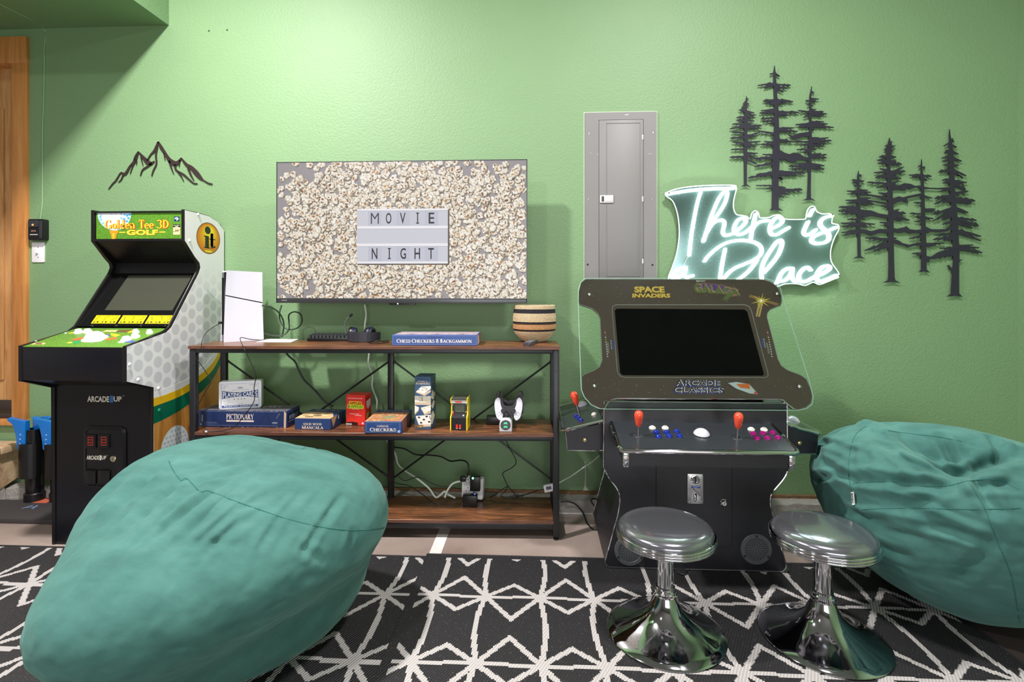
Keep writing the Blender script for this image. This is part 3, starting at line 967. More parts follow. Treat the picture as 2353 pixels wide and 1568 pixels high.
A_ = ([(275, 408, 3), (272, 480, 9), (268, 550, 12), (268, 700, 14), (268, 900, 16), (265, 1040, 15), (265, 1290, 13)], (218, 318, 1310),
      [(252, 462, 440, 470), (240, 490, 470, 500), (222, 528, 500, 540), (198, 543, 535, 575), (175, 620, 600, 630), (180, 652, 630, 665), (132, 684, 675, 705), (108, 730, 690, 730), (128, 766, 755, 790), (112, 826, 795, 835), (132, 862, 865, 905), (120, 938, 920, 950), (108, 1016, 990, 1035)],
      [(296, 432, 425, 450), (302, 482, 470, 500), (355, 572, 545, 582), (373, 590, 595, 640), (356, 655, 630, 660), (330, 680, 680, 700), (432, 700, 690, 730), (395, 728, 705, 735), (420, 762, 790, 825), (370, 800, 790, 830), (418, 858, 850, 890), (375, 908, 870, 915), (390, 975, 960, 1000), (420, 1040, 990, 1020), (382, 1082, 1020, 1050)], [])
B_ = ([(554, 100, 2), (555, 180, 12), (558, 270, 15), (565, 400, 16), (572, 480, 20), (575, 700, 24), (575, 850, 32), (572, 950, 34), (568, 1100, 36), (563, 1220, 32), (562, 1520, 34)], (503, 640, 1548),
      [(507, 184, 165, 190), (386, 298, 265, 300), (450, 325, 270, 305), (440, 455, 425, 480), (470, 480, 450, 495), (402, 574, 540, 585), (418, 550, 525, 560), (416, 632, 600, 645), (436, 660, 630, 670), (515, 676, 650, 680), (385, 750, 765, 805), (520, 830, 815, 850), (415, 888, 870, 905), (450, 858, 860, 890), (345, 1030, 1000, 1045), (435, 985, 985, 1015), (356, 1110, 1050, 1090), (290, 1222, 1150, 1205), (370, 1190, 1150, 1190), (368, 1296, 1290, 1312), (470, 1330, 1300, 1315)],
      [(608, 208, 160, 195), (718, 298, 275, 310), (682, 330, 300, 330), (645, 366, 310, 345), (742, 462, 425, 475), (645, 482, 440, 485), (800, 568, 545, 595), (690, 596, 560, 605), (755, 722, 715, 755), (788, 760, 725, 765), (740, 862, 815, 870), (860, 1172, 1140, 1200), (780, 1196, 1160, 1200), (642, 1238, 1170, 1205), (836, 1340, 1320, 1385), (668, 1318, 1290, 1340), (700, 1386, 1330, 1390), (650, 1416, 1350, 1400)],
      [[(590, 930), (650, 968), (700, 985), (745, 968), (800, 978), (850, 1008), (905, 1020), (905, 1055), (860, 1045), (790, 1040), (760, 1070), (700, 1058), (640, 1028), (640, 1052), (600, 1030)],
       [(680, 785), (740, 800), (800, 775), (905, 760), (905, 810), (850, 808), (780, 832), (740, 842), (700, 800)]])
C_ = ([(926, 306, 2), (920, 350, 6), (912, 400, 9), (912, 550, 10), (913, 700, 13), (910, 900, 16), (905, 1090, 15), (900, 1300, 16), (897, 1420, 20)], (826, 962, 1448),
      [(862, 453, 440, 465), (880, 492, 478, 500), (788, 548, 550, 590), (838, 616, 580, 612), (762, 690, 665, 715), (800, 716, 680, 720), (745, 862, 845, 880), (818, 897, 870, 900), (775, 938, 930, 955), (850, 966, 945, 970), (695, 1106, 1075, 1125), (768, 1080, 1065, 1110), (728, 1140, 1085, 1130), (832, 1150, 1100, 1135)],
      [(950, 370, 345, 380), (998, 435, 420, 450), (968, 460, 430, 465), (940, 502, 480, 508), (972, 538, 535, 560), (1078, 583, 550, 600), (1045, 563, 545, 585), (1030, 606, 565, 605), (1048, 660, 650, 690), (1085, 684, 660, 710), (1146, 718, 680, 725), (948, 742, 700, 735), (1000, 820, 815, 850), (1096, 820, 825, 870), (1124, 850, 835, 870), (1070, 882, 845, 880), (1046, 905, 870, 905), (970, 940, 880, 930), (1022, 975, 980, 1010), (1078, 990, 985, 1020), (1072, 1020, 995, 1030), (1055, 1100, 1065, 1120), (1050, 1138, 1085, 1125), (988, 1140, 1095, 1125)], [])
pine_group('pine_wall_art', 'upper left metal silhouette of three pines above the neon sign', [A_, B_, C_], 1650, 130, 4.357, -.012, 5)
D_ = ([(265, 398, 2), (262, 450, 9), (263, 530, 9), (265, 600, 10), (270, 750, 13), (268, 950, 14), (272, 1140, 14)], (213, 325, 1168),
      [(206, 480, 472, 500), (212, 497, 480, 508), (228, 525, 515, 540), (163, 574, 565, 595), (190, 595, 570, 600), (153, 655, 645, 672), (175, 678, 655, 680), (92, 714, 705, 745), (87, 750, 720, 765), (130, 773, 740, 780), (168, 822, 810, 840), (110, 855, 850, 885), (132, 886, 855, 890), (117, 937, 905, 945), (138, 957, 915, 950)],
      [(293, 440, 425, 450), (317, 487, 472, 500), (290, 530, 515, 540), (350, 568, 555, 590), (376, 585, 570, 600), (372, 636, 630, 665), (400, 690, 645, 680), (345, 702, 660, 690), (375, 750, 745, 790), (325, 822, 780, 810), (412, 864, 845, 880), (345, 885, 855, 890)],
      [[(280, 590), (340, 600), (420, 612), (520, 630), (540, 660), (460, 640), (350, 612), (280, 612)], [(300, 640), (380, 655), (530, 680), (530, 700), (400, 672), (300, 662)],
       [(280, 735), (380, 745), (440, 770), (540, 785), (540, 820), (440, 800), (380, 790), (330, 805), (280, 795)], [(280, 905), (380, 925), (450, 905), (540, 910), (540, 945), (450, 940), (380, 965), (330, 945), (280, 940)]])
E_ = ([(536, 108, 2), (535, 150, 12), (535, 190, 22), (533, 230, 20), (530, 280, 22), (528, 350, 13), (530, 430, 18), (540, 550, 20), (548, 700, 22), (548, 1000, 24), (552, 1200, 24), (553, 1330, 28)], (480, 632, 1378),
      [(498, 180, 168, 205), (487, 212, 200, 240), (446, 275, 255, 300), (428, 305, 295, 330), (440, 335, 305, 340), (400, 413, 395, 430), (450, 378, 385, 420), (412, 458, 425, 465), (343, 498, 495, 530), (430, 545, 510, 540), (440, 590, 585, 640), (470, 645, 605, 650), (466, 704, 690, 725), (450, 848, 840, 875), (490, 872, 850, 885), (324, 984, 980, 1025), (318, 1094, 1010, 1060), (400, 1100, 1020, 1070)],
      [(560, 148, 140, 165), (588, 180, 172, 205), (575, 218, 205, 235), (596, 278, 250, 285), (646, 342, 310, 350), (600, 320, 300, 335), (664, 364, 400, 450), (676, 402, 410, 460), (640, 466, 430, 470), (622, 485, 500, 545), (625, 734, 740, 790), (680, 770, 750, 800), (714, 830, 760, 815), (640, 836, 780, 820), (600, 985, 975, 1010), (710, 900, 905, 940)],
      [[(560, 520), (620, 525), (665, 505), (720, 512), (760, 530), (800, 525), (830, 540), (830, 560), (780, 545), (740, 548), (720, 560), (690, 545), (670, 572), (620, 562), (560, 570)],
       [(560, 640), (620, 620), (650, 630), (720, 612), (780, 600), (830, 590), (830, 615), (750, 628), (690, 640), (698, 684), (660, 662), (610, 670), (560, 700)],
       [(560, 895), (620, 910), (690, 880), (690, 905), (760, 915), (830, 910), (830, 945), (760, 942), (720, 948), (680, 930), (640, 942), (560, 930)],
       [(560, 985), (610, 1005), (650, 1030), (710, 1045), (780, 1025), (835, 1020), (835, 1055), (760, 1052), (700, 1068), (650, 1050), (600, 1035), (560, 1020)]])
F_ = ([(817, 296, 2), (815, 350, 7), (817, 400, 9), (820, 440, 14), (825, 540, 13), (828, 650, 14), (830, 800, 18), (835, 950, 20), (835, 1050, 22), (836, 1265, 24)], (795, 888, 1287),
      [(789, 355, 345, 365), (708, 435, 425, 450), (732, 452, 430, 455), (750, 675, 672, 695), (716, 770, 765, 790), (755, 840, 825, 850), (780, 800, 790, 815), (708, 990, 960, 985), (740, 985, 950, 985), (735, 1122, 1110, 1130), (778, 1135, 1115, 1135)],
      [(847, 376, 350, 370), (905, 446, 430, 460), (864, 484, 440, 470), (912, 635, 605, 640), (940, 732, 725, 755), (936, 748, 735, 760), (922, 815, 790, 830), (1016, 1030, 1030, 1060), (945, 1045, 1030, 1065), (888, 1192, 1145, 1180)],
      [[(830, 535), (880, 545), (960, 548), (1060, 540), (1060, 560), (960, 560), (880, 556), (830, 560)], [(840, 880), (900, 908), (960, 910), (1030, 905), (1090, 870), (1090, 910), (1030, 930), (960, 935), (900, 930), (870, 945), (840, 930)],
       [(850, 1140), (900, 1150), (960, 1110), (1100, 1070), (1120, 1110), (1040, 1135), (975, 1160), (910, 1170), (860, 1180)]])
G_ = ([(1060, 32, 2), (1062, 90, 8), (1068, 140, 12), (1073, 220, 18), (1078, 300, 20), (1080, 420, 22), (1085, 550, 22), (1098, 700, 22), (1108, 850, 26), (1113, 1000, 28), (1120, 1100, 28), (1118, 1200, 26), (1112, 1300, 31), (1108, 1470, 36)], (1040, 1175, 1500),
      [(1010, 180, 135, 165), (1016, 242, 195, 230), (994, 285, 255, 295), (998, 316, 280, 315), (1008, 350, 330, 365), (968, 410, 370, 400), (995, 405, 385, 415), (998, 480, 455, 490), (1008, 502, 475, 505), (984, 575, 535, 575), (932, 640, 590, 650), (928, 686, 620, 660), (1020, 670, 640, 675), (930, 775, 700, 760), (918, 832, 740, 790), (1000, 822, 770, 810), (1000, 865, 820, 860), (938, 960, 930, 975), (920, 1000, 960, 1000), (1020, 1005, 970, 1005), (978, 1075, 1060, 1095), (900, 1160, 1080, 1150)],
      [(1098, 138, 105, 135), (1126, 190, 155, 185), (1140, 252, 200, 240), (1168, 312, 265, 310), (1145, 350, 330, 365), (1208, 440, 375, 405), (1180, 462, 385, 415), (1214, 500, 470, 530), (1205, 562, 490, 535), (1226, 578, 575, 630), (1286, 662, 620, 670), (1246, 686, 640, 680), (1226, 764, 700, 755), (1318, 880, 795, 850), (1298, 832, 795, 830), (1262, 900, 820, 865), (1338, 970, 900, 945), (1336, 1008, 920, 950), (1270, 1046, 1040, 1085), (1346, 1114, 1045, 1100), (1322, 1070, 1045, 1085), (1171, 1176, 1182, 1200)],
      [[(1095, 1250), (1075, 1245), (1060, 1228), (1052, 1220), (1043, 1228), (1052, 1250), (1075, 1270), (1095, 1278)]])
pine_group('pine_wall_art', 'lower right metal silhouette of four pines by the right corner', [D_, E_, F_, G_], 1900, 290, 3.823, -.012, 9)

# ------------------------------------------------------------------ neon sign
NY = -.045
def NP(pts, Y=NY): return wall_pts(pts, 1500, 400, 5.115, Y)
ns = thing('neon_sign', 'lit white handwritten neon sign on clear backing saying There is a Place', 'sign', onY(1730, 660, 0))
outl = [(150, 235), (165, 215), (300, 168), (500, 140), (750, 128), (960, 130), (985, 150), (988, 180), (970, 250), (955, 330), (955, 400), (985, 470), (1050, 485), (1110, 497), (1148, 525), (1170, 460), (1210, 430), (1250, 458), (1265, 510), (1370, 508), (1420, 487), (1500, 480), (1560, 527), (1785, 530), (1810, 480), (1830, 415), (1870, 378), (1910, 385), (1940, 442), (2010, 467), (2090, 465), (2120, 505), (2115, 575), (2185, 595), (2195, 650), (2140, 760), (2100, 900), (2108, 1030), (2190, 1155), (2195, 1210), (2130, 1240), (2030, 1280), (1960, 1300), (1890, 1275), (1800, 1312), (1700, 1292), (1560, 1295), (1450, 1330), (1200, 1360), (600, 1360), (260, 1340), (185, 1240), (230, 1100), (280, 950), (312, 750), (312, 600), (290, 450), (240, 320), (170, 265)]
bk = NP(outl)
bkc = [Vector((p[0], p[1], 0)) for p in bk]
sm = catmull(bkc + [bkc[0]], 4)[:-1]
BACK, nt, b = newmat('mirror_tinted_acrylic')
b.inputs['Base Color'].default_value = (*lin((120, 146, 146)), 1)
b.inputs['Metallic'].default_value = .85
b.inputs['Roughness'].default_value = .12
obj('backing', G(WALLF(NY + .012)).prism([(p.x, p.y) for p in sm], 0, .005), BACK, ns, ang=30, label='glossy mirror-like acrylic backing')
EDG = mat('edge_lit_acrylic', (235, 250, 245), .3, emit=.9)  # emission stands in for tube light carried to the acrylic rim
ring = [WALLF(NY + .0075) @ Vector((p.x, p.y, 0)) for p in sm]
obj('lit_edge', G().tube(ring + [ring[0]], .0026, 6), EDG, ns)
NEON = lamp('neon_white', (240, 255, 250), 36.0)
strokes = [
    [(180, 235), (300, 213), (500, 186), (700, 172), (965, 165)],
    [(572, 190), (530, 330), (490, 520), (455, 740), (432, 955)],
    [(595, 790), (640, 660), (690, 500), (770, 310), (830, 218), (868, 202), (880, 240), (855, 330), (800, 430), (720, 540), (640, 680), (605, 785)],
    [(640, 690), (700, 590), (770, 548), (825, 545), (848, 580), (835, 640), (828, 690), (860, 722), (930, 705), (990, 668), (1060, 612), (1100, 560), (1080, 522), (1020, 528), (975, 590), (960, 655), (988, 702), (1050, 708), (1115, 670), (1165, 625)],
    [(1215, 470), (1190, 575), (1170, 680), (1158, 760)],
    [(1170, 665), (1220, 590), (1290, 553), (1362, 547)],
    [(1390, 645), (1470, 612), (1528, 562), (1510, 512), (1450, 516), (1398, 580), (1380, 650), (1402, 708), (1462, 712), (1530, 672), (1602, 630)],
    [(1885, 418), (1850, 490)],
    [(1832, 562), (1795, 640), (1782, 690), (1812, 720), (1865, 700), (1920, 655)],
    [(2110, 492), (2035, 508), (1982, 550), (1978, 605), (2030, 660), (2078, 715), (2062, 785), (1985, 815), (1905, 812), (1872, 782), (1900, 735), (2000, 690), (2100, 652), (2165, 625)],
    [(610, 1025), (660, 960), (760, 872), (880, 806), (1020, 780), (1150, 790), (1240, 822), (1284, 880), (1270, 950), (1200, 1008), (1080, 1060), (960, 1112), (880, 1180), (830, 1250)],
    [(855, 885), (830, 1000), (806, 1150), (790, 1270)],
    [(1232, 1010), (1160, 1110), (1080, 1190), (975, 1265)],
    [(1290, 1260), (1282, 1160), (1300, 1060), (1345, 970), (1410, 870), (1470, 792), (1512, 780), (1525, 825), (1485, 940), (1400, 1060), (1310, 1160)],
    [(395, 1100), (335, 1105), (270, 1155), (236, 1210), (245, 1238), (305, 1228), (360, 1165), (392, 1110), (376, 1190), (405, 1222), (475, 1195)],
    [(1650, 1112), (1590, 1110), (1530, 1152), (1490, 1222), (1502, 1260), (1565, 1248), (1620, 1190), (1650, 1122), (1640, 1200), (1668, 1258), (1715, 1250)],
    [(1862, 1130), (1820, 1097), (1762, 1130), (1722, 1200), (1742, 1262), (1802, 1264), (1870, 1232), (1915, 1205)],
    [(1930, 1202), (2020, 1162), (2088, 1112), (2062, 1080), (1992, 1100), (1942, 1170), (1932, 1230), (1972, 1265), (2052, 1240), (2165, 1190)],
    [(1460, 1285), (1480, 1250), (1492, 1225)],
]
for s_ in strokes:
    P = [WALLF(NY - .004) @ Vector((p[0], p[1], 0)) for p in NP(s_)]
    sm_ = catmull(P, 5)
    obj('neon_tube', G().tube(sm_, .0066, 8).ball(tuple(sm_[0]), .0066, nu=8, nv=6).ball(tuple(sm_[-1]), .0066, nu=8, nv=6), NEON, ns)
for px, py in ((185, 228), (2100, 480), (2180, 1195)):
    q = NP([(px, py)], NY)[0]
    obj('standoff', G(WALLF(0)).lathe([(.006, 0), (.006, .056), (.004, .058), (0, .058)], 14, q), STEEL, ns)
P = [WALLF(NY - .003) @ Vector((p[0], p[1], 0)) for p in NP([(425, 960), (385, 1020), (368, 1060), (370, 1100)])]
obj('lead_wire', G().tube(P, .0012, 6, sm=4), mat('clear_wire', (190, 200, 190), .3), ns)

# ------------------------------------------------------------------ console shelf
ZT, ZM, ZB = .945, .519, .096
FR = atD(1287, 797, 2.54); FL = atD(433, 796.5, 2.578)
FR.z = FL.z = 0
SU = (FR - FL); SLEN = SU.length; SU.normalize()
SVv = Vector((-SU.y, SU.x, 0))
SM = frame(FL, SU, SVv)                 # u along, v to the wall, z up
SD = .292
sh = thing('console_shelf', 'long three tier console shelf with rustic brown boards on a black frame', 'shelf', (SM @ Vector((SLEN / 2, SD / 2, 0))))
def S(): return G(SM)
for z, n in ((ZT, 'top_board'), (ZM, 'shelf_board'), (ZB, 'shelf_board')):
    a, b, v0 = (0.0, SLEN, -.004) if n == 'top_board' else (.031, SLEN - .031, .0)
    bo = obj(n, S().box(a, b, v0, SD + .002, z - .015, z, .0012, 1), RUST, sh)
    obj('board_edge', S().box(a, b, v0 - .0012, v0 - .0004, z - .0145, z - .0006), RUSTE, bo)
PT = .030
for u in (.004, SLEN - .004 - PT):
    for v in (0, SD - PT):
        obj('post', S().box(u, u + PT, v, v + PT, .018, ZT - .016, .003), BLACKM, sh)
        obj('levelling_foot', G(SM).lathe([(.013, 0), (.013, .008), (.008, .01), (.008, .02)], 16, (u + PT / 2, v + PT / 2)), BLACKP, sh)
um = loc2(SM, atD(899, 900, 2.84))[0]
obj('post', S().box(um - PT / 2, um + PT / 2, SD - PT, SD, .06, ZT - .016, .003), BLACKM, sh)
for z in (ZT - .0155, ZM - .0155, ZB - .0155):
    hgt = .02 if z > .1 else .028
    obj('front_rail', S().box(.034, SLEN - .034, .002, .02, z - hgt, z, .002), BLACKM, sh)
    obj('back_rail', S().box(.034, SLEN - .034, SD - .02, SD - .002, z - hgt, z, .002), BLACKM, sh)
    for u in (.008, SLEN - .008 - .02):
        obj('side_rail', S().box(u, u + .02, PT, SD - PT, z - hgt, z, .002), BLACKM, sh)
zb_hi, zb_lo = ZT - .115, .2
for (ua, ub) in ((.034, um - PT / 2), (um + PT / 2, SLEN - .034)):
    for k, (z0, z1) in enumerate(((zb_hi, zb_lo), (zb_lo, zb_hi))):
        P0, P1 = SM @ Vector((ua, SD + .001 - .006 * k - .004, z0)), SM @ Vector((ub, SD + .001 - .006 * k - .004, z1))
        g = G().tube([P0, P1], .0052, 8)
        obj('cross_brace', g, BLACKM, sh)
        for P in (P0, P1):
            M = frame(P, SU, (0, 0, 1))
            obj('brace_bolt', G(M).lathe([(.0065, -.002), (.0065, .004), (.004, .008), (0, .009)], 10), BLACKM, sh)
for px, py, z in ((464.5, 800, ZT), (471.5, 993.5, ZM)):
    u = loc2(SM, atD(px, py, 2.57))[0]
    zz = atD(px, py, 2.57).z
    obj('white_screw_cap', G(frame(SM @ Vector((u, .0015, zz)), SU, (0, 0, 1))).lathe([(.0062, 0), (.0062, .002), (.004, .0035), (0, .004)], 14), WHITEP, sh)
for px, py in ((440.5, 841), (1277.5, 852), (1278.5, 1158)):
    q = loc2(SM, atD(px, py, 2.56))
    obj('bolt_hole', G(frame(SM @ Vector((q[0], -.0002, atD(px, py, 2.56).z)), SU, (0, 0, 1))).lathe([(.004, 0), (.0035, .0006), (0, .0004)], 10), BLACKP, sh)

# boxes placed by their photographed front edge on a level
def on_level(z, L, R, ptop, depth):
    a, b = onZ(L[0], L[1], z), onZ(R[0], R[1], z)
    u = (b - a); w = u.length; u.normalize()
    v = Vector((-u.y, u.x, 0))
    t = onP((L[0] + R[0]) / 2, ptop, (a + b) / 2, v)
    return frame(Vector((a.x, a.y, z + .0006)), u, v), w, t.z - z, depth
def faces(M, w, h, d):
    f = frame(M @ Vector((0, 0, 0)), M.to_3x3() @ Vector((1, 0, 0)), (0, 0, 1))
    r = frame(M @ Vector((w, 0, 0)), M.to_3x3() @ Vector((0, 1, 0)), (0, 0, 1))
    t = frame(M @ Vector((0, 0, h)), M.to_3x3() @ Vector((1, 0, 0)), M.to_3x3() @ Vector((0, 1, 0)))
    return f, r, t
def rect_frame(g, x0, x1, y0, y1, t, col, z=.0005):
    for a, b, c, d in ((x0, x1, y0, y0 + t), (x0, x1, y1 - t, y1), (x0, x0 + t, y0, y1), (x1 - t, x1, y0, y1)):
        g.flat([(a, c), (b, c), (b, d), (a, d)], z, col)
def card(col, nm, **k): return mat(nm, col, .42, var=.08, vscale=12, **k)

# chess, checkers and backgammon box
M, w, h, d = on_level(ZT, (900.5, 794.5), (1097, 795), 770.5, .205)
e = thing('board_game_box', 'flat blue chess and backgammon box lying on the top board', 'game box', M @ Vector((w / 2, d / 2, 0)), 'board games on the console shelf')
obj('box', G(M).box(0, w, 0, d, 0, h, .0015, 1), card((56, 82, 140), 'blue_card_faded'), e)
f, r_, t_ = faces(M, w, h, d)
g = G(f); rect_frame(g, .004, w - .004, .004, h - .004, .0016, (104, 132, 184))
serif(g, 'CHESS.CHECKERS &', w * .055, h * .26, w * .5, h * .36, .0006, 1.1, (232, 222, 214), big=1.18)
serif(g, 'BACKGAMMON', w * .565, h * .26, w * .37, h * .36, .0006, 1.1, (232, 222, 214), big=1.18)
sans(g, 'THE TRADITIONAL SET', w * .5, h * .74, w * .17, h * .1, .0006, 0, col=(40, 50, 96), center=True)
obj('title_print', g, PRINT, e)
g = G(t_)
g.flat([(.006, .02), (w - .006, .02), (w - .006, d - .006), (.006, d - .006)], .0004, (164, 150, 160))
for i in range(9):
    g.flat([(w * (.08 + i * .1), .02), (w * (.14 + i * .1), .02), (w * (.11 + i * .1), d * .55)], .0006, ((200, 170, 150), (150, 120, 130), (196, 160, 170))[i % 3])
obj('lid_print', g, PRINT, e)
g = G(r_); g.flat([(.004, .002), (d * .55, .002), (d * .3, h - .002), (.002, h - .002)], .0005, (206, 180, 176)); g.flat([(d * .55, .002), (d - .004, .002), (d - .004, h - .002), (d * .3, h - .002)], .0005, (150, 110, 96))
obj('side_print', g, PRINT, e)

# drawing game box
M, w, h, d = on_level(ZM, (456.5, 981), (660, 984), 944.5, .14)
e = thing('board_game_box', 'large worn navy drawing game box at the left end of the middle board', 'game box', M @ Vector((w / 2, d / 2, 0)), 'board games on the console shelf')
ZP = ZM + .0006 + h
obj('box', G(M).box(0, w, 0, d, 0, h, .0015, 1), NAVY, e)
f, r_, t_ = faces(M, w, h, d)
g = G(f)
serif(g, 'PICTIONARY', w * .315, h * .47, w * .31, h * .33, .0006, .95, (226, 214, 204))
g.flat([(w * .315, h * .33), (w * .625, h * .33), (w * .625, h * .42), (w * .315, h * .42)], .0006, (232, 216, 204))
for (a, b, c, dd_) in ((.06, .9, .93, .945), (.06, .9, .1, .115), (.035, .05, .3, .72), (.02, .035, .1, .2)):
    g.flat([(w * a, h * c), (w * b, h * c), (w * b, h * dd_), (w * a, h * dd_)], .0005, (120, 134, 164))
for i, (a, b) in enumerate(((.06, .2), (.06, .22))):
    g.flat([(w * a, h * (.26 - i * .05)), (w * b, h * (.26 - i * .05)), (w * b, h * (.28 - i * .05)), (w * a, h * (.28 - i * .05))], .0005, (96, 108, 140))
for i in range(2):
    g.flat([(w * .83, h * (.24 + i * .06)), (w * .89, h * (.24 + i * .06)), (w * .89, h * (.27 + i * .06)), (w * .83, h * (.27 + i * .06))], .0005, (150, 156, 176))
obj('title_print', g, PRINT, e)
g = G(f)
g.flat([(w * .962, 0), (w * .985, .0), (w * .99, h * .9), (w * .965, h)], .0006, (196, 166, 142))
g.ribbon([(w * .88, h * .55), (w * .9, h * .75), (w * .92, h * .85)], .002, .0006, 2, col=(140, 134, 140))
rw = random.Random(2)
for i in range(26):
    x = rw.uniform(0, w * .97)
    g.flat([(x, h - .0015), (x + rw.uniform(.004, .02), h - .0012), (x + .012, h), (x, h)], .0006, (206, 196, 186))
for i in range(14):
    x = rw.uniform(0, w * .97)
    g.flat([(x, 0), (x + rw.uniform(.002, .008), 0), (x + .004, .0016)], .0006, (190, 176, 164))
obj('worn_edges', g, PRINT, e)
g = G(t_)
g.flat([(.003, .004), (w - .004, .002), (w - .003, d - .003), (.004, d - .003)], .0004, (88, 88, 94))
serif(g, 'PICTIONARY', w * .3, d * .55, w * .55, d * .24, .0006, .95, (190, 184, 178))
obj('lid_print', g, PRINT, e)
g = G(r_)
serif(g, 'PICTIONARY', d * .15, h * .42, d * .7, h * .26, .0006, .95, (196, 196, 206))
g.flat([(d * .1, h * .3), (d * .75, h * .3), (d * .75, h * .34), (d * .1, h * .34)], .0006, (150, 156, 176)); g.flat([(.004, h * .9), (d - .004, h * .9), (d - .004, h * .92), (.004, h * .92)], .0006, (130, 140, 166))
obj('side_print', g, PRINT, e)

# playing card tin standing on it
M, w, h, d = on_level(ZP, (503, 942), (600.5, 937), 877, .052)
M = M @ Matrix.Translation((0, 0, .0006))
e = thing('playing_card_tin', 'white and blue playing card tin standing on the navy box', 'tin', M @ Vector((w / 2, d / 2, 0)))
fM = frame(M @ Vector((0, 0, 0)), M.to_3x3() @ Vector((1, 0, 0)), (0, 0, 1))
obj('body', G(fM).prism(rrect(0, w, 0, h, .008), -d, 0, .002), mat('white_glossy_card', (240, 241, 248), .3), e)
BL = (52, 78, 140); WHT = (250, 250, 252)
g = G(fM)
rect_frame(g, w * .05, w * .94, h * .04, h * .92, .0012, (120, 140, 186))
g.flat([(w * .07, h * .06), (w * .92, h * .06), (w * .92, h * .9), (w * .07, h * .9)], .0004, (244, 243, 247))
for i in range(16):
    a = i / 15.0
    pass
n = 16
up, dn = [], []
for i in range(n + 1):
    a = i / n; u = (a - .5) * 2
    up.append((w * (.075 + .845 * a), h * (.6 + .07 * u * u)))
    dn.append((w * (.075 + .845 * a), h * (.44 - .07 * u * u)))
g.add([(p[0], p[1], .0006) for p in up + dn], [(i, n + 1 + i, n + 2 + i, i + 1) for i in range(n)], BL)
def wp(a, b):
    u = (a - .5) * 2
    lo, hi = .455 - .06 * u * u, .585 + .06 * u * u
    return a, (lo + (hi - lo) * b - .395) / .25
sans(g, 'PLAYING CARDS', w * .095, h * .395, w * .81, h * .25, .0008, .02, col=WHT, warp=wp)
g.flat([(w * .07, h * .06), (w * .92, h * .06), (w * .92, h * .13), (w * .07, h * .13)], .0006, BL)
sans(g, 'PLASTIC COATED', w * .12, h * .075, w * .75, h * .042, .0008, .02, col=WHT)
sans(g, 'VINTAGE EDITION', w * .3, h * .665, w * .4, h * .035, .0006, col=(150, 152, 166))
g.flat(circ(w * .5, h * .76, w * .07, h * .035, 12), .0006, (176, 178, 192))
for x in (.36, .45, .53, .6):
    g.flat(circ(w * x, h * .35, .0024, n=8), .0006, (40, 44, 60))
for x, y, q in ((.1, .84, .12), (.1, .8, .06), (.1, .76, .05), (.72, .85, .18), (.84, .8, .06), (.1, .28, .04), (.1, .22, .05), (.1, .17, .14), (.44, .17, .13), (.78, .17, .12), (.84, .25, .06)):
    g.flat([(w * x, h * y), (w * (x + q), h * y), (w * (x + q), h * (y + .012)), (w * x, h * (y + .012))], .0006, (164, 166, 180))
obj('label_print', g, PRINT_GLOSS, e)

# mancala
M, w, h, d = on_level(ZM, (677, 987.7), (759.4, 989), 962.3, .205)
e = thing('board_game_box', 'blue mancala box with a wooden board pictured on its lid', 'game box', M @ Vector((w / 2, d / 2, 0)), 'board games on the console shelf')
obj('box', G(M).box(0, w, 0, d, 0, h, .0015, 1), card((38, 62, 108), 'blue_card'), e)
f, r_, t_ = faces(M, w, h, d)
g = G(f)
serif(g, 'SOLID WOOD', w * .24, h * .4, w * .52, h * .2, .0006, 1, (222, 206, 186))
serif(g, 'MANCALA', w * .2, h * .06, w * .6, h * .29, .0006, 1.1, (228, 206, 178), big=1.15)
obj('title_print', g, PRINT, e)
g = G(t_)
g.flat([(.001, .001), (w - .001, .001), (w * .99, d * .2), (w * .8, d * .6), (w * .1, d * .68), (.001, d * .5)], .0004, (198, 166, 120))
g.flat([(w * .04, d * .08), (w * .5, d * .1), (w * .42, d * .55), (w * .03, d * .4)], .0005, (212, 182, 138))
for x, y, a, b, c in ((.33, .16, .14, .06, (120, 104, 72)), (.5, .28, .13, .06, (98, 82, 56)), (.42, .44, .12, .05, (104, 90, 62)), (.66, .52, .09, .04, (96, 84, 60)), (.7, .3, .1, .04, (226, 196, 150)), (.16, .3, .1, .05, (150, 120, 80))):
    g.flat(circ(w * x, d * y, w * a, d * b, 14), .0006, c)
serif(g, 'MANCALA', w * .18, d * .76, w * .7, d * .16, .0006, 1, (170, 160, 140))
obj('lid_print', g, PRINT, e)
g = G(r_)
g.flat([(d * .04, h), (d * .42, h), (d * .17, h * .12)], .0005, (196, 166, 124))
g.flat(circ(d * .5, h * .72, .009, .011, 12), .0006, (186, 192, 204))
obj('side_print', g, PRINT, e)

# red card game
M, w, h, d = on_level(ZM, (795.3, 977), (838.7, 979), 908.3, .075)
e = thing('card_game_box', 'upright red card game box with apple wording behind the checkers box', 'game box', M @ Vector((w / 2, d / 2, 0)), 'board games on the console shelf')
obj('box', G(M).box(0, w, 0, d, 0, h, .0012, 1), card((216, 48, 40), 'red_card'), e)
f, r_, t_ = faces(M, w, h, d)
g = G(f)
YE = (232, 214, 60)
g.flat(rrect(w * .15, w * .83, h * .66, h * .79, .006), .0005, YE)
g.flat(rrect(w * .05, w * .93, h * .545, h * .68, .007), .0005, YE)
sans(g, 'APPLES', w * .17, h * .69, w * .64, h * .08, .0007, .05, col=(176, 52, 26))
sans(g, 'APPLES', w * .24, h * .57, w * .66, h * .085, .0007, .05, col=(104, 176, 44))
g.flat(circ(w * .14, h * .612, w * .075, h * .04, 12), .0007, (40, 30, 26))
sans(g, 'TO', w * .085, h * .595, w * .11, h * .035, .0009, .03, col=(240, 240, 230))
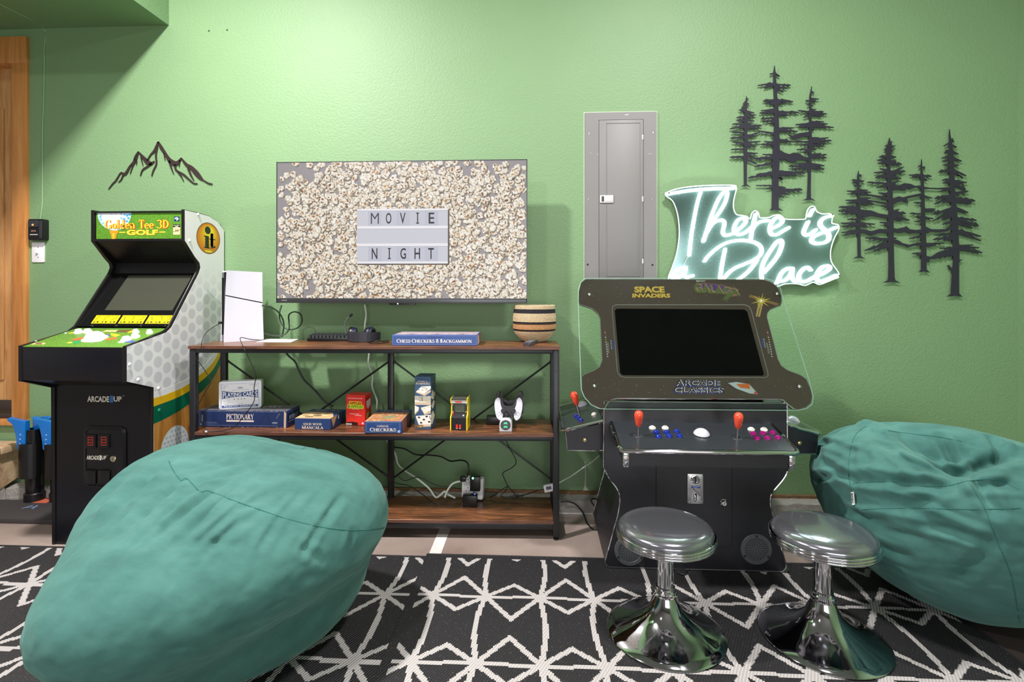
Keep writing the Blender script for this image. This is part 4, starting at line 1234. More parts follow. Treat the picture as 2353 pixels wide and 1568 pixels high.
sans(g, 'PARTY IN A BOX', w * .32, h * .515, w * .38, h * .022, .0007, .01, col=(250, 236, 224))
sans(g, 'THE HILARIOUS GAME', w * .1, h * .87, w * .76, h * .032, .0007, .02, col=(250, 214, 206))
sans(g, 'THE GAME OF CRAZY', w * .18, h * .36, w * .52, h * .026, .0007, .02, col=(250, 214, 206))
sans(g, 'COMPARISONS', w * .46, h * .315, w * .36, h * .026, .0007, .02, col=(250, 214, 206))
g.flat([(0, h * .02), (0, h * .09), (w * .35, h * .115), (w * .62, h * .09), (w * .62, h * .01)], .0005, (46, 24, 22))
g.flat([(w * .005, h * .01), (w * .3, h * .01), (w * .3, h * .055), (w * .005, h * .055)], .0007, (228, 226, 224))
for i in range(7):
    g.flat([(w * (.05 + i * .035), h * .012), (w * (.065 + i * .035), h * .012), (w * (.065 + i * .035), h * .052), (w * (.05 + i * .035), h * .052)], .0009, (70, 60, 60))
g.flat(circ(w * .88, h * .075, w * .05, n=14), .0007, (236, 214, 208))
obj('title_print', g, PRINT_GLOSS, e)
g = G(r_)
g.flat([(d * .2, h * .78), (d * .85, h * .84), (d * .85, h * .62), (d * .45, h * .5), (d * .25, h * .6)], .0005, (226, 206, 220))
g.flat([(d * .25, h * .8), (d * .65, h * .83), (d * .65, h * .9), (d * .25, h * .88)], .0006, (150, 30, 34))
g.flat([(d * .2, h * .2), (d * .7, h * .25), (d * .65, h * .42), (d * .3, h * .4)], .0006, (190, 170, 60))
obj('side_print', g, PRINT_GLOSS, e)

# chinese checkers
M, w, h, d = on_level(ZM, (838, 996.3), (923, 996.5), 968.9, .25)
e = thing('board_game_box', 'blue star board checkers box at the front of the middle board', 'game box', M @ Vector((w / 2, d / 2, 0)), 'board games on the console shelf')
obj('box', G(M).box(0, w, 0, d, 0, h, .0015, 1), card((40, 68, 124), 'blue_card_bright'), e)
f, r_, t_ = faces(M, w, h, d)
g = G(f)
rect_frame(g, w * .04, w * .955, h * .1, h * .9, .0013, (120, 150, 164))
serif(g, 'CHINESE', w * .33, h * .52, w * .32, h * .14, .0006, 1.1, (226, 206, 192))
serif(g, 'CHECKERS', w * .14, h * .17, w * .71, h * .29, .0006, 1.15, (234, 218, 200), big=1.15)
sans(g, 'THE TRADITIONAL SET', w * .27, h * .71, w * .46, h * .06, .0006, col=(92, 118, 156))
g.flat(circ(w * .925, h * .15, .007, n=14), .0008, (150, 172, 214))
obj('title_print', g, PRINT, e)
g = G(t_)
g.flat([(.001, .001), (w - .001, .001), (w - .001, d * .76), (.001, d * .76)], .0004, (176, 128, 92))
pc = [(196, 84, 54), (206, 156, 92), (190, 130, 84), (214, 176, 120), (168, 84, 58), (206, 120, 64), (96, 150, 98), (190, 180, 130)]
rr_ = random.Random(4)
for i in range(9):
    for j in range(11):
        x, y = w * (.05 + (i + .5 * (j % 2)) * .105), d * (.03 + j * .066)
        c_ = (70, 150, 108) if abs(i - 4.2) + abs(j - 4.5) < 2.4 else pc[rr_.randrange(8)]
        if x < w - .012:
            g.flat(circ(x, y, w * .045, d * .022, 8), .0006, c_)
serif(g, 'CHECKERS', w * .12, d * .84, w * .8, d * .1, .0006, 1.1, (196, 186, 176))
obj('lid_print', g, PRINT, e)
g = G(r_)
g.flat([(.001, .001), (d * .7, .001), (d * .82, h - .001), (.001, h - .001)], .0005, (150, 96, 82))
g.flat([(0, 0), (d * .12, 0), (d * .05, h)], .0006, (50, 66, 120))
for i in range(8):
    g.flat([(d * (.15 + i * .07), .002), (d * (.18 + i * .07), .002), (d * (.18 + i * .07), h - .003), (d * (.15 + i * .07), h - .003)], .0006, ((168, 120, 98), (124, 60, 58), (100, 84, 70))[i % 3])
obj('side_print', g, PRINT, e)

# dominoes
M, w, h, d = on_level(ZM, (953, 987), (990, 988), 865.6, .1)
e = thing('domino_box', 'tall slim blue domino box standing upright on the middle board', 'game box', M @ Vector((w / 2, d / 2, 0)), 'board games on the console shelf')
obj('box', G(M).box(0, w, 0, d, 0, h, .0015, 1), card((58, 84, 118), 'slate_blue_card'), e)
f, r_, t_ = faces(M, w, h, d)
IV, IV2 = (232, 228, 218), (206, 184, 160)
g = G(f)
rect_frame(g, w * .06, w * .96, h * .83, h * .975, .001, (110, 140, 150))
serif(g, 'DOUBLE 6', w * .18, h * .892, w * .62, h * .026, .0007, 1.1, (216, 210, 200))
serif(g, 'DOMINOES', w * .07, h * .845, w * .86, h * .042, .0007, 1.1, (226, 208, 184), big=1.12)
def tile(poly, edge):
    g.flat([(w * p[0], h * p[1]) for p in edge], .0005, IV2)
    g.flat([(w * p[0], h * p[1]) for p in poly], .0006, IV)
tile([(.08, .71), (.42, .81), (1, .82), (1, .77), (.58, .67)], [(.08, .71), (.58, .67), (1, .75), (1, .71), (.62, .632), (.1, .69)])
g.ribbon([(w * .42, h * .8), (w * .82, h * .765)], .002, .0008, 0, col=(60, 70, 66))
for x in (.25, .48, .72): g.flat(circ(w * x, h * .743, w * .06, h * .006, 10), .0008, (160, 70, 66))
tile([(0, .55), (0, .63), (1, .63), (1, .51)], [(0, .46), (0, .52), (1, .51), (1, .46)])
g.flat([(0, h * .515), (w, h * .51), (w, h * .63), (0, h * .63)], .0006, IV)
g.ribbon([(w * .44, h * .615), (w * .48, h * .53)], .003, .0008, 0, col=(50, 50, 52))
for x, y, c_ in ((.3, .608, (140, 150, 90)), (.34, .54, (140, 150, 90)), (.62, .6, (222, 196, 84)), (.86, .6, (222, 196, 84)), (.64, .54, (222, 196, 84)), (.88, .54, (222, 196, 84))):
    g.flat(circ(w * x, h * y, w * .06, h * .009, 10), .0008, c_)
tile([(.0, .45), (.27, .415), (.22, .37), (0, .3)], [(.27, .415), (.25, .35), (0, .27), (0, .31)])
tile([(.38, .41), (1, .46), (1, .36), (.62, .3)], [(.38, .41), (.62, .3), (1, .34), (1, .31), (.62, .27), (.4, .38)])
for x, y in ((.6, .395), (.86, .425), (.78, .325), (1 - .08, .345)): g.flat(circ(w * x, h * y, w * .06, h * .01, 10), .0008, (228, 206, 110))
tile([(.06, .25), (1, .28), (1, .1), (.26, .085)], [(.06, .25), (.26, .085), (1, .1), (1, .06), (.3, .045), (.1, .2)])
for x, y in ((.27, .225), (.74, .245), (.57, .185), (.4, .125), (.9, .147)): g.flat(circ(w * x, h * y, w * .08, h * .016, 12), .0008, (60, 48, 78))
g.ribbon([(w * .9, h * .26), (w * 1.0, h * .19)], .003, .0008, 0, col=(50, 50, 52))
g.flat([(w * .01, h * .03), (w * .52, h * .03), (w * .52, h * .085), (w * .01, h * .085)], .0009, (110, 86, 60))
sans(g, '1 SET', w * .2, h * .04, w * .3, h * .03, .0011, .02, col=(226, 190, 110))
obj('front_print', g, PRINT_GLOSS, e)
g = G(r_)
rect_frame(g, d * .06, d * .5, h * .82, h * .97, .001, (110, 140, 150))
for P_ in ([(.0, .6), (.25, .73), (.95, .62), (.55, .52)], [(.05, .44), (.5, .52), (.9, .46), (.4, .36)], [(0, .28), (.4, .33), (.8, .2), (.3, .08), (0, .1)]):
    g.flat([(d * p[0], h * p[1]) for p in P_], .0006, IV)
for x, y in ((.3, .62), (.5, .64), (.45, .46), (.35, .43), (.6, .455)): g.flat(circ(d * x, h * y, d * .05, h * .008, 8), .0008, (70, 66, 90))
sans(g, 'DOMINOES', d * .1, h * .86, d * .6, h * .03, .0007, .02, shear=.2, col=(196, 170, 150))
obj('side_print', g, PRINT_GLOSS, e)

# tiny arcade machine
M, w, h, d = on_level(ZM, (1034, 989.7), (1074, 990.2), 917.6, .105)
e = thing('toy_arcade_machine', 'tiny yellow sided toy arcade machine on the middle board', 'toy', M @ Vector((w / 2, d / 2, 0)))
YEL = mat('yellow_plastic', (232, 206, 40), .35)
prof = [(0, 0), (0, h * .4), (d * .06, h * .44), (d * .28, h * .48), (d * .36, h * .8), (d * .1, h * .84), (d * .08, h), (d, h), (d, 0)]
yM = frame(M @ Vector((0, 0, 0)), M.to_3x3() @ Vector((0, 1, 0)), (0, 0, 1))
st_ = .006
for u in (0, w - st_):
    obj('side_panel', G(yM).prism(prof, u, u + st_, .001, 1), YEL, e)
def inner(poly, nm, mt, par=e):
    return obj(nm, G(yM).prism(poly, st_, w - st_), mt, par)
inner([(.003, 0), (.003, h * .39), (d * .9, h * .39), (d * .9, 0)], 'cabinet', BLACKP)
inner([(.004, h * .39), (d * .27, h * .47), (d * .9, h * .47), (d * .9, h * .39)], 'control_deck', DARKG)
inner([(d * .28, h * .47), (d * .36, h * .8), (d * .9, h * .8), (d * .9, h * .47)], 'screen_housing', BLACKP)
inner([(d * .12, h * .85), (d * .1, h * .985), (d * .9, h * .985), (d * .9, h * .8), (d * .37, h * .8)], 'marquee', mat('white_marquee', (222, 220, 216), .4))
f = frame(M @ Vector((0, d * .085, 0)), M.to_3x3() @ Vector((1, 0, 0)), (0, 0, 1))
g = G(f); g.flat([(w * .28, h * .87), (w * .66, h * .87), (w * .66, h * .92), (w * .28, h * .92)], .001, (196, 66, 50))
g.flat([(st_, h * .95), (w - st_, h * .95), (w - st_, h), (st_, h)], .0012, (70, 68, 64))
obj('marquee_print', g, PRINT, e)
inner([(d * .07, h * .985), (d * .07, h * 1.004), (d * .97, h * 1.004), (d * .97, h * .96), (d * .1, h * .96)], 'top_cap', mat('dark_grey_cap', (72, 70, 66), .45))
fs2 = frame(M @ Vector((0, d * .28, h * .49)), M.to_3x3() @ Vector((1, 0, 0)), M.to_3x3() @ Vector((0, d * .08, h * .31)))
obj('screen', G(fs2).prism(rrect(w * .22, w * .78, h * .06, h * .3, .003), 0, .0015), mat('toy_screen', (92, 104, 84), .15), e)
g = G(fs2)
for x, y, c_ in ((.1, .28, (206, 180, 120)), (.88, .3, (120, 190, 220)), (.11, .06, (196, 130, 60)), (.88, .06, (196, 160, 60))):
    g.flat(circ(w * x, h * y, w * .045, n=8), .0018, c_)
obj('bezel_print', g, PRINT, e)
dk_ = M @ Vector((w * .16, d * .12, h * .44))
obj('joystick', G().tube([dk_, dk_ + Vector((0, 0, .012))], .0016, 6).ball(tuple(dk_ + Vector((0, 0, .014))), .0045, nu=10, nv=6), mat('red_plastic', (216, 60, 44), .3), e)
dk_ = M @ Vector((w * .75, d * .14, h * .45))
obj('ball', G().ball(tuple(dk_), .0045, nu=10, nv=6), WHITEP, e)
g = G(f)
for x in (.34, .52):
    g.flat([(w * x, h * .07), (w * (x + .11), h * .07), (w * (x + .11), h * .19), (w * x, h * .19)], d * .085 + .0003, (206, 44, 36))
    g.flat([(w * x, h * .055), (w * (x + .11), h * .055), (w * (x + .11), h * .065), (w * x, h * .065)], d * .085 + .0003, (220, 216, 214))
obj('coin_slots', g, PRINT, e)
g = G(frame(M @ Vector((w, 0, 0)), M.to_3x3() @ Vector((0, 1, 0)), (0, 0, 1)))
for i in range(4):
    g.ribbon([(d * .2, h * (.12 + i * .06)), (d * .4, h * (.2 + i * .06)), (d * .6, h * (.14 + i * .08))], .003, .0006, 2, col=(40, 40, 30))
obj('side_print', g, PRINT, e)

# woven basket
bc = atD(1228, 786, 2.80)
bz0 = ZT + .0006
ztp = onP(1228, 702, bc, (0, 1, 0)).z
bs = thing('woven_basket', 'round woven straw basket with dark stripes on the right end of the top board', 'basket', (bc.x, bc.y, bz0))
HB = ztp - bz0
def brad(t):   # radius by height 0..1
    return .115 * (.5 + .5 * math.sin(math.pi / 2 * min(1, t / .42)) ** .8) * (1 - .06 * max(0, (t - .68) / .32)) if t > 0 else .057
def bprof(t0, t1):
    n = max(3, int((t1 - t0) * 62))
    return [(brad(t0 + (t1 - t0) * i / n) + .0016 * (1 if i % 2 else -1), bz0 + HB * (t0 + (t1 - t0) * i / n)) for i in range(n + 1)]
STRAW = mat('pale_straw', (214, 192, 156), .85, bump=.7, bscale=160, var=.25, vscale=90)
TANS = mat('tan_straw', (196, 150, 104), .85, bump=.7, bscale=160, var=.25, vscale=90)
DKS = mat('dark_straw', (40, 38, 46), .8, bump=.6, bscale=160, var=.3, vscale=90)
for t0, t1, m_ in ((0, .31, STRAW), (.31, .35, DKS), (.35, .5, TANS), (.5, .555, DKS), (.555, .79, STRAW), (.79, .9, DKS), (.9, 1.0, STRAW)):
    obj('woven_band', G().lathe(bprof(t0, t1), 56, (bc.x, bc.y)) if t0 > 0 else G().lathe([(0, bz0)] + bprof(t0, t1), 56, (bc.x, bc.y)), m_, bs, ang=60)
obj('rim', G().lathe([(brad(1) + .002, bz0 + HB - .004), (brad(1) + .001, bz0 + HB + .002), (brad(1) - .006, bz0 + HB), (brad(1) - .007, bz0 + HB * .5), (.05, bz0 + .01), (0, bz0 + .01)], 56, (bc.x, bc.y)), STRAW, bs, ang=60)

# remote
p = onZ(1210, 795, ZT + .0006); q = onZ(1241, 782, ZT + .0006)
M = frame((p.x, p.y, ZT + .0006), q - p, Vector((-(q - p).y, (q - p).x, 0)))
L_ = min((q - p).length, .16)
e = thing('remote_control', 'small dark remote lying in front of the woven basket', 'remote', p)
obj('body', G(M).prism(rrect(0, L_, -.02, .018, .008), 0, .016, .004), mat('dark_remote', (64, 64, 70), .35), e)
g = G(M)
for i in range(7):
    for j in range(3):
        g.lathe([(.0032, .016), (.0028, .0175), (0, .0178)], 8, (.02 + i * .017, -.012 + j * .011))
obj('buttons', g, mat('grey_rubber', (120, 120, 124), .6), e)

# papers
e = thing('paper_sheets', 'white sheets of paper lying beside the games console', 'paper', onZ(640, 783, ZT))
for k, P in enumerate((((588, 787), (668, 787.5), (686, 780), (612, 779.5)), ((600, 786), (655, 786.3), (672, 781), (625, 780)))):
    pts = [onZ(x, y, ZT) for x, y in P]
    obj('sheet', G().prism([(p.x, p.y) for p in pts], ZT + .0006 + k * .0012, ZT + .0014 + k * .0012), mat('paper', (232, 224, 216), .7), e)

# keyboard
k0 = onZ(705, 784.5, ZT); k1 = onZ(800, 784.8, ZT)
M = frame((k0.x, k0.y, ZT + .0006), k1 - k0, Vector((-(k1 - k0).y, (k1 - k0).x, 0)))
kw_ = (k1 - k0).length * 1.2
kb = thing('keyboard', 'black keyboard at the back of the top board behind the headset', 'keyboard', k0)
obj('base', G(M).box(0, kw_, 0, .1, 0, .016, .003), BLACKP, kb)
kme = None
for j in range(4):
    for i in range(13):
        if kme is None:
            ko = obj('key', G(M).hull([(.004, .004, .016), (.019, .004, .016), (.019, .02, .016), (.004, .02, .016), (.006, .006, .032), (.017, .006, .032), (.017, .018, .032), (.006, .018, .032)], [(0, 3, 2, 1), (4, 5, 6, 7), (0, 1, 5, 4), (1, 2, 6, 5), (2, 3, 7, 6), (3, 0, 4, 7)]), mat('dark_keycap', (40, 44, 46), .5), kb)
            kme = ko
        else:
            c = kme.copy(); COL.objects.link(c); c.parent = kb
            c.location = M.to_3x3() @ Vector((i * (kw_ - .008) / 13, j * .0225, j * .002))

# headset
hb = thing('gaming_headset', 'black gaming headset with raised microphone on the top board', 'headset', onZ(826, 788, ZT))
z0 = ZT + .0006
def A(px, py, dd): return atD(px, py, dd)
cR = Vector(onZ(826, 786, ZT)); cR = Vector((cR.x, cR.y + .03, 0))
pts = []
for i in range(17):
    t = math.pi * (-.06 + 1.12 * i / 16)
    pts.append(Vector((cR.x + .012 + .083 * math.cos(t), cR.y - .02 - .075 * math.sin(t) + .03, z0 + .028)))
g = G()
for i in range(16):
    a, b = pts[i], pts[i + 1]
    hx = .02 + .006 * math.sin(math.pi * i / 16)
    n_ = Vector((a.x - cR.x, a.y - cR.y, 0)).normalized() * .004
    n2 = Vector((b.x - cR.x, b.y - cR.y, 0)).normalized() * .004
    hz = Vector((0, 0, hx))
    g.add([a - n_ - hz, b - n2 - hz, b + n2 - hz, a + n_ - hz, a - n_ + hz, b - n2 + hz, b + n2 + hz, a + n_ + hz], [(0, 3, 2, 1), (4, 5, 6, 7), (0, 1, 5, 4), (2, 3, 7, 6)])
obj('headband', g, mat('matte_black_band', (40, 40, 48), .5), hb)
for s, cx in ((-1, cR.x - .066), (1, cR.x + .03)):
    yy = cR.y + .03
    Mx = frame((cx, yy, z0 + .037), (.25 * s, 1, 0), (0, 0, 1))
    obj('ear_cup', G(Mx).lathe([(0, -.012), (.032, -.012), (.038, 0), (.036, .014), (.03, .022), (0, .022)], 24), BLACKP, hb)
    obj('ear_cushion', G(Mx).lathe([(.022, .014), (.033, .018), (.035, .024), (.03, .03), (.02, .029), (.016, .022)], 24), mat('dark_blue_cushion', (26, 28, 42), .55), hb)
    obj('accent_ring', G(Mx).lathe([(.0365, .008), (.0382, .010), (.0375, .012)], 24), mat('blue_ring', (44, 52, 130), .3), hb)
mp_ = [Vector((cR.x - .085, cR.y + .0, z0 + .04)), Vector((cR.x - .09, cR.y - .005, z0 + .08)), Vector((cR.x - .078, cR.y - .008, z0 + .115)), Vector((cR.x - .052, cR.y - .01, z0 + .14))]
obj('microphone_boom', G().tube(mp_, .0038, 8, sm=5), mat('grey_green_boom', (84, 92, 88), .4), hb)
obj('microphone', G().tube([mp_[-1] - Vector((.008, 0, .006)), mp_[-1] + Vector((.006, 0, .005))], .0062, 10), BLACKP, hb)
P = [onZ(845, 787, z0 + .003)] + [onZ(x, y, z0 + .003) for x, y in ((856, 785), (866, 786.5), (872, 783.5), (880, 785), (890, 783), (893, 786), (880, 788.5), (862, 789.5), (848, 788.5))]
obj('cord', G().tube(P, .0022, 6, sm=4), BLACKC, hb)

# games console
q0, q1 = onZ(513.5, 787.5, ZT), onZ(605.5, 782.2, ZT)
u = (q1 - q0); W_ = u.length; u.normalize(); v = Vector((-u.y, u.x, 0))
M = frame((q0.x, q0.y, ZT + .0006), u, v)
HC = onP(520, 622, q0, v).z - ZT
WHG = mat('white_console_shell', (208, 208, 220), .32, var=.02)
e = thing('games_console', 'tall white games console with a black core standing at the left end', 'games console', M @ Vector((W_ / 2, .04, 0)))
obj('core', G(M).box(.006, W_ - .004, .006, .068, 0, HC - .008, .004), mat('glossy_black_core', (16, 16, 20), .18), e)
# shells: two plates each side with a dark gap line
def shell(side, z0, z1, zz0, zz1):
    vs, fs = [], []
    nu, nz = 8, 8
    for j in range(nz + 1):
        for i in range(nu + 1):
            a, b = i / nu, j / nz
            zl = (z0 + (zz0 - z0) * a) + ((z1 + (zz1 - z1) * a) - (z0 + (zz0 - z0) * a)) * b
            t = zl / HC
            xx = (.012 * t) + a * (W_ - .012 * t - .01 * t)
            fl = .010 * (t - .45) ** 2 * 4 * .6 + .008 * (abs(a - .5) * 2) ** 3 * t
            yy = -fl if side < 0 else .074 + fl
            vs.append((xx, yy, zl)); vs.append((xx, yy + (.005 if side < 0 else -.005), zl))
    s = (nu + 1) * 2
    for j in range(nz):
        for i in range(nu):
            o = j * s + i * 2
            fs += [(o, o + 2, o + s + 2, o + s), (o + 1, o + s + 1, o + s + 3, o + 3)]
    for j in range(nz):
        o = j * s; p = o + nu * 2
        fs += [(o, o + s, o + s + 1, o + 1), (p, p + 1, p + s + 1, p + s)]
    for i in range(nu):
        o = i * 2; p = nz * s + o
        fs += [(o, o + 1, o + 3, o + 2), (p, p + 2, p + 3, p + 1)]
    return G(M).add(vs, fs)
for side in (-1, 1):
    obj('shell_plate', shell(side, 0, HC * .645, 0, HC * .535), WHG, e)
    obj('shell_plate', shell(side, HC * .66, HC, HC * .55, HC * .985), WHG, e)
obj('front_slit', G(M).box(-.001, .0065, .03, .036, HC * .1, HC * .9), BLACKP, e)
obj('usb_plug', G(frame(M @ Vector((0, .034, HC * .27)), -u, (0, 0, 1))).box(0, .018, -.006, .006, -.005, .005, .002), BLACKC, e)

# controller dock and its two pads
M, w, h, d = on_level(ZM, (1147.5, 992.8), (1176, 993), 963.5, .13)
e = thing('charging_dock', 'small white charging dock with green lit face on the middle board', 'dock', M @ Vector((w / 2, d / 2, 0)))
DK = mat('light_grey_dock', (206, 206, 214), .35)
yM = frame(M @ Vector((0, 0, 0)), M.to_3x3() @ Vector((0, 1, 0)), (0, 0, 1))
fM = frame(M @ Vector((0, 0, 0)), M.to_3x3() @ Vector((1, 0, 0)), (0, 0, 1))
arch = [(0, 0), (0, h * .5)] + [(w / 2 - w / 2 * math.cos(math.pi * i / 12), h * .55 + h * .42 * math.sin(math.pi * i / 12)) for i in range(13)] + [(w, h * .5), (w, 0)]
obj('body', G(fM).prism(arch, -d, 0, .003), DK, e)
obj('face', G(fM).lathe([(.0255 * w / .061, 0), (.024 * w / .061, .0012), (0, .0014)], 28, (w / 2, h * .52)), mat('dark_dock_face', (70, 74, 76), .3), e)
GL = lamp('green_led', (60, 235, 150), 1.6)
g = G(fM)
for yy in (.64, .36):
    cx, cy = w / 2, h * yy
    g.flat([(cx - .009, cy - .006), (cx - .005, cy - .001), (cx + .005, cy - .001), (cx + .009, cy - .006), (cx + .008, cy + .004), (cx + .004, cy + .006), (cx - .004, cy + .006), (cx - .008, cy + .004)], .0018)
obj('lit_symbols', g, GL, e)
obj('charging_arm', G(M).box(w * .3, w * .7, d * .3, d * .8, h * .9, h * 1.35, .003), BLACKP, e)
PADW = mat('white_pad_shell', (196, 196, 206), .35)
PADB = mat('black_pad_core', (36, 36, 42), .4)
def pad(name, label, cy_, white, yofs, tilt):
    cx, cz = w / 2 + .012, ZM + .0006 + h * .85 + yofs
    base = M @ Vector((cx, cy_, 0))
    p_ = thing(name, label, 'controller', (base.x, base.y, cz), 'game pads on the charging dock')
    uu = M.to_3x3() @ Vector((1, 0, 0)); bb = M.to_3x3() @ Vector((0, 1, 0))
    up = (Vector((0, 0, 1)) * math.cos(tilt) + bb * math.sin(tilt)).normalized()
    Pm = frame(Vector((base.x, base.y, cz)), uu, up)      # z towards viewer
    if white:
        core = [(-.046, .108), (-.039, .118), (-.03, .102), (-.021, .073), (.023, .073), (.034, .102), (.044, .116), (.051, .108), (.042, .05), (.03, .026), (-.03, .026), (-.038, .05)]
    else:
        core = [(-.07, .05), (-.066, .1), (-.056, .121), (-.043, .118), (-.03, .09), (-.02, .075), (.03, .075), (.042, .1), (.054, .122), (.068, .124), (.078, .1), (.078, .05), (.06, .0), (-.05, .0)]
    cc = catmull([Vector(q + (0,)) for q in core + [core[0]]], 3)[:-1]
    obj('core', G(Pm).prism([(q.x, q.y) for q in cc], -.022, .006, .005), PADB, p_)
    if white:
        for s in (-1, 1):
            grip = catmull([Vector((s * q[0], q[1], 0)) for q in [(.036, 0), (.053, .005), (.065, .034), (.071, .077), (.066, .103), (.055, .114), (.044, .107), (.039, .077), (.027, .04), (.03, .012), (.036, 0)]], 4)[:-1]
            obj('grip', G(Pm).prism([(q.x, q.y) for q in grip], -.018, .012, .007), PADW, p_)
            st0 = Pm @ Vector((s * .025, .046, .006))
            obj('thumb_stick', G(frame(st0, uu, up)).lathe([(.013, 0), (.0125, .003), (.006, .004), (.006, .01), (.0125, .012), (.0125, .016), (.009, .017), (0, .015)], 20), mat('stick_black', (24, 24, 28), .5), p_)
            for k in range(4):
                a = math.pi / 2 * k
                gg = G(frame(Pm @ Vector((s * .049, .034, .0125)), uu, up))
                if s < 0:
                    gg.lathe([(.004, 0), (.0036, .0015), (0, .0018)], 12, (.009 * math.cos(a), .009 * math.sin(a)))
                else:
                    gg.box(.008 * math.cos(a) - .0035, .008 * math.cos(a) + .0035, .008 * math.sin(a) - .0035, .008 * math.sin(a) + .0035, 0, .0018, .0008, 1)
                obj('face_button', gg, mat('pad_button', (196, 198, 208), .3), p_)
    return p_
pad('game_controller', 'white and black game pad standing in front on the charging dock', d * .42, True, -.012, .32)
pad('game_controller', 'all black game pad standing behind the white one on the dock', d * 1.0, False, -.004, .2)
p = onZ(1118, 977, ZM + .0006); q = onZ(1150, 977, ZM + .0006)
e = tag(obj('power_adapter', G(frame((p.x, p.y, ZM + .0006), q - p, Vector((-(q - p).y, (q - p).x, 0)))).box(0, .09, 0, .05, 0, .042, .004), BLACKP), 'small black box half hidden behind the charging dock', 'adapter')

# ------------------------------------------------------------------ power things on the bottom board
zb = ZB + .0006
pc_ = onZ(1072, 1148, ZB)
ts = thing('power_strip', 'white power strip standing against the wall at the back of the bottom board', 'power strip', pc_)
ps0, ps1 = atD(1056, 1146, 2.80), atD(1104, 1146, 2.78)
zz1 = atD(1065, 1099, 2.80).z
tl = Matrix.Rotation(math.radians(6), 4, 'Y')
M = frame((ps0.x, ps0.y, zb), ps1 - ps0, Vector((-(ps1 - ps0).y, (ps1 - ps0).x, 0)))
PW = (ps1 - ps0).length
M = M @ tl
fM = frame(M @ Vector((.011, 0, .011)), M.to_3x3() @ Vector((1, 0, 0)), M.to_3x3() @ Vector((0, 0, 1)))
obj('body', G(fM).prism(rrect(0, PW, 0, zz1 - zb - .005, .006), -.032, 0, .004), WHITEP, ts)
HP = zz1 - zb
for k, yy in enumerate((.72, .34)):
    for xx in (.28,):
        g = G(fM)
        X, Y = PW * xx, HP * yy
        g.box(X - .010, X - .008, Y - .004, Y + .008, 0, .0006).box(X + .006, X + .008, Y - .004, Y + .008, 0, .0006).lathe([(.003, 0), (.0028, .0006), (0, .0006)], 10, (X, Y + .017))
        obj('outlet', g, mat('outlet_slot', (40, 40, 40), .6), ts)
# plugs and adapters
def prop(px0, py0, px1, py1, d, th, name, label, cat, m, bev=.004, par=None):
    a, b = atD(px0, py1, d), atD(px1, py0, d)
    g = G().box(a.x, b.x, a.y, a.y + th, a.z, b.z, bev)
    return tag(obj(name, g, m), label, cat) if par is None else obj(name, g, m, par)
ad = prop(1079.5, 1097, 1103, 1130, 2.745, .035, 'power_adapter', 'black adapter with bright green light plugged in the power strip', 'adapter', BLACKP)
lp = atD(1086.5, 1099.5, 2.744)
obj('green_light', G().ball((lp.x, lp.y, lp.z), .0052, nu=10, nv=6), lamp('green_indicator', (70, 255, 120), 14), ad)
ad2 = prop(1062.5, 1130, 1096, 1156, 2.70, .04, 'power_adapter', 'black power brick with small blue light below the green lit adapter', 'adapter', BLACKP)
ad2.location.z = ZB + .001
lp = atD(1091, 1136, 2.699)
obj('blue_light', G().ball((lp.x, lp.y, lp.z), .003, nu=8, nv=5), lamp('blue_indicator', (70, 90, 255), 6), ad2)
g = G().box(0, 0, 0, 0, 0, 0)
a = atD(1067, 1102, 2.785)
pl = obj('plug', G().box(a.x - .02, a.x + .012, a.y - .03, a.y, a.z - .004, a.z + .022, .005), BLACKP)
tag(pl, 'black plug in the top socket of the white power strip', 'plug')

def cable(name, label, pts, r, m, sm=5, par=None):
    o = obj(name, G().tube(pts, r, 8, sm=sm), m, par)
    return tag(o, label, 'cable') if par is None else o
def PD(lst):
    return [atD(*p) for p in lst]
cable('white_cable', 'thick white cable hanging from behind the television down to the bottom board', PD([(838, 700, 2.93), (841, 725, 2.93), (838, 760, 2.93), (847, 808, 2.93), (846, 836, 2.93), (856, 862, 2.93), (855, 890, 2.93), (866, 920, 2.93), (866, 945, 2.93), (875, 985, 2.93), (892, 1018, 2.92), (908, 1043, 2.91), (915, 1068, 2.90), (932, 1083, 2.89), (958, 1100, 2.87), (985, 1122, 2.84), (1001, 1143, 2.80), (1012, 1138, 2.79), (1022, 1130, 2.79), (1030, 1137, 2.79), (1046, 1145, 2.795)]), .0052, WHITEC)
cable('white_cable', 'short white cable curving into the side of the power strip', PD([(1022, 1144, 2.77), (1028, 1128, 2.775), (1038, 1114, 2.78), (1050, 1108, 2.785), (1058, 1107, 2.79)]), .0052, WHITEC)
cable('black_cable', 'black cable arching from the mid post to the black plug', PD([(905, 1028, 2.9), (930, 1032, 2.89), (955, 1045, 2.88), (985, 1046, 2.87), (1014, 1050, 2.86), (1035, 1060, 2.84), (1060, 1058, 2.80), (1074, 1064, 2.78), (1077, 1080, 2.77), (1073, 1097, 2.77)]), .0042, BLACKC)
cable('black_cable', 'thin black cable lying along the bottom board to the black brick', PD([(894, 1103, 2.83), (915, 1112, 2.82), (938, 1116, 2.80), (958, 1128, 2.78), (978, 1142, 2.75), (996, 1156.5, 2.716), (1015, 1154, 2.715), (1035, 1152, 2.72), (1062, 1151, 2.715)]), .0026, BLACKC)
cable('black_cable', 'thin black cable looping from the mid post to the power strip side', PD([(912, 1092, 2.86), (930, 1105, 2.86), (960, 1097, 2.86), (990, 1110, 2.86), (1010, 1118, 2.85), (1035, 1119, 2.84), (1056, 1124, 2.83)]), .0024, BLACKC)
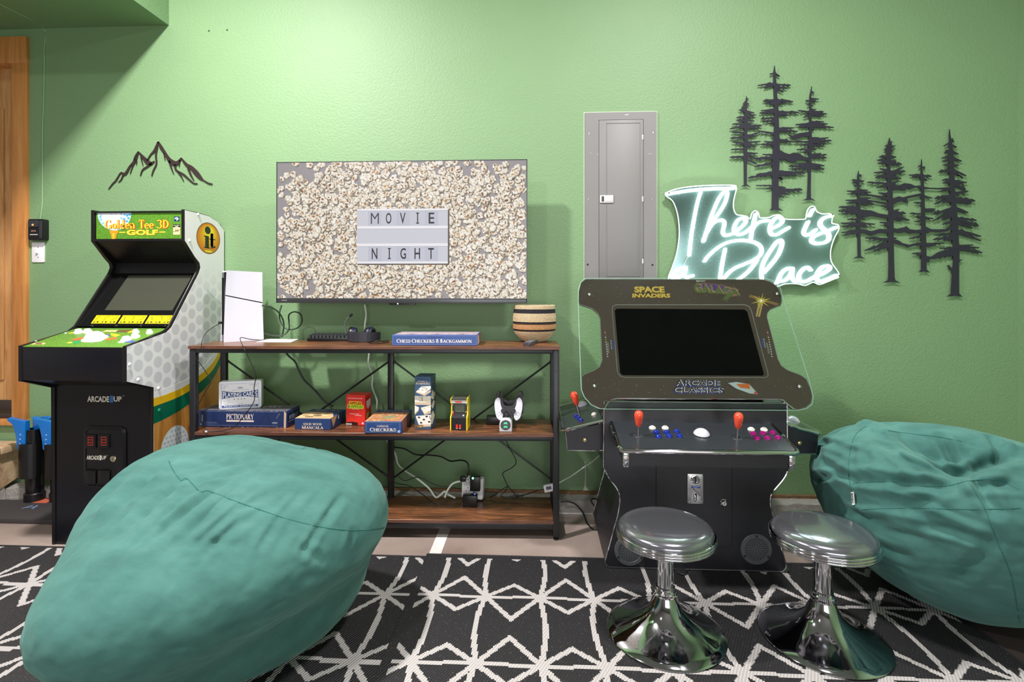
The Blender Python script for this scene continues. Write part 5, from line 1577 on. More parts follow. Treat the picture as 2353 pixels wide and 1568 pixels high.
cable('black_cable', 'thin kinked black cable hanging from the middle board to the wire tangle', PD([(1163, 1014, 2.8), (1172, 1032, 2.81), (1186, 1060, 2.81), (1178, 1074, 2.81), (1156, 1087, 2.81), (1158, 1098, 2.81), (1166, 1115, 2.81), (1176, 1128, 2.81), (1190, 1144, 2.80)]), .0024, BLACKC)
cable('black_cable', 'tangled black cable at the back of the bottom board', PD([(1125, 1144, 2.82), (1140, 1136, 2.81), (1150, 1128, 2.81), (1166, 1118, 2.81), (1160, 1130, 2.81), (1150, 1140, 2.805), (1165, 1143, 2.80), (1185, 1139, 2.80), (1202, 1141, 2.80)]), .0026, BLACKC)
cable('black_cable', 'black cable running from the wire tangle to the small white tester box', PD([(1175, 1146, 2.80), (1195, 1140, 2.79), (1215, 1135, 2.77), (1235, 1128, 2.75), (1249, 1125, 2.745)]), .0028, BLACKC)
a, b = atD(1251, 1130, 2.735), atD(1273, 1113, 2.735)
e = thing('inline_meter', 'small white inline box with dark display beside the right shelf post', 'meter', (a.x, a.y, a.z))
Mx = Matrix.Translation(((a + b) / 2)) @ Matrix.Rotation(math.radians(-12), 4, 'Y')
obj('body', G(Mx).box(-.028, .028, -.012, .012, -.018, .018, .003), WHITEP, e)
obj('display', G(Mx).box(-.016, .012, -.0128, -.0118, -.004, .013), mat('grey_display', (90, 100, 116), .2), e)
cable('clear_cable', 'pale clear cable slanting up from the white meter to the arcade side', PD([(1272, 1117, 2.735), (1287, 1109, 2.70), (1310, 1096, 2.66), (1322, 1088, 2.64), (1345, 1072, 2.6), (1365, 1058, 2.57), (1384, 1040, 2.52)]), .0028, mat('clear_cable', (196, 206, 196), .3))
cable('black_cable', 'black power cord looping across the floor between shelf and arcade', PD([(1288, 1154, 2.80), (1305, 1153, 2.80), (1322, 1159, 2.80), (1335, 1172, 2.79), (1342, 1184, 2.78), (1347, 1199, 2.74), (1354, 1209, 2.70), (1362, 1217, 2.66), (1369, 1219.5, 2.65), (1376, 1214, 2.66), (1380, 1202, 2.7), (1379, 1188, 2.74), (1371, 1170, 2.78), (1362, 1158, 2.79), (1358, 1150, 2.80), (1366, 1146, 2.79), (1374, 1150, 2.76)]), .0042, BLACKC)
# cables around the games console
cable('black_cable', 'thick dark cable looping from the games console to behind the television', PD([(602, 702, 2.85), (622, 706, 2.87), (640, 718, 2.88), (650, 735, 2.88), (652, 752, 2.88), (648, 775, 2.87)]), .0042, mat('dark_green_cable', (24, 44, 30), .4))
cable('black_cable', 'dark green cable with a loop hanging beside the television', PD([(647, 702, 2.93), (642, 722, 2.9), (645, 740, 2.89), (656, 754, 2.88), (670, 758, 2.88), (686, 752, 2.88), (694, 738, 2.88), (690, 722, 2.88), (676, 717, 2.88), (664, 724, 2.88), (664, 740, 2.88), (664, 756, 2.87), (655, 768, 2.86), (640, 772, 2.85), (622, 770, 2.84), (607, 766, 2.83)]), .004, mat('dark_green_cable', (24, 44, 30), .4))
cable('black_cable', 'thick black cable running down behind the shelf to the middle board', PD([(652, 803, 2.91), (662, 817, 2.91), (678, 832, 2.91), (686, 850, 2.91), (698, 872, 2.91), (712, 886, 2.91), (728, 902, 2.91), (745, 922, 2.90), (765, 934, 2.885)]), .005, BLACKC)
cable('black_cable', 'thin black usb cable hanging from the console front over the left post', PD([(503, 745, 2.70), (490, 752, 2.66), (474, 765, 2.60), (465, 780, 2.565), (462, 800, 2.55), (455, 816, 2.55), (453, 826, 2.55), (463, 840, 2.555), (475, 858, 2.56), (484, 874, 2.56), (482, 884, 2.56), (470, 904, 2.56), (458, 926, 2.56), (453, 940, 2.56), (458, 955, 2.56), (464, 972, 2.56), (471, 985, 2.565), (482, 992, 2.565), (510, 990, 2.565), (535, 984, 2.57), (550, 970, 2.57), (566, 950, 2.57), (580, 930, 2.57), (585, 915, 2.57), (584, 890, 2.56), (588, 866, 2.55), (582, 846, 2.55), (570, 820, 2.55), (560, 800, 2.55), (552, 780, 2.64), (556, 776, 2.66), (575, 780, 2.68), (598, 782, 2.71), (608, 781, 2.72)]), .0019, BLACKC)

# ------------------------------------------------------------------ golf arcade cabinet
gp = cw(-2.206, 2.502)
GX, GY, GW = gp.x, gp.y, .505
GXR = GX + GW
ga = thing('golf_arcade_machine', 'tall golf arcade machine with white dimple pattern side against the wall', 'arcade machine', (GX + GW / 2, GY + .3, 0))
NVY = mat('blue_black_laminate', (9, 10, 18), .3, bump=.03, bscale=300)
def sidept(px, py):
    p = onX(px, py, GXR)
    return (p.y, p.z)
yb = -.012
P_side = [(GY, 0.0)]
P_side += [(GY, sidept(352, 892)[1])]
cfy, czb = GY - .162, .811
czt = .971
P_side += [(cfy, czb), (cfy, czt)]
for px, py in ((381, 763), (393, 751)):
    P_side.append(sidept(px, py))
for px, py in ((456, 627), (459.5, 615), (457.5, 605), (446.6, 591)):
    P_side.append(sidept(px, py))
mfy = GY + .219
P_side += [(mfy, 1.474), (mfy, 1.637)]
for px, py in ((456, 489), (480.5, 496), (500, 508.5), (517, 530), (525.5, 554), (528.5, 581)):
    P_side.append(sidept(px, py))
yb = min(max(p[0] for p in P_side), -.006)
P_side = [(min(p[0], yb), p[1]) for p in P_side]
P_side.append((yb, 0.0))
YZ = lambda x: frame((x, 0, 0), (0, 1, 0), (0, 0, 1))      # x right=Y, y up=Z, z = +X
THK = .018
for nm, xa in (('side_panel', GX), ('side_panel', GXR - THK)):
    obj(nm, G(YZ(0)).prism(P_side, xa, xa + THK, .003), mat('black_edge_trim', (16, 15, 15), .35), ga)
# printed side art on the right panel
def inset(poly, d):
    n = len(poly); out = []
    a = sum(poly[i][0] * poly[(i + 1) % n][1] - poly[(i + 1) % n][0] * poly[i][1] for i in range(n))
    s = 1 if a > 0 else -1
    for i in range(n):
        p, q, r_ = Vector(poly[i - 1]), Vector(poly[i]), Vector(poly[(i + 1) % n])
        e1 = (q - p); e2 = (r_ - q)
        if e1.length < 1e-6 or e2.length < 1e-6:
            out.append(tuple(q)); continue
        e1.normalize(); e2.normalize()
        n1, n2 = Vector((-e1.y, e1.x)) * s, Vector((-e2.y, e2.x)) * s
        b = (n1 + n2)
        b = b / max(b.length_squared, .2) * 2 / 2 * 1
        out.append(tuple(q + b * d / max(.3, b.dot(n1) if b.dot(n1) > .3 else .3)))
    return out
art_out = inset(P_side, .0035)
def dot_material():
    m, nt, b = newmat('white_side_art_with_grey_dots')
    tc = node(nt, 'ShaderNodeTexCoord')
    sx = node(nt, 'ShaderNodeSeparateXYZ')
    nt.links.new(tc.outputs['Object'], sx.inputs[0])
    def mth(op, a, b_=None, c=None):
        n = node(nt, 'ShaderNodeMath', operation=op)
        for i, x in enumerate((a, b_, c)):
            if x is None: continue
            if isinstance(x, (int, float)): n.inputs[i].default_value = x
            else: nt.links.new(x, n.inputs[i])
        return n.outputs[0]
    cy, cz = .1225, .0735
    def lattice(oy, oz):
        fy = mth('SUBTRACT', mth('FRACT', mth('ADD', mth('DIVIDE', sx.outputs['Y'], cy), oy)), .5)
        fz = mth('SUBTRACT', mth('FRACT', mth('ADD', mth('DIVIDE', sx.outputs['Z'], cz), oz)), .5)
        dy, dz = mth('MULTIPLY', fy, cy), mth('MULTIPLY', fz, cz)
        r = mth('SQRT', mth('ADD', mth('MULTIPLY', dy, dy), mth('MULTIPLY', dz, dz)))
        return mth('SUBTRACT', 1.0, mth('GREATER_THAN', r, .0275))
    d = mth('MAXIMUM', lattice(10.2, 10.1), lattice(10.7, 10.6))
    fade = node(nt, 'ShaderNodeMapRange')
    fade.inputs[1].default_value = 1.36; fade.inputs[2].default_value = 1.12
    nt.links.new(sx.outputs['Z'], fade.inputs[0])
    k = mth('MULTIPLY', d, fade.outputs[0])
    mx = node(nt, 'ShaderNodeMix', data_type='RGBA')
    mx.inputs['A'].default_value = (*lin((242, 240, 243)), 1)
    mx.inputs['B'].default_value = (*lin((214, 214, 220)), 1)
    nt.links.new(k, mx.inputs['Factor'])
    nt.links.new(mx.outputs['Result'], b.inputs['Base Color'])
    b.inputs['Roughness'].default_value = .3
    return m
ART = dot_material()
g = G(YZ(GXR)); g.prism(art_out, 0.0002, .0008)
sa = obj('side_art', g, ART, ga, ang=None, label='white art with grey dimple dots')
# stripes: boundaries traced on the panel
def band(curve_a, curve_b, name, m, z, par):
    A_ = catmull([Vector(sidept(*p) + (0,)) for p in curve_a], 5); B_ = catmull([Vector(sidept(*p) + (0,)) for p in curve_b], 5)
    return obj(name, G(YZ(GXR)).prism([(p.x, p.y) for p in A_] + [(p.x, p.y) for p in reversed(B_)], z, z + .0004), m, par, ang=None)
sc = 6.532
def z6(l): return [(280 + x / sc, 780 + y / sc) for x, y in l]
e0 = z6([(475, 795), (600, 750), (760, 690), (900, 630), (1010, 575), (1130, 470), (1250, 370), (1340, 265), (1440, 140), (1520, 10), (1600, -140)])
e1_ = z6([(475, 885), (600, 850), (760, 790), (900, 730), (1010, 660), (1135, 560), (1260, 455), (1370, 335), (1475, 150), (1550, 10), (1604, -110)])
e2_ = z6([(475, 1010), (600, 965), (760, 905), (900, 840), (1010, 775), (1135, 670), (1290, 540), (1400, 400), (1520, 150), (1580, 10), (1608, -80)])
e3_ = z6([(475, 1270), (600, 1215), (760, 1130), (900, 1045), (1010, 965), (1135, 840), (1310, 660), (1440, 450), (1560, 150), (1600, 10), (1612, -50)])
band(e0, e1_, 'white_stripe', mat('white_print', (242, 240, 243), .3), .0009, sa)
band(e1_, e2_, 'yellow_stripe', mat('yellow_print', (232, 184, 20), .3), .0010, sa)
band(e2_, e3_, 'green_stripe', mat('green_print', (0, 100, 72), .3), .0010, sa)
lowc = catmull([Vector(sidept(*p) + (0,)) for p in e3_], 5)
lowp = [(p.x, p.y) for p in lowc]
lowp = [p for p in lowp if p[0] < yb - .004]
obj('wood_print', G(YZ(GXR)).prism(lowp + [(yb - .004, lowp[-1][1]), (yb - .004, .004), (GY + .004, .004), (GY + .004, lowp[0][1])], .0008, .0012), wood('printed_wood', (150, 96, 40), (188, 128, 58), (206, 150, 76), (10, 10, 1.2), .35, wave=.8, bump=0), sa, ang=None)
bcn = sidept(402, 1030); bt = sidept(402, 979)
R_ = bt[1] - bcn[1]
g = G(YZ(GXR)); g.flat(circ(bcn[0], bcn[1], R_ * .92, R_, 40), .0014, (214, 224, 228))
g.flat(circ(bcn[0] - .004, bcn[1] - .004, R_ * .8, R_ * .88, 40), .0016, (226, 230, 232))
for i in range(9):
    for j in range(9):
        x, y = (i - 4) * R_ * .22 + (j % 2) * R_ * .11, (j - 4) * R_ * .2
        if math.hypot(x, y) < R_ * .84:
            g.flat(circ(bcn[0] + x, bcn[1] + y, R_ * .075, R_ * .06, 8), .0018, (178, 200, 210))
obj('golf_ball_print', g, PRINT_GLOSS, sa, ang=None)
# the oval emblem
ec = sidept(479, 548)
er_y = sidept(479, 513)[1] - ec[1]
er_x = abs(sidept(504.5, 548)[0] - ec[0])
g = G(YZ(GXR))
g.flat(circ(ec[0], ec[1], er_x * 1.03, er_y * 1.03, 40), .0009, (96, 70, 20))
n = 12
for i in range(n):
    t = i / (n - 1)
    c_ = tuple(int(a_ + (b_ - a_) * t) for a_, b_ in zip((214, 120, 10), (250, 226, 40)))
    k = 1 - .7 * t
    g.flat(circ(ec[0] + er_x * .1 * t, ec[1] + er_y * .42 * t, er_x * .98 * k, er_y * .98 * k, 36), .001 + i * .00002, c_)
g.flat(circ(ec[0], ec[1] - er_y * .86, er_x * .36, er_y * .07, 20), .0013, (236, 222, 60))
BK = (20, 22, 18)
zz = .0014
g.flat(circ(ec[0] - er_x * .08, ec[1] + er_y * .52, er_x * .25, er_y * .25, 24), zz, BK)
def rb(a, b, c, d):
    g.flat([(ec[0] + er_x * a, ec[1] + er_y * c), (ec[0] + er_x * b, ec[1] + er_y * c), (ec[0] + er_x * b, ec[1] + er_y * d), (ec[0] + er_x * a, ec[1] + er_y * d)], zz, BK)
rb(-.3, .02, -.62, .14); rb(-.42, -.2, .08, .14); rb(-.4, .1, -.66, -.6); rb(.16, .4, -.5, .36); rb(.06, .6, -.06, 0.0)
g.flat([(ec[0] + er_x * .16, ec[1] + er_y * .3), (ec[0] + er_x * .4, ec[1] + er_y * .36), (ec[0] + er_x * .4, ec[1] - er_y * .5), (ec[0] + er_x * .58, ec[1] - er_y * .44), (ec[0] + er_x * .6, ec[1] - er_y * .56), (ec[0] + er_x * .2, ec[1] - er_y * .66)], zz, BK)
obj('oval_emblem', g, PRINT_GLOSS, sa, ang=None)
# bolt covers
for px, py, col in ((455, 493, 0), (435, 553.5, 0), (521.5, 596, 0), (363.5, 893, 0), (317, 873, 0), (297, 838, 0), (365, 943, 1), (519, 859, 2)):
    q = sidept(px, py)
    obj('bolt_cover', G(YZ(GXR + .0008)).lathe([(.0085, 0), (.008, .003), (.005, .005), (0, .0058)], 16, q), (WHITEP, mat('green_cap', (30, 140, 104), .3), mat('yellow_cap', (214, 160, 40), .3))[col], ga)
# front panels between the sides
xa, xb = GX + THK, GXR - THK
XW = xb - xa
obj('lower_front', G().box(xa, xb, GY + .004, GY + .02, 0.0, .82), NVY, ga)
obj('back_panel', G().box(xa, xb, yb - .02, yb - .004, 0.0, 1.6), BLACKL, ga)
obj('control_box_front', G().box(xa, xb, cfy + .002, cfy + .018, czb + .004, czt - .012, .002), NVY, ga)
us = P_side[1]
obj('control_box_underside', G(YZ(0)).prism([(cfy + .01, czb + .004), (cfy + .01, czb + .02), (GY + .02, us[1] + .02), (GY + .02, us[1] + .004)], xa, xb), BLACKL, ga)
cpb = P_side[5]                         # back of the control panel (393,751)
cpf = (cfy + .004, czt - .004)
TURF = mat('printed_turf', (88, 132, 44), .5, var=.75, vscale=130)
cdir = Vector((0, cpb[0] - cpf[0], cpb[1] - .008 - cpf[1])); clen = cdir.length
CM = frame((xa, cpf[0], cpf[1]), (1, 0, 0), cdir)      # x right, y back, z up
cp = obj('control_panel', G(CM).box(0, XW, 0, clen, -.014, 0, .0015), TURF, ga, label='green grass print control panel')
obj('front_lip', G(CM).box(0, XW, -.004, .002, -.022, -.002, .001), BLACKP, ga)
def onCP(px, py):
    p = onP(px, py, CM.translation, CM.to_3x3() @ Vector((0, 0, 1)))
    q = CM.inverted() @ p
    return q.x, q.y
g = G(CM)
def cpoly(l, col, z=.0006): g.flat([onCP(40 + x / 6.92, 740 + y / 6.92) for x, y in l], z, col)
cpoly([(1040, 305), (1130, 235), (1220, 205), (1440, 235), (1400, 270), (1330, 310), (1200, 325), (1080, 325)], (226, 232, 220), .0006)
for l, c_ in (([(850, 265), (900, 275), (1000, 245), (1050, 250), (980, 300), (900, 300)], (226, 92, 40)), ([(800, 180), (900, 165), (890, 185), (830, 188)], (232, 200, 40)), ([(1190, 160), (1290, 165), (1260, 185), (1190, 185)], (232, 170, 40)),
              ([(1380, 195), (1480, 205), (1440, 240), (1400, 250), (1330, 210)], (70, 84, 150)), ([(1480, 180), (1640, 210), (1560, 240), (1500, 225)], (232, 200, 40)), ([(1510, 200), (1590, 215), (1550, 230), (1500, 222)], (60, 80, 70)),
              ([(1400, 270), (1560, 245), (1590, 275), (1500, 285), (1410, 300)], (220, 100, 50)), ([(870, 320), (990, 285), (1030, 300), (960, 345), (880, 350)], (30, 140, 76)), ([(780, 335), (850, 315), (890, 335), (830, 345)], (226, 206, 60)),
              ([(1340, 160), (1420, 132), (1600, 132), (1560, 160)], (222, 190, 130)), ([(1560, 165), (1640, 128), (1860, 128), (1740, 168)], (96, 74, 40)), ([(1740, 170), (1830, 130), (1900, 132), (1800, 172)], (240, 206, 30)),
              ([(210, 360), (280, 335), (460, 335), (420, 360)], (206, 180, 120)), ([(270, 355), (300, 338), (400, 338), (380, 358)], (130, 70, 90)), ([(1590, 335), (1640, 300), (1700, 300), (1690, 335)], (230, 236, 228)), ([(1700, 330), (1760, 295), (1890, 300), (1820, 335)], (70, 84, 160))):
    cpoly(l, c_)
obj('panel_print', g, PRINT, cp, ang=None)
WB = mat('white_button', (238, 234, 228), .25)
for px, py, r in ((181, 765.5, .0195), (201.8, 764.8, .0195), (312.5, 765.5, .015), (344, 766.5, .015), (311, 776, .02), (290, 782.5, .021)):
    q = onCP(px, py)
    obj('button', G(CM).lathe([(r, 0), (r, .006), (r * .9, .009), (r * .72, .009), (r * .7, .016), (r * .6, .019), (0, .02)], 22, q), WB, cp)
q = onCP(218, 778.5)
obj('trackball', G(CM).lathe([(.052, 0), (.05, .003), (.042, .005), (.039, .014), (.03, .025), (.017, .032), (0, .034)], 30, q), WB, cp)
for px, py in ((83, 785), (151, 766)):
    obj('panel_bolt', G(CM).lathe([(.005, 0), (.004, .003), (0, .004)], 10, onCP(px, py)), WHITEP, cp)
# screen bezel
sb0 = Vector((0, cpb[0] + .002, cpb[1])); sb1 = Vector((0, P_side[6][0] + .03, P_side[6][1]))
sd = sb1 - sb0
BM = frame((xa, sb0.y, sb0.z), (1, 0, 0), sd)
BL_ = sd.length
obj('bezel', G(BM).box(0, XW, 0, BL_, -.012, 0), mat('gloss_black_bezel', (17, 17, 19), .06), ga)
def onB(px, py):
    p = onP(px, py, BM.translation, BM.to_3x3() @ Vector((0, 0, 1)))
    q = BM.inverted() @ p
    return q.x, q.y
s0, s1 = onB(240.6, 713.5), onB(395.7, 714)
obj('screen', G(BM).prism(rrect(s0[0], s1[0], s0[1], BL_ - .02, .004), 0.0002, .0012), mat('dark_glass_screen', (64, 66, 56), .05), ga)
c0, c1, c2 = onB(209, 743.8), onB(389, 746), onB(398, 727)
gx = c0[0]; tot = c1[0] - c0[0]; ch = c2[1] - c1[1]
cwid = tot / (9 + .5)
for k in range(9):
    x = gx + k * cwid + (k // 3) * cwid * .25
    card_ = G(BM); card_.box(x + .0006, x + cwid - .0006, c0[1], c0[1] + ch, 0, .001)
    co = obj('shot_card', card_, mat('yellow_card', (232, 200, 24), .35), ga)
    g = G(BM)
    m_ = x + cwid / 2; y0_ = c0[1]
    sh = [[(.3, .35), (.35, .7), (.7, .85)], [(.3, .3), (.35, .75), (.75, .85)], [(.2, .4), (.8, .8)], [(.4, .85), (.45, .5), (.6, .4)], [(.5, .4), (.5, .9)], [(.7, .85), (.6, .5), (.3, .4)], [(.65, .4), (.4, .85)], [(.25, .8), (.6, .85), (.75, .45)], [(.2, .75), (.6, .85), (.7, .5), (.45, .42)]][k]
    g.ribbon([(x + cwid * a_, y0_ + ch * (.05 + b_ * .95)) for a_, b_ in sh], .0026, .0013, 4, col=(40, 34, 10))
    g.flat(circ(x + cwid * .3, y0_ + ch * .16, cwid * .13, ch * .09, 10), .0013, (90, 80, 30)); g.flat(circ(x + cwid * .7, y0_ + ch * .18, cwid * .13, ch * .1, 10), .0013, (40, 36, 16))
    obj('card_print', g, PRINT, co, ang=None)
for px in (208, 264, 321, 378):
    q = onB(px, 753.5)
    obj('steel_clip', G(BM).box(q[0] - .005, q[0] + .004, max(q[1], 0), max(q[1], 0) + .01, 0, .004, .001), CHROME, ga)
# hood above the screen and speaker underside
hp = P_side[9]
obj('upper_bezel', G(YZ(0)).prism([(sb1.y - .004, sb1.z - .002), (sb1.y + .03, sb1.z + .02), (P_side[8][0] + .06, P_side[8][1] + .04), (P_side[8][0] + .03, P_side[8][1] + .0)], xa, xb), BLACKP, ga)
hd = [(P_side[8][0] + .035, P_side[8][1] + .0), (mfy + .006, 1.474 + .004), (mfy + .03, 1.474 + .03), (P_side[8][0] + .07, P_side[8][1] + .04)]
obj('hood', G(YZ(0)).prism(hd, xa, xb), mat('deep_black_hood', (7, 7, 9), .4), ga)
HD = Vector((0, hd[1][0] - hd[0][0], hd[1][1] - hd[0][1]))
HM = frame((xa, hd[0][0], hd[0][1]), (1, 0, 0), HD)
for k, ux_ in enumerate((.33, .72)):
    g = G(HM)
    for i in range(6):
        g.box(XW * ux_ - .035, XW * ux_ + .035, HD.length * (.35 + i * .06), HD.length * (.35 + i * .06) + .004, -.001, .0015)
    obj('speaker_slots', g, BLACKP, ga)
# logo on the black band above the screen
lp0 = onP(354, 610, (0, sb1.y, sb1.z), (0, 1, -.3))
lg0, lg1 = onB(352, 610), onB(405, 604)
g = G(frame((0, sb1.y + .008, 0), (1, 0, 0), (0, 0, 1)))
lA, lB = onY(354, 611, sb1.y + .008), onY(405, 604, sb1.y + .008)
wv = lB.x - lA.x
sans(g, 'ARCADE', lA.x, lA.z, wv * .62, .014, .0, .02, shear=.25, col=(190, 172, 156))
sans(g, '1', lA.x + wv * .64, lA.z - .002, wv * .08, .017, .0, .02, shear=.2, col=(40, 90, 150))
sans(g, 'UP', lA.x + wv * .74, lA.z, wv * .24, .013, .0, .02, shear=.2, col=(180, 176, 176))
obj('upper_band', G(frame((xa, sb1.y + .009, 0), (1, 0, 0), (0, 0, 1))).box(0, XW, sb1.z - .02, P_side[8][1] + .012, -.01, 0), mat('gloss_black_bezel', (17, 17, 19), .06), ga)
obj('maker_logo', g, PRINT, ga, ang=None)
# marquee
obj('marquee_box', G().box(xa, xb, mfy + .012, mfy + .1, 1.474, 1.625), BLACKP, ga)
obj('top_cover', G(YZ(0)).prism([(mfy + .01, 1.622), (mfy + .01, 1.632), (mfy + .2, 1.612), (mfy + .2, 1.602)], xa, xb), BLACKP, ga)
MQM = frame((xa, mfy + .0115, 1.474), (1, 0, 0), (0, 0, 1))
MH = .155
obj('marquee_lip', G(MQM).box(0, XW, 0, .013, 0, .01, .002).box(0, XW, MH - .006, MH + .002, 0, .01, .002), BLACKP, ga)
mq = obj('marquee', G(MQM).box(.004, XW - .004, .012, MH - .006, 0, .002), mat('printed_grass_marquee', (84, 134, 38), .35, var=.8, vscale=150), ga, label='grass print marquee with orange lettering')
g = G(MQM)
mw, mh, m0 = XW - .008, MH - .018, .012
def mqx(px): return .004 + (px - 185) / (2145 - 185) * mw
def mqy(py): return m0 + (790 - py) / (790 - 185) * mh
ballp = [(mqx(215), mqy(187))] + [(mqx(605 + 390 * math.cos(t)), mqy(190 + 400 * math.sin(t))) for t in [math.pi - math.pi * i / 24 for i in range(25)]] + [(mqx(1000), mqy(187))]
ballp = [(p[0], p[1]) for p in ballp]
g.flat(ballp, .0024, (170, 214, 232))
g.flat([(mqx(605 + 370 * math.cos(t)), mqy(190 + 370 * math.sin(t))) for t in [math.pi - math.pi * i / 24 for i in range(25)]], .0025, (206, 224, 232))
g.flat([(mqx(560 + 270 * math.cos(t)), mqy(190 + 300 * math.sin(t))) for t in [math.pi - math.pi * i / 24 for i in range(25)]], .0026, (226, 228, 232))
for x, y, c_ in ((300, 240, (150, 190, 220)), (300, 340, (120, 170, 214)), (345, 420, (130, 176, 214)), (430, 250, (190, 200, 216)), (500, 270, (196, 206, 220)), (590, 320, (186, 198, 214)), (680, 270, (180, 196, 216)), (770, 310, (120, 170, 214)), (830, 330, (80, 150, 210)), (840, 230, (110, 170, 220)), (900, 250, (60, 140, 214)), (930, 310, (70, 150, 216)), (640, 220, (196, 206, 220)), (540, 210, (200, 208, 222)), (700, 370, (150, 186, 216)), (890, 380, (60, 150, 220)), (420, 330, (190, 200, 216)), (760, 215, (150, 190, 222)), (380, 480, (150, 186, 214)), (280, 280, (110, 170, 220)), (960, 230, (60, 150, 220))):
    g.flat(circ(mqx(x), mqy(y), .0075, .006, 10), .0027, c_)
g.flat([(mqx(490), mqy(590)), (mqx(705), mqy(590)), (mqx(690), mqy(640)), (mqx(655), mqy(690)), (mqx(635), mqy(788)), (mqx(540), mqy(788)), (mqx(530), mqy(690)), (mqx(505), mqy(640))], .0028, (226, 140, 30))
g.flat([(mqx(560), mqy(650)), (mqx(610), mqy(650)), (mqx(600), mqy(788)), (mqx(565), mqy(788))], .0029, (244, 176, 50))
for dx, z, c_, wt in ((.003, .0030, (190, 60, 30), 1.5), (0, .0033, (240, 150, 30), 1.3), (0, .0036, (246, 206, 60), .6)):
    serif(g, 'Golden Tee 3D', mqx(385) + dx, mqy(555) - dx * .3, mqx(1870) - mqx(385), mqy(350) - mqy(555), z, wt, c_)
for dx, z, c_, b_ in ((.002, .0030, (190, 90, 30), .06), (0, .0033, (244, 206, 60), .045)):
    sans(g, 'GOLF', mqx(890) + dx, mqy(700) - dx * .4, mqx(1610) - mqx(890), mqy(575) - mqy(700), z, b_, col=c_)
for a_, b_ in ((720, 860), (1640, 1775)):
    g.flat([(mqx(a_), mqy(648)), (mqx(b_), mqy(648)), (mqx(b_), mqy(622)), (mqx(a_), mqy(622))], .0033, (240, 200, 60))
g.flat([(mqx(1980), mqy(385)), (mqx(2095), mqy(385)), (mqx(2095), mqy(280)), (mqx(1980), mqy(280))], .003, (22, 44, 110))
g.ribbon([(mqx(1995), mqy(330)), (mqx(2035), mqy(310)), (mqx(2070), mqy(330)), (mqx(2030), mqy(365))], .006, .0033, 3, col=(226, 230, 236))
g.flat([(mqx(1955), mqy(695)), (mqx(2115), mqy(695)), (mqx(2115), mqy(525)), (mqx(1955), mqy(525))], .003, (238, 196, 150))
g.flat([(mqx(1955), mqy(525)), (mqx(2115), mqy(525)), (mqx(2115), mqy(462)), (mqx(1955), mqy(462))], .003, (16, 14, 12))
sans(g, 'GOLDEN', mqx(1965), mqy(495), mqx(2105) - mqx(1965), .004, .0033, .02, col=(230, 226, 220))
sans(g, 'TEE', mqx(2000), mqy(520), mqx(2070) - mqx(2000), .0042, .0033, .02, col=(230, 226, 220))
sans(g, '35', mqx(1992), mqy(628), mqx(2085) - mqx(1992), mqy(580) - mqy(628), .0033, .03, shear=.2, col=(40, 30, 24))
g.flat([(mqx(1955), mqy(630)), (mqx(1990), mqy(630)), (mqx(1990), mqy(622)), (mqx(1955), mqy(622))], .0033, (40, 30, 24)); g.flat([(mqx(2080), mqy(588)), (mqx(2115), mqy(588)), (mqx(2115), mqy(580)), (mqx(2080), mqy(580))], .0033, (40, 30, 24))
obj('marquee_print', g, PRINT_GLOSS, mq, ang=None)
# coin door and logos on the lower front
FM = frame((0, GY + .0035, 0), (1, 0, 0), (0, 0, 1))
def onF(px, py):
    p = onY(px, py, GY + .0035)
    return p.x, p.z
def logo(px0, px1, py0, py1, blue, zz=.0012):
    g = G(FM)
    a, b = onF(px0, py1), onF(px1, py0)
    w, h = b[0] - a[0], b[1] - a[1]
    sans(g, 'ARCADE', a[0], a[1] + h * .12, w * .6, h * .8, zz, .035, col=(226, 220, 206))
    sans(g, '1', a[0] + w * .62, a[1] + h * .06, w * .09, h * .95, zz, .03, col=blue)
    sans(g, 'UP', a[0] + w * .72, a[1] + h * .2, w * .22, h * .72, zz, .03, col=(226, 220, 206))
    sans(g, 'TM', a[0] + w * .96, a[1] + h * .9, w * .05, h * .16, zz, .0, col=(206, 200, 190))
    return g
obj('maker_logo', logo(201, 285, 910, 926, (50, 110, 180)), PRINT, ga, ang=None)
d0_, d1_ = onF(193.5, 1120), onF(291, 981)
cd = obj('coin_door', G(FM).prism(rrect(d0_[0], d1_[0], d0_[1], d1_[1], .03), 0, .006, .003), BLACKP, ga, label='raised black coin door')
d0i, d1i = onF(197, 1116), onF(280, 990)
g = G(FM)
for k in range(3):
    o_ = .004 + .006 * k
    pts = [Vector((p[0], p[1], .0065)) for p in rrect(d0_[0] + o_, d1_[0] - o_, d0_[1] + o_, d1_[1] - o_, .026 - .004 * k)]
    if k != 1: continue
obj('door_rim', G(FM).tube([Vector((p[0], p[1], .006)) for p in rrect(d0_[0] + .01, d1_[0] - .01, d0_[1] + .01, d1_[1] - .01, .022)] + [Vector((d1_[0] - .01, d1_[1] - .032, .006))], .0035, 8), BLACKP, cd)
RED = lamp('red_lit_slot', (190, 40, 26), .5)
for px0, px1, py0, py1 in ((201, 226, 997, 1028), (231, 256.5, 997, 1028)):
    a, b = onF(px0, py1), onF(px1, py0)
    obj('coin_slot', G(FM).prism(rrect(a[0], b[0], a[1], b[1], .004), .006, .016, .003), BLACKP, cd)
    w, h = b[0] - a[0], b[1] - a[1]
    g = G(FM)
    X0_, X1_, Y0_, Y1_ = a[0] + w * .3, a[0] + w * .78, a[1] + h * .2, a[1] + h * .85
    for q in range(4):
        yy = Y0_ + (Y1_ - Y0_) * q / 3.4
        g.box(X0_, X1_, yy, yy + .004, .0162, .0168)
    g.box(X0_, X0_ + .003, Y0_, Y1_, .0162, .0168)
    g.box(X1_ - .003, X1_, Y0_, Y1_, .0162, .0168)
    obj('lit_coin_sign', g, RED, cd)
obj('door_logo', logo(202, 250, 1046, 1057, (226, 220, 206), .0075), PRINT, cd, ang=None)
q = onF(263, 1054)
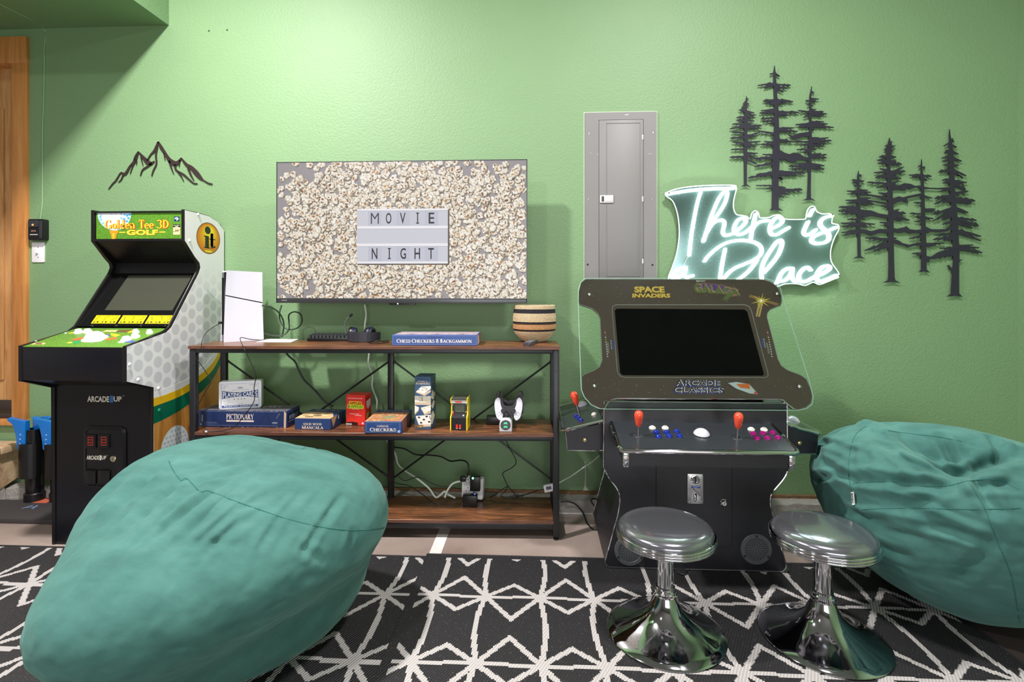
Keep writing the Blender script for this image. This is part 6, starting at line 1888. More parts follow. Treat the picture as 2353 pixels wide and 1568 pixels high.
obj('lock', G(FM).lathe([(.015, .006), (.014, .01), (.011, .012), (.0, .012)], 20, q), mat('nickel', (214, 204, 176), .2, .9), cd)
obj('keyhole', G(FM).box(q[0] - .001, q[0] + .001, q[1] - .006, q[1] + .006, .0121, .0126), BLACKP, cd)
for px0, px1 in ((199, 225), (230, 257)):
    a, b = onF(px0, 1111), onF(px1, 1080)
    obj('coin_return', G(FM).prism(rrect(a[0], b[0], a[1], b[1], .004), .006, .014, .004), BLACKP, cd)

# ------------------------------------------------------------------ four player arcade pedestal
AY = -.66                                   # front face plane
AD = .50
am = thing('arcade_pedestal', 'black four player arcade pedestal with tilted screen and chrome edges', 'arcade machine', (.69, AY + AD / 2, 0))
AF = frame((0, AY, 0), (1, 0, 0), (0, 0, 1))             # x right, y up, z towards viewer
def onA(px, py):
    p = onY(px, py, AY)
    return (p.x, p.z)
def zz8(l): return [onA(1270 + x / 3.336, 880 + y / 3.336) for x, y in l]
left = zz8([(395, 150), (392, 400), (390, 600), (396, 660), (430, 725), (478, 790), (505, 835), (515, 880), (512, 940), (498, 1020), (475, 1100), (440, 1230), (402, 1380)])
ymin = .004
cxl = left[-1][0]
right = zz8([(1797, 150), (1799, 400), (1800, 640), (1796, 690), (1765, 745), (1710, 810), (1680, 850), (1669, 890), (1672, 950), (1690, 1020), (1715, 1110), (1745, 1240), (1790, 1400)])
lc = [Vector(p + (0,)) for p in left]; rc = [Vector(p + (0,)) for p in right]
lc, rc = catmull(lc, 4), catmull(rc, 4)
zt_ = .735
foot_z = .0125
prof = [(lc[0].x, zt_)] + [(p.x, p.y) for p in lc] + [(cxl + .002, foot_z + .015), (cxl + .016, foot_z)]
cxr = right[-1][0]
prof += [(cxr - .016, foot_z), (cxr - .002, foot_z + .015)] + [(p.x, p.y) for p in reversed(rc)] + [(rc[0].x, zt_)]
BODY = mat('black_textured_laminate', (25, 25, 32), .32, bump=.1, bscale=380, var=.03)
obj('cabinet', G(AF).prism(prof, -AD, -.0005), BODY, am)
edge = [AF @ Vector((p[0], p[1], -.001)) for p in prof]
obj('chrome_edge', G().tube(edge + [edge[0]], .0032, 6), CHROME, am, label='chrome edge trim')
edge2 = [p + Vector((0, AD - .002, 0)) for p in edge]
obj('chrome_edge', G().tube(edge2 + [edge2[0]], .0032, 6), CHROME, am, label='chrome edge trim')
# service door drawn by its gap
a, b = onA(1508, 1252), onA(1681.5, 1070)
dg = G(AF)
t = .0022
dg.box(a[0] - t, a[0], a[1], b[1], -.0004, .0004).box(b[0], b[0] + t, a[1], b[1], -.0004, .0004).box(a[0], b[0], a[1] - t, a[1], -.0004, .0004)
door = obj('service_door', G(AF).box(a[0], b[0], a[1], b[1], -.001, .0012, .0008, 1), BODY, am)
obj('door_gap', dg, mat('gap_black', (6, 6, 8), .8), door)
a, b = onA(1579, 1156), onA(1614.5, 1089)
CP_ = mat('satin_chrome', (196, 196, 198), .22, 1.0, bump=.02, bscale=200)
cpl = obj('coin_mechanism', G(AF).prism(rrect(a[0], b[0], a[1], b[1], .003), .0012, .006, .0015), CP_, door)
w, h = b[0] - a[0], b[1] - a[1]
obj('coin_entry', G(AF).lathe([(w * .3, .006), (w * .29, .01), (w * .24, .011), (w * .23, .008), (0, .008)], 24, (a[0] + w * .5, a[1] + h * .82)), CHROME, cpl)
obj('return_lever', G(AF).box(a[0] + w * .4, a[0] + w * .52, a[1] + h * .08, a[1] + h * .3, .006, .016, .002), CHROME, cpl)
for x in (.12, .88):
    for y in (.06, .94):
        obj('screw', G(AF).lathe([(.003, .006), (.0025, .0075), (0, .008)], 8, (a[0] + w * x, a[1] + h * y)), CHROME, cpl)
g = G(AF)
g.flat([(a[0] + w * .23, a[1] + h * .52), (a[0] + w * .82, a[1] + h * .52), (a[0] + w * .82, a[1] + h * .6), (a[0] + w * .23, a[1] + h * .6)], .0064, (40, 84, 160))
sans(g, 'COIN RETURN', a[0] + w * .27, a[1] + h * .565, w * .5, h * .025, .0067, .02, col=(200, 214, 236))
sans(g, 'PUSH', a[0] + w * .4, a[1] + h * .53, w * .22, h * .022, .0067, .02, col=(200, 214, 236))
g.flat([(a[0] + w * .47, a[1] + h * .7), (a[0] + w * .53, a[1] + h * .7), (a[0] + w * .53, a[1] + h * .95), (a[0] + w * .47, a[1] + h * .95)], .0112, (20, 20, 22))
g.flat([(a[0] + w * .48, a[1] + h * .1), (a[0] + w * .6, a[1] + h * .1), (a[0] + w * .6, a[1] + h * .34), (a[0] + w * .48, a[1] + h * .34)], .0064, (24, 24, 26))
g.ribbon([(a[0] + w * .36, a[1] + h * .5), (a[0] + w * .82, a[1] + h * .28)], .005, .0064, 0, col=(110, 110, 112))
obj('coin_print', g, PRINT, cpl, ang=None)
q = onA(1662, 1155)
obj('lock', G(AF).lathe([(.0165, .0012), (.016, .004), (.0125, .006), (.0125, .012), (.01, .0145), (0, .0145)], 22, q), CHROME, door)
obj('keyhole', G(AF).box(q[0] - .0012, q[0] + .0012, q[1] - .005, q[1] + .005, .0144, .015), BLACKP, door)
# speakers
for px, py in ((1737, 1262), (1447, 1265)):
    q = onA(px, py)
    R_ = .0665
    spk = obj('speaker', G(AF).lathe([(R_, -.0004), (R_, .004), (R_ * .96, .0065), (R_ * .76, .0065), (R_ * .74, .004), (0, .004)], 40, q), mat('speaker_ring', (74, 76, 80), .45, bump=.05, bscale=300), am)
    g = G(AF)
    for rg, cnt in ((0, 1), (.012, 6), (.0205, 12), (.029, 18), (.037, 24), (.0445, 30)):
        for i in range(cnt):
            t = 2 * math.pi * i / cnt + rg * 40
            g.flat(circ(q[0] + rg * math.cos(t), q[1] + rg * math.sin(t), .0024, n=8), .0045)
    ho = obj('grille_holes', g, mat('hole_black', (4, 4, 5), .9), spk, ang=None)
    ho['kind'] = 'stuff'
    for k in range(3):
        t = math.radians(90 + 120 * k)
        obj('screw', G(AF).lathe([(.005, .006), (.0045, .009), (0, .01)], 10, (q[0] + R_ * .86 * math.cos(t), q[1] + R_ * .86 * math.sin(t))), BLACKP, spk)
# levelling feet
for px, py in ((1567, 1318), (1803, 1306)):
    p = onY(px, py, AY - .03)
    f_ = onZ(px, 1322 if px < 1700 else 1316, .004)
    x_, y_ = f_.x, f_.y + .02
    pr = [(x_ - .022, y_ + .08), (x_ - .022, y_ - .01)] + [(x_ + .022 * math.cos(t), y_ - .012 + .022 * math.sin(t)) for t in [math.pi + math.pi * i / 10 for i in range(11)]] + [(x_ + .022, y_ + .08)]
    obj('foot', G(Matrix.Rotation(0, 4, 'Z')).prism(pr, .0095, .018, .003), mat('dark_foot', (44, 44, 46), .35), am)
for x_ in (cxl + .08, cxr - .08):
    for y_ in (AY + .06, AY + AD - .06):
        obj('leg_pad', G().lathe([(.02, .0095), (.02, .013), (0, .0135)], 16, (x_, y_)), BLACKP, am)

def red_stick(M, par, tall=1.0):
    """joystick at the origin of M (z up)"""
    js = obj('joystick', G(M).lathe([(.021, .0004), (.02, .0018), (0, .002)], 28), mat('joystick_plate', (60, 62, 68), .3), par)
    obj('shaft', G(M).lathe([(.0065, .0015), (.0065, .05), (0, .051)], 14), STEEL, js)
    obj('handle', G(M).lathe([(.0065, .042), (.0115, .047), (.0145, .064), (.018, .083), (.0182, .094), (.015, .1035), (.0085, .1085), (0, .11)], 24), mat('red_joystick_handle', (232, 78, 50), .22, coat=.4), js)
def push(M, par, m, r=.014, nm='button'):
    bt = obj(nm, G(M).lathe([(r, .0004), (r, .003), (r * .93, .005), (r * .72, .005), (r * .7, .003), (r * .68, .0085), (r * .6, .0095), (r * .3, .0088), (0, .0086)], 24), m, par)
    return bt
# front control deck
zb_, yb_ = onY(1594, 972, AY).z, AY
df = 2.014
f0, f1 = atD(1425, 1033, 2.03), atD(1837, 1040, 2.0)
fy = (f0.y + f1.y) / 2; fz = (f0.z + f1.z) / 2
x0_, x1_ = f0.x, f1.x
ddir = Vector((0, yb_ - fy, zb_ - fz)); DL = ddir.length
DM = frame((x0_, fy, fz), (1, 0, 0), ddir)               # x right, y back, z up
DW = x1_ - x0_
DECK = mat('dark_control_deck', (46, 50, 54), .24, bump=.05, bscale=260, coat=.25)
poly = [(0, DL), (0, .03), (.006, .01), (.02, 0), (DW - .02, 0), (DW - .006, .01), (DW, .03), (DW, DL)]
deck = obj('front_deck', G(DM).prism(poly, -.012, 0), DECK, am)
ed = [DM @ Vector((p[0], p[1], -.006)) for p in poly]
obj('chrome_rim', G().tube(ed, .0098, 10), CHROME, deck)
zbot = onY(1640, 1077, fy).z
sk = .02
AX = frame((0, 0, 0), (1, 0, 0), (0, 0, 1))
obj('skirt', G().hull([(x0_ + sk, fy + .014, zbot), (x1_ - sk, fy + .014, zbot), (x1_ - sk, AY, zbot + .012), (x0_ + sk, AY, zbot + .012), (x0_ + sk, fy + .014, fz - .012), (x1_ - sk, fy + .014, fz - .012), (x1_ - sk, AY, zb_ - .012), (x0_ + sk, AY, zb_ - .012)],
    [(0, 3, 2, 1), (4, 5, 6, 7), (0, 1, 5, 4), (1, 2, 6, 5), (2, 3, 7, 6), (3, 0, 4, 7)]), BODY, deck)
for x in (x0_ + sk + .004, x1_ - sk - .004):
    obj('chrome_corner', G().box(x - .013, x + .013, fy + .004, fy + .03, zbot - .003, fz - .008, .005), CHROME, deck)
def onD(px, py, M=DM):
    p = onP(px, py, M.translation, M.to_3x3() @ Vector((0, 0, 1)))
    q = M.inverted() @ p
    return q.x, q.y
def at(M, q): return M @ Matrix.Translation((q[0], q[1], 0))
for px, py in ((1466, 1002), (1693.5, 1007)):
    red_stick(at(DM, onD(px, py)), deck)
WBT = mat('white_arcade_button', (236, 228, 220), .25)
BBT = mat('blue_arcade_button', (24, 46, 150), .18, coat=.4)
PBT = mat('magenta_arcade_button', (150, 10, 110), .18, coat=.4)
for k, (px, py) in enumerate(((1499, 985), (1528.5, 985), (1726, 988.5), (1755.5, 989))):
    q = onD(px, py)
    bt = push(at(DM, q), deck, WBT, .0145)
    if k in (1, 3):
        g = G(at(DM, q))
        if k == 1: g.flat([(-.0012, -.006), (.0012, -.006), (.0012, .006), (-.0012, .006)], .0098, (40, 40, 44))
        else:
            for s in (-.003, .003): g.flat([(s - .001, -.006), (s + .001, -.006), (s + .001, .006), (s - .001, .006)], .0098, (40, 40, 44))
        obj('button_mark', g, PRINT, bt, ang=None)
for px, py in ((1508, 995), (1531.5, 995), (1555, 993), (1513, 1005), (1538, 1004), (1561.5, 1003.5)):
    push(at(DM, onD(px, py)), deck, BBT, .013)
for px, py in ((1731, 998.5), (1753.5, 997.5), (1776, 996), (1739.5, 1009), (1763.5, 1008.5), (1787, 1007.5)):
    push(at(DM, onD(px, py)), deck, PBT, .013)
q = onD(1612, 998)
tb = obj('trackball_ring', G(at(DM, q)).lathe([(.037, .0004), (.037, .002), (.031, .003), (.03, .0)], 32), mat('trackball_plate', (40, 42, 46), .3), deck)
obj('trackball', G(at(DM, q)).ball((0, 0, -.012), .036, nu=28, nv=20), mat('pearl_ball', (206, 206, 216), .12, coat=.6), tb)
for px, py in ((1579, 997), (1602, 983), (1646, 998), (1621, 1013.5)):
    obj('deck_screw', G(at(DM, onD(px, py))).lathe([(.003, 0), (.0025, .0015), (0, .002)], 8), CHROME, deck)
# side decks
def side_deck(name, sgn, bx, ox):
    y0_, y1_ = -.627, -.155
    zi, zo = .645, .60
    w = abs(ox - bx)
    u = Vector((ox - bx, 0, zo - zi)).normalized()
    # local: x along the slope outwards, y back, z up
    if sgn < 0:
        M = frame((ox, y0_, zo), -u, (0, 1, 0))
        inner_x = math.hypot(w, zi - zo)
    else:
        M = frame((bx, y0_, zi), u, (0, 1, 0))
        inner_x = math.hypot(w, zi - zo)
    LW = inner_x
    LD = y1_ - y0_
    c = .02
    poly = [(0, c), (c, 0), (LW, 0), (LW, LD), (c, LD), (0, LD - c)] if sgn < 0 else [(0, 0), (LW - c, 0), (LW, c), (LW, LD - c), (LW - c, LD), (0, LD)]
    dk = obj(name, G(M).prism(poly, -.012, 0), DECK, am)
    rim = [M @ Vector((p[0], p[1], -.006)) for p in (poly[2:] + poly[:3] if False else ([poly[2], poly[1], poly[0], poly[5], poly[4], poly[3]] if sgn < 0 else poly))]
    obj('chrome_rim', G().tube(rim, .008, 8), CHROME, dk)
    zl = .505
    oi = ox + .022 * -sgn
    top_o, top_i = zo - .012, zi - .012
    A0 = [(bx, y0_ + .012), (ox - sgn * .012, y0_ + .012), (ox - sgn * .012, y1_ - .012), (bx, y1_ - .012)]
    obj('skirt', G().hull([(bx, y0_ + .012, zl), (oi, y0_ + .012, zl), (oi, y1_ - .012, zl), (bx, y1_ - .012, zl), (bx, y0_ + .012, top_i), (ox - sgn * .012, y0_ + .012, top_o), (ox - sgn * .012, y1_ - .012, top_o), (bx, y1_ - .012, top_i)],
        [(0, 3, 2, 1), (4, 5, 6, 7), (0, 1, 5, 4), (1, 2, 6, 5), (2, 3, 7, 6), (3, 0, 4, 7)]), BODY, dk)
    e_ = [Vector((bx, y0_ + .012, zl)), Vector((oi, y0_ + .012, zl)), Vector((ox - sgn * .012, y0_ + .012, top_o))]
    obj('chrome_edge', G().tube(e_, .0026, 6), CHROME, dk)
    cx_ = (bx + ox) / 2 - sgn * .01
    obj('cam_lock', G(frame((cx_, y0_ + .012, (zl + zo) / 2), (1, 0, 0), (0, 0, 1))).lathe([(.0095, 0), (.009, .004), (.006, .006), (0, .006)], 16), mat('brass_lock', (196, 180, 130), .25, .9), dk)
    return M, dk, LW, LD
bxl, bxr = lc[4].x, rc[4].x
oL = atD(1293, 987, 2.325)
oR = atD(1889, 995, 2.268)
M, dk, LW, LD = side_deck('left_deck', -1, bxl, oL.x)
red_stick(at(M, onD(1330, 951, M)), dk)
for px, py in ((1324, 957.5), (1329.5, 962), (1335, 967)):
    push(at(M, onD(px, py, M)), dk, BBT, .012)
push(at(M, onD(1365, 953.5, M)), dk, WBT, .013)
q = onD(1337, 931, M)
obj('trackball', G(at(M, (min(max(q[0], .04), LW - .04), min(q[1], LD - .05)))).ball((0, 0, -.014), .034, nu=24, nv=16), mat('pearl_ball', (206, 206, 216), .12, coat=.6), dk)
M, dk, LW, LD = side_deck('right_deck', 1, bxr, oR.x)
q = onD(1822, 966, M)
obj('trackball', G(at(M, (max(q[0], .045), max(.08, min(q[1], LD - .06))))).ball((0, 0, -.014), .034, nu=24, nv=16), mat('pearl_ball', (206, 206, 216), .12, coat=.6), dk)
red_stick(at(M, (LW * .5, LD * .62)), dk)
# screen head
ZB0, YB0 = .704, -.671
ZB1, YB1 = 1.27, -.397
HN = Vector((0, -(ZB1 - ZB0), (YB1 - YB0))).normalized()          # facing the viewer and up
HU = Vector((0, YB1 - YB0, ZB1 - ZB0)).normalized()
HO = Vector((.69, YB0, ZB0))
HM_ = frame(HO, (1, 0, 0), HU)                                    # x right, y up the slope, z to viewer
def onH(px, py):
    p = onP(px, py, HO, HN)
    q = HM_.inverted() @ p
    return (q.x, q.y)
def z7(l): return [onH(1310 + x / 3.988, 620 + y / 3.988) for x, y in l]
outer = z7([(140, 88), (1770, 90), (1850, 115), (1905, 165), (1938, 240), (1938, 300), (1925, 330), (1835, 365), (1808, 400), (1805, 440), (1905, 820), (1935, 880), (1990, 920), (2110, 965), (2165, 1005), (2205, 1100), (2218, 1170), (2205, 1225), (2160, 1265), (2090, 1285), (2030, 1272), (1965, 1215), (1945, 1196), (1900, 1186), (420, 1184), (375, 1195), (345, 1225), (318, 1272), (280, 1275), (195, 1235), (135, 1170), (108, 1110), (104, 985), (125, 960), (215, 925), (270, 890), (292, 830), (275, 450), (255, 400), (200, 355), (90, 318), (79, 295), (79, 195), (100, 120)])
PANEL = mat('brown_reflection_panel', (86, 72, 64), .3, var=.05, vscale=4)  # brown of the room reflected in the cover glass, put into the base colour
head = obj('screen_panel', G(HM_).prism(outer, -.012, 0), PANEL, am, label='printed screen panel with cut sides, brown room reflection in its colour')
oe = [HM_ @ Vector((p[0], p[1], -.001)) for p in outer]
obj('panel_edge', G().tube(oe + [oe[0]], .0022, 6), mat('silver_edge', (170, 168, 162), .3, .6), head)
# monitor case behind and neck
hw = .3
obj('monitor_case', G(HM_).box(-hw, hw, .05, .6, -.14, -.012, .02), BODY, am)
gl_ = z7([(140, 84), (1775, 84), (1870, 110), (1925, 180), (1948, 280), (2185, 1020), (2222, 1170), (2212, 1235), (2165, 1275), (2090, 1293), (310, 1280), (260, 1276), (190, 1240), (130, 1170), (102, 1100), (74, 300), (76, 190), (98, 118)])
GLASS, nt, b = newmat('clear_cover_glass')
b.inputs['Base Color'].default_value = (.92, 1, .96, 1)
b.inputs['Roughness'].default_value = 0.0
b.inputs['Transmission Weight'].default_value = 1.0
b.inputs['IOR'].default_value = 1.02
b.inputs['Specular IOR Level'].default_value = .5
obj('cover_glass', G(HM_).prism(gl_, .003, .007), GLASS, am, ang=20)
ge = [HM_ @ Vector((p[0], p[1], .005)) for p in gl_]
obj('glass_edge', G().tube(ge + [ge[0]], .0016, 6), mat('pale_green_glass_edge', (170, 206, 190), .15), am)
s_out = z7([(420, 322), (1600, 322), (1640, 340), (1660, 375), (1812, 950), (1812, 975), (1790, 990), (500, 988), (455, 975), (432, 935), (385, 360), (392, 335)])
obj('screen_bezel_line', G().tube([HM_ @ Vector((p[0], p[1], .0004)) for p in s_out + [s_out[0]]], .0018, 6), mat('silver_edge', (170, 168, 162), .3, .6), head)
s_in = z7([(425, 358), (1595, 366), (1622, 385), (1774, 955), (1765, 972), (480, 968), (458, 945), (409, 378)])
obj('screen', G(HM_).prism(s_in, .0004, .0012), mat('dead_black_screen', (0, 0, 0), .6, spec=.1, var=0), head, label='black switched off screen')
g = G(HM_)
def h7(x, y): return z7([(x, y)])[0]
def txt(s, x0_, y0_, x1_, y1_, z, bold, col, shear=0, warp=None):
    a, b = h7(x0_, y1_), h7(x1_, y0_)
    sans(g, s, a[0], a[1], b[0] - a[0], b[1] - a[1], z, bold, shear, col, warp)
YG, YD = (226, 190, 90), (120, 84, 40)
for dx, z, c_, bo in ((-5, .0016, YD, .06), (0, .0019, YG, .045)):
    txt('SPACE', 590 + dx, 155 - dx, 862 + dx, 212 - dx, z, bo, c_)
    txt('INVADERS', 568 + dx, 220 - dx, 915 + dx, 258 - dx, z, bo, c_, .1)
# arched pill with the space shooter lettering
A_ = [(1130, 165), (1150, 130), (1250, 122), (1380, 140), (1500, 172), (1550, 182), (1530, 205), (1550, 235), (1470, 250), (1440, 230), (1350, 215), (1220, 200), (1140, 195)]
g.flat(z7(A_), .0016, (150, 116, 96)); g.flat(z7([(1160, 160), (1190, 135), (1280, 132), (1400, 152), (1490, 185), (1470, 215), (1400, 205), (1280, 190), (1180, 185)]), .0019, (92, 66, 130))
a0, b0_ = h7(1140, 235), h7(1540, 150)
def wgal(a, b): return a, b * (1 - .25 * a) + .35 * (1 - a) - .1
sans(g, 'GALAGA', a0[0], a0[1], b0_[0] - a0[0], b0_[1] - a0[1], .0022, .05, 0, (98, 110, 66), wgal)
g.flat(z7([(1400, 265), (1440, 225), (1480, 235), (1440, 280), (1395, 285)]), .0022, (98, 110, 66))
sans(g, 'GALAGA', a0[0] + .003, a0[1] + .004, b0_[0] - a0[0], b0_[1] - a0[1], .0021, .07, 0, (170, 132, 112), wgal)
txt('MIDWAY', 1157, 97, 1240, 116, .0016, .02, (206, 204, 200))
# outlined double line title
for dx, z, c_, bo in ((-5, .0016, (62, 66, 170), .05), (0, .0019, (226, 226, 238), .052), (0, .0022, (70, 58, 52), .016)):
    txt('ARCADE', 962 + dx, 1012 - dx, 1376 + dx, 1068 - dx, z, bo, c_, .12)
    txt('CLASSICS', 950 + dx, 1078 - dx, 1410 + dx, 1132 - dx, z, bo, c_, .12)
# plain shapes: starburst with posts, little rocket
c0 = (1748, 288)
for i in range(12):
    t = math.pi * 2 * i / 12 + .2
    L_ = 100 if i % 2 else 62
    g.flat(z7([(c0[0] + 8 * math.cos(t + 1.57), c0[1] + 8 * math.sin(t + 1.57)), (c0[0] + L_ * math.cos(t), c0[1] + L_ * .8 * math.sin(t)), (c0[0] - 8 * math.cos(t + 1.57), c0[1] - 8 * math.sin(t + 1.57))]), .0021, (226, 196, 90))
g.flat(z7(circ(c0[0], c0[1], 14, n=10)), .0024, (250, 246, 230))
g.flat(z7([(1722, 310), (1765, 312), (1738, 434), (1700, 430)]), .0017, (196, 166, 106)); g.flat(z7([(1742, 312), (1750, 312), (1722, 432), (1714, 431)]), .0019, (120, 90, 60))
g.flat(z7([(1640, 255), (1655, 232), (1920, 315), (1890, 330)]), .0016, (150, 116, 76))
g.flat(z7([(1445, 1040), (1520, 1030), (1640, 1050), (1725, 1145), (1640, 1135), (1520, 1090)]), .0016, (190, 200, 204)); g.flat(z7([(1520, 1050), (1640, 1045), (1650, 1095), (1560, 1085)]), .0019, (206, 110, 60)); g.flat(z7([(1690, 1115), (1725, 1145), (1680, 1135)]), .0019, (206, 60, 50))
rr_ = random.Random(21)
for i in range(150):
    x, y = rr_.uniform(110, 2150), rr_.choice([rr_.uniform(110, 310), rr_.uniform(1000, 1175)])
    if 540 < x < 930 and y < 280 or 930 < x < 1420 and y > 1000: continue
    if y < 320 and x > 1900 or x < 130: continue
    q = h7(x, y)
    g.flat(circ(q[0], q[1], .0012 * rr_.uniform(.6, 1.2), n=6), .0015, (214, 206, 196))
for side, xs in ((-1, (318, 346, 372, 390)), (1, (1835, 1812, 1780, 1758))):
    for i in range(12):
        y = 555 + i * 22
        x = xs[0] + (i * 2.2 if side < 0 else i * 4 - 30)
        c_ = [(206, 70, 60), (210, 206, 200), (206, 90, 70), (210, 206, 200), (206, 170, 60), (214, 210, 204)][i % 6 if i < 6 else (1 if i % 2 else 5)]
        q = h7(x, y)
        g.flat(circ(q[0], q[1], .0032, .0036, 8), .0016, c_) if i % 2 == 0 else g.flat([(q[0] - .003, q[1] - .0025), (q[0] + .003, q[1] - .0025), (q[0] + .003, q[1] + .0025), (q[0] - .003, q[1] + .0025)], .0016, (210, 206, 200))
    for i in range(4):
        x, y = xs[3] + (i * 2 if side < 0 else i * 4), 655 + i * 22 - (15 if side > 0 else 0)
        q = h7(x, y); g.flat([(q[0] - .004, q[1] - .0035), (q[0] + .004, q[1] - .0035), (q[0] + .004, q[1] + .0035), (q[0] - .004, q[1] + .0035)], .0016, (70, 100, 190))
        q = h7(x - 16 * (1 if side < 0 else -1), y); g.flat([(q[0] - .0015, q[1] - .004), (q[0] + .0015, q[1] - .004), (q[0] + .0015, q[1] + .004), (q[0] - .0015, q[1] + .004)], .0016, (214, 210, 204))
    y0_ = 630
    q = h7(xs[2] - 24 if side < 0 else xs[2] + 30, 720)
    # vertical small words
    Mx = Matrix.Rotation(math.radians(-90 if side < 0 else 90), 4, 'Z')
    g2 = G(HM_ @ Matrix.Translation((q[0], q[1], 0)) @ Mx)
    sans(g2, 'EXTRA POINTS', -.025, -.004, .05, .007, .0016, .0, col=(206, 202, 196))
    obj('small_print', g2, PRINT, head, ang=None)
obj('panel_print', g, PRINT_GLOSS, head, ang=None)
for px, py in ((175, 232), (222, 1070), (2095, 1075), (1890, 225)):
    q = h7(px, py)
    obj('glass_bolt', G(HM_).lathe([(.008, .007), (.0075, .009), (.004, .0115), (0, .012)], 16, q), CHROME, am)
# chrome lower lip
lip = z7([(318, 1266), (345, 1222), (375, 1195), (420, 1188), (1900, 1190), (1945, 1200), (1985, 1240), (2040, 1278)])
obj('chrome_lip', G().tube([HM_ @ Vector((p[0], p[1], .0075)) for p in lip], .0042, 8), CHROME, am)

# ------------------------------------------------------------------ stools
SEATM = mat('pewter_vinyl', (138, 140, 146), .17, .8, bump=.02, bscale=40, coat=.5)
def smudged():
    m, nt, b = newmat('smudged_chrome')
    b.inputs['Base Color'].default_value = (*lin((186, 186, 190)), 1)
    b.inputs['Metallic'].default_value = 1
    tc = node(nt, 'ShaderNodeTexCoord'); nz = node(nt, 'ShaderNodeTexNoise')
    nz.inputs['Scale'].default_value = 9; nz.inputs['Detail'].default_value = 6; nz.inputs['Distortion'].default_value = .6
    nt.links.new(tc.outputs['Object'], nz.inputs['Vector'])
    mr = node(nt, 'ShaderNodeMapRange'); mr.inputs[1].default_value = .48; mr.inputs[2].default_value = .75; mr.inputs[3].default_value = .05; mr.inputs[4].default_value = .3
    nt.links.new(nz.outputs['Fac'], mr.inputs[0]); nt.links.new(mr.outputs[0], b.inputs['Roughness'])
    return m
SMUD = smudged()
def stool(c, rb_, rs, zs, label):
    o = thing('bar_stool', label, 'stool', (c.x, c.y, .005), 'chrome stools at the arcade pedestal')
    xy = (c.x, c.y)
    z0 = .0088
    obj('base', G().lathe([(rb_, z0), (rb_ + .002, z0 + .004), (rb_ - .002, z0 + .008), (rb_ * .86, z0 + .016), (rb_ * .62, z0 + .034), (rb_ * .42, z0 + .058), (rb_ * .28, z0 + .086), (.042, z0 + .118), (.036, z0 + .135), (0, z0 + .135)], 72, xy), SMUD, o, ang=50)
    obj('collar', G().lathe([(.036, z0 + .13), (.041, z0 + .134), (.041, z0 + .139), (.037, z0 + .142), (.037, z0 + .15), (.033, z0 + .155), (.033, z0 + .162), (.0, z0 + .162)], 40, xy), CHROME, o)
    obj('pole', G().lathe([(.0285, z0 + .16), (.0285, zs - .002), (0, zs - .002)], 40, xy), CHROME, o)
    obj('seat_bearing', G().lathe([(.036, zs - .012), (.036, zs + .004), (0, zs + .004)], 28, xy), BLACKP, o)
    ring = [(rs * .3, zs), (rs * .93, zs + .001)]
    for k, (zc, rr2) in enumerate(((.006, .005), (.0155, .0055), (.025, .005))):
        for i in range(9):
            t = -math.pi / 2 + math.pi * i / 8
            ring.append((rs - .007 + rr2 * math.cos(t) - (.002 if k == 0 else 0), zs + zc + rr2 * math.sin(t)))
    ring.append((rs * .92, zs + .031)); ring.append((0, zs + .031))
    obj('chrome_band', G().lathe(ring, 72, xy), CHROME, o)
    cu = [(rs * .93, zs + .028)]
    for i in range(13):
        t = i / 12
        cu.append((rs * .94 * math.cos(t * math.pi / 2) ** .42 if t < 1 else 0, zs + .030 + .033 * math.sin(t * math.pi / 2) ** .8))
    obj('cushion', G().lathe(cu, 72, xy), SEATM, o, ang=70)
    return o
c1 = atD(1529, 1460, 1.853); c2 = atD(1891, 1470, 1.822)
stool(c1, .203, .1745, .338, 'chrome stool with round pewter seat, nearer the centre of the rug')
stool(c2, .203, .1745, .338, 'chrome stool with round pewter seat, next to the right bean bag')

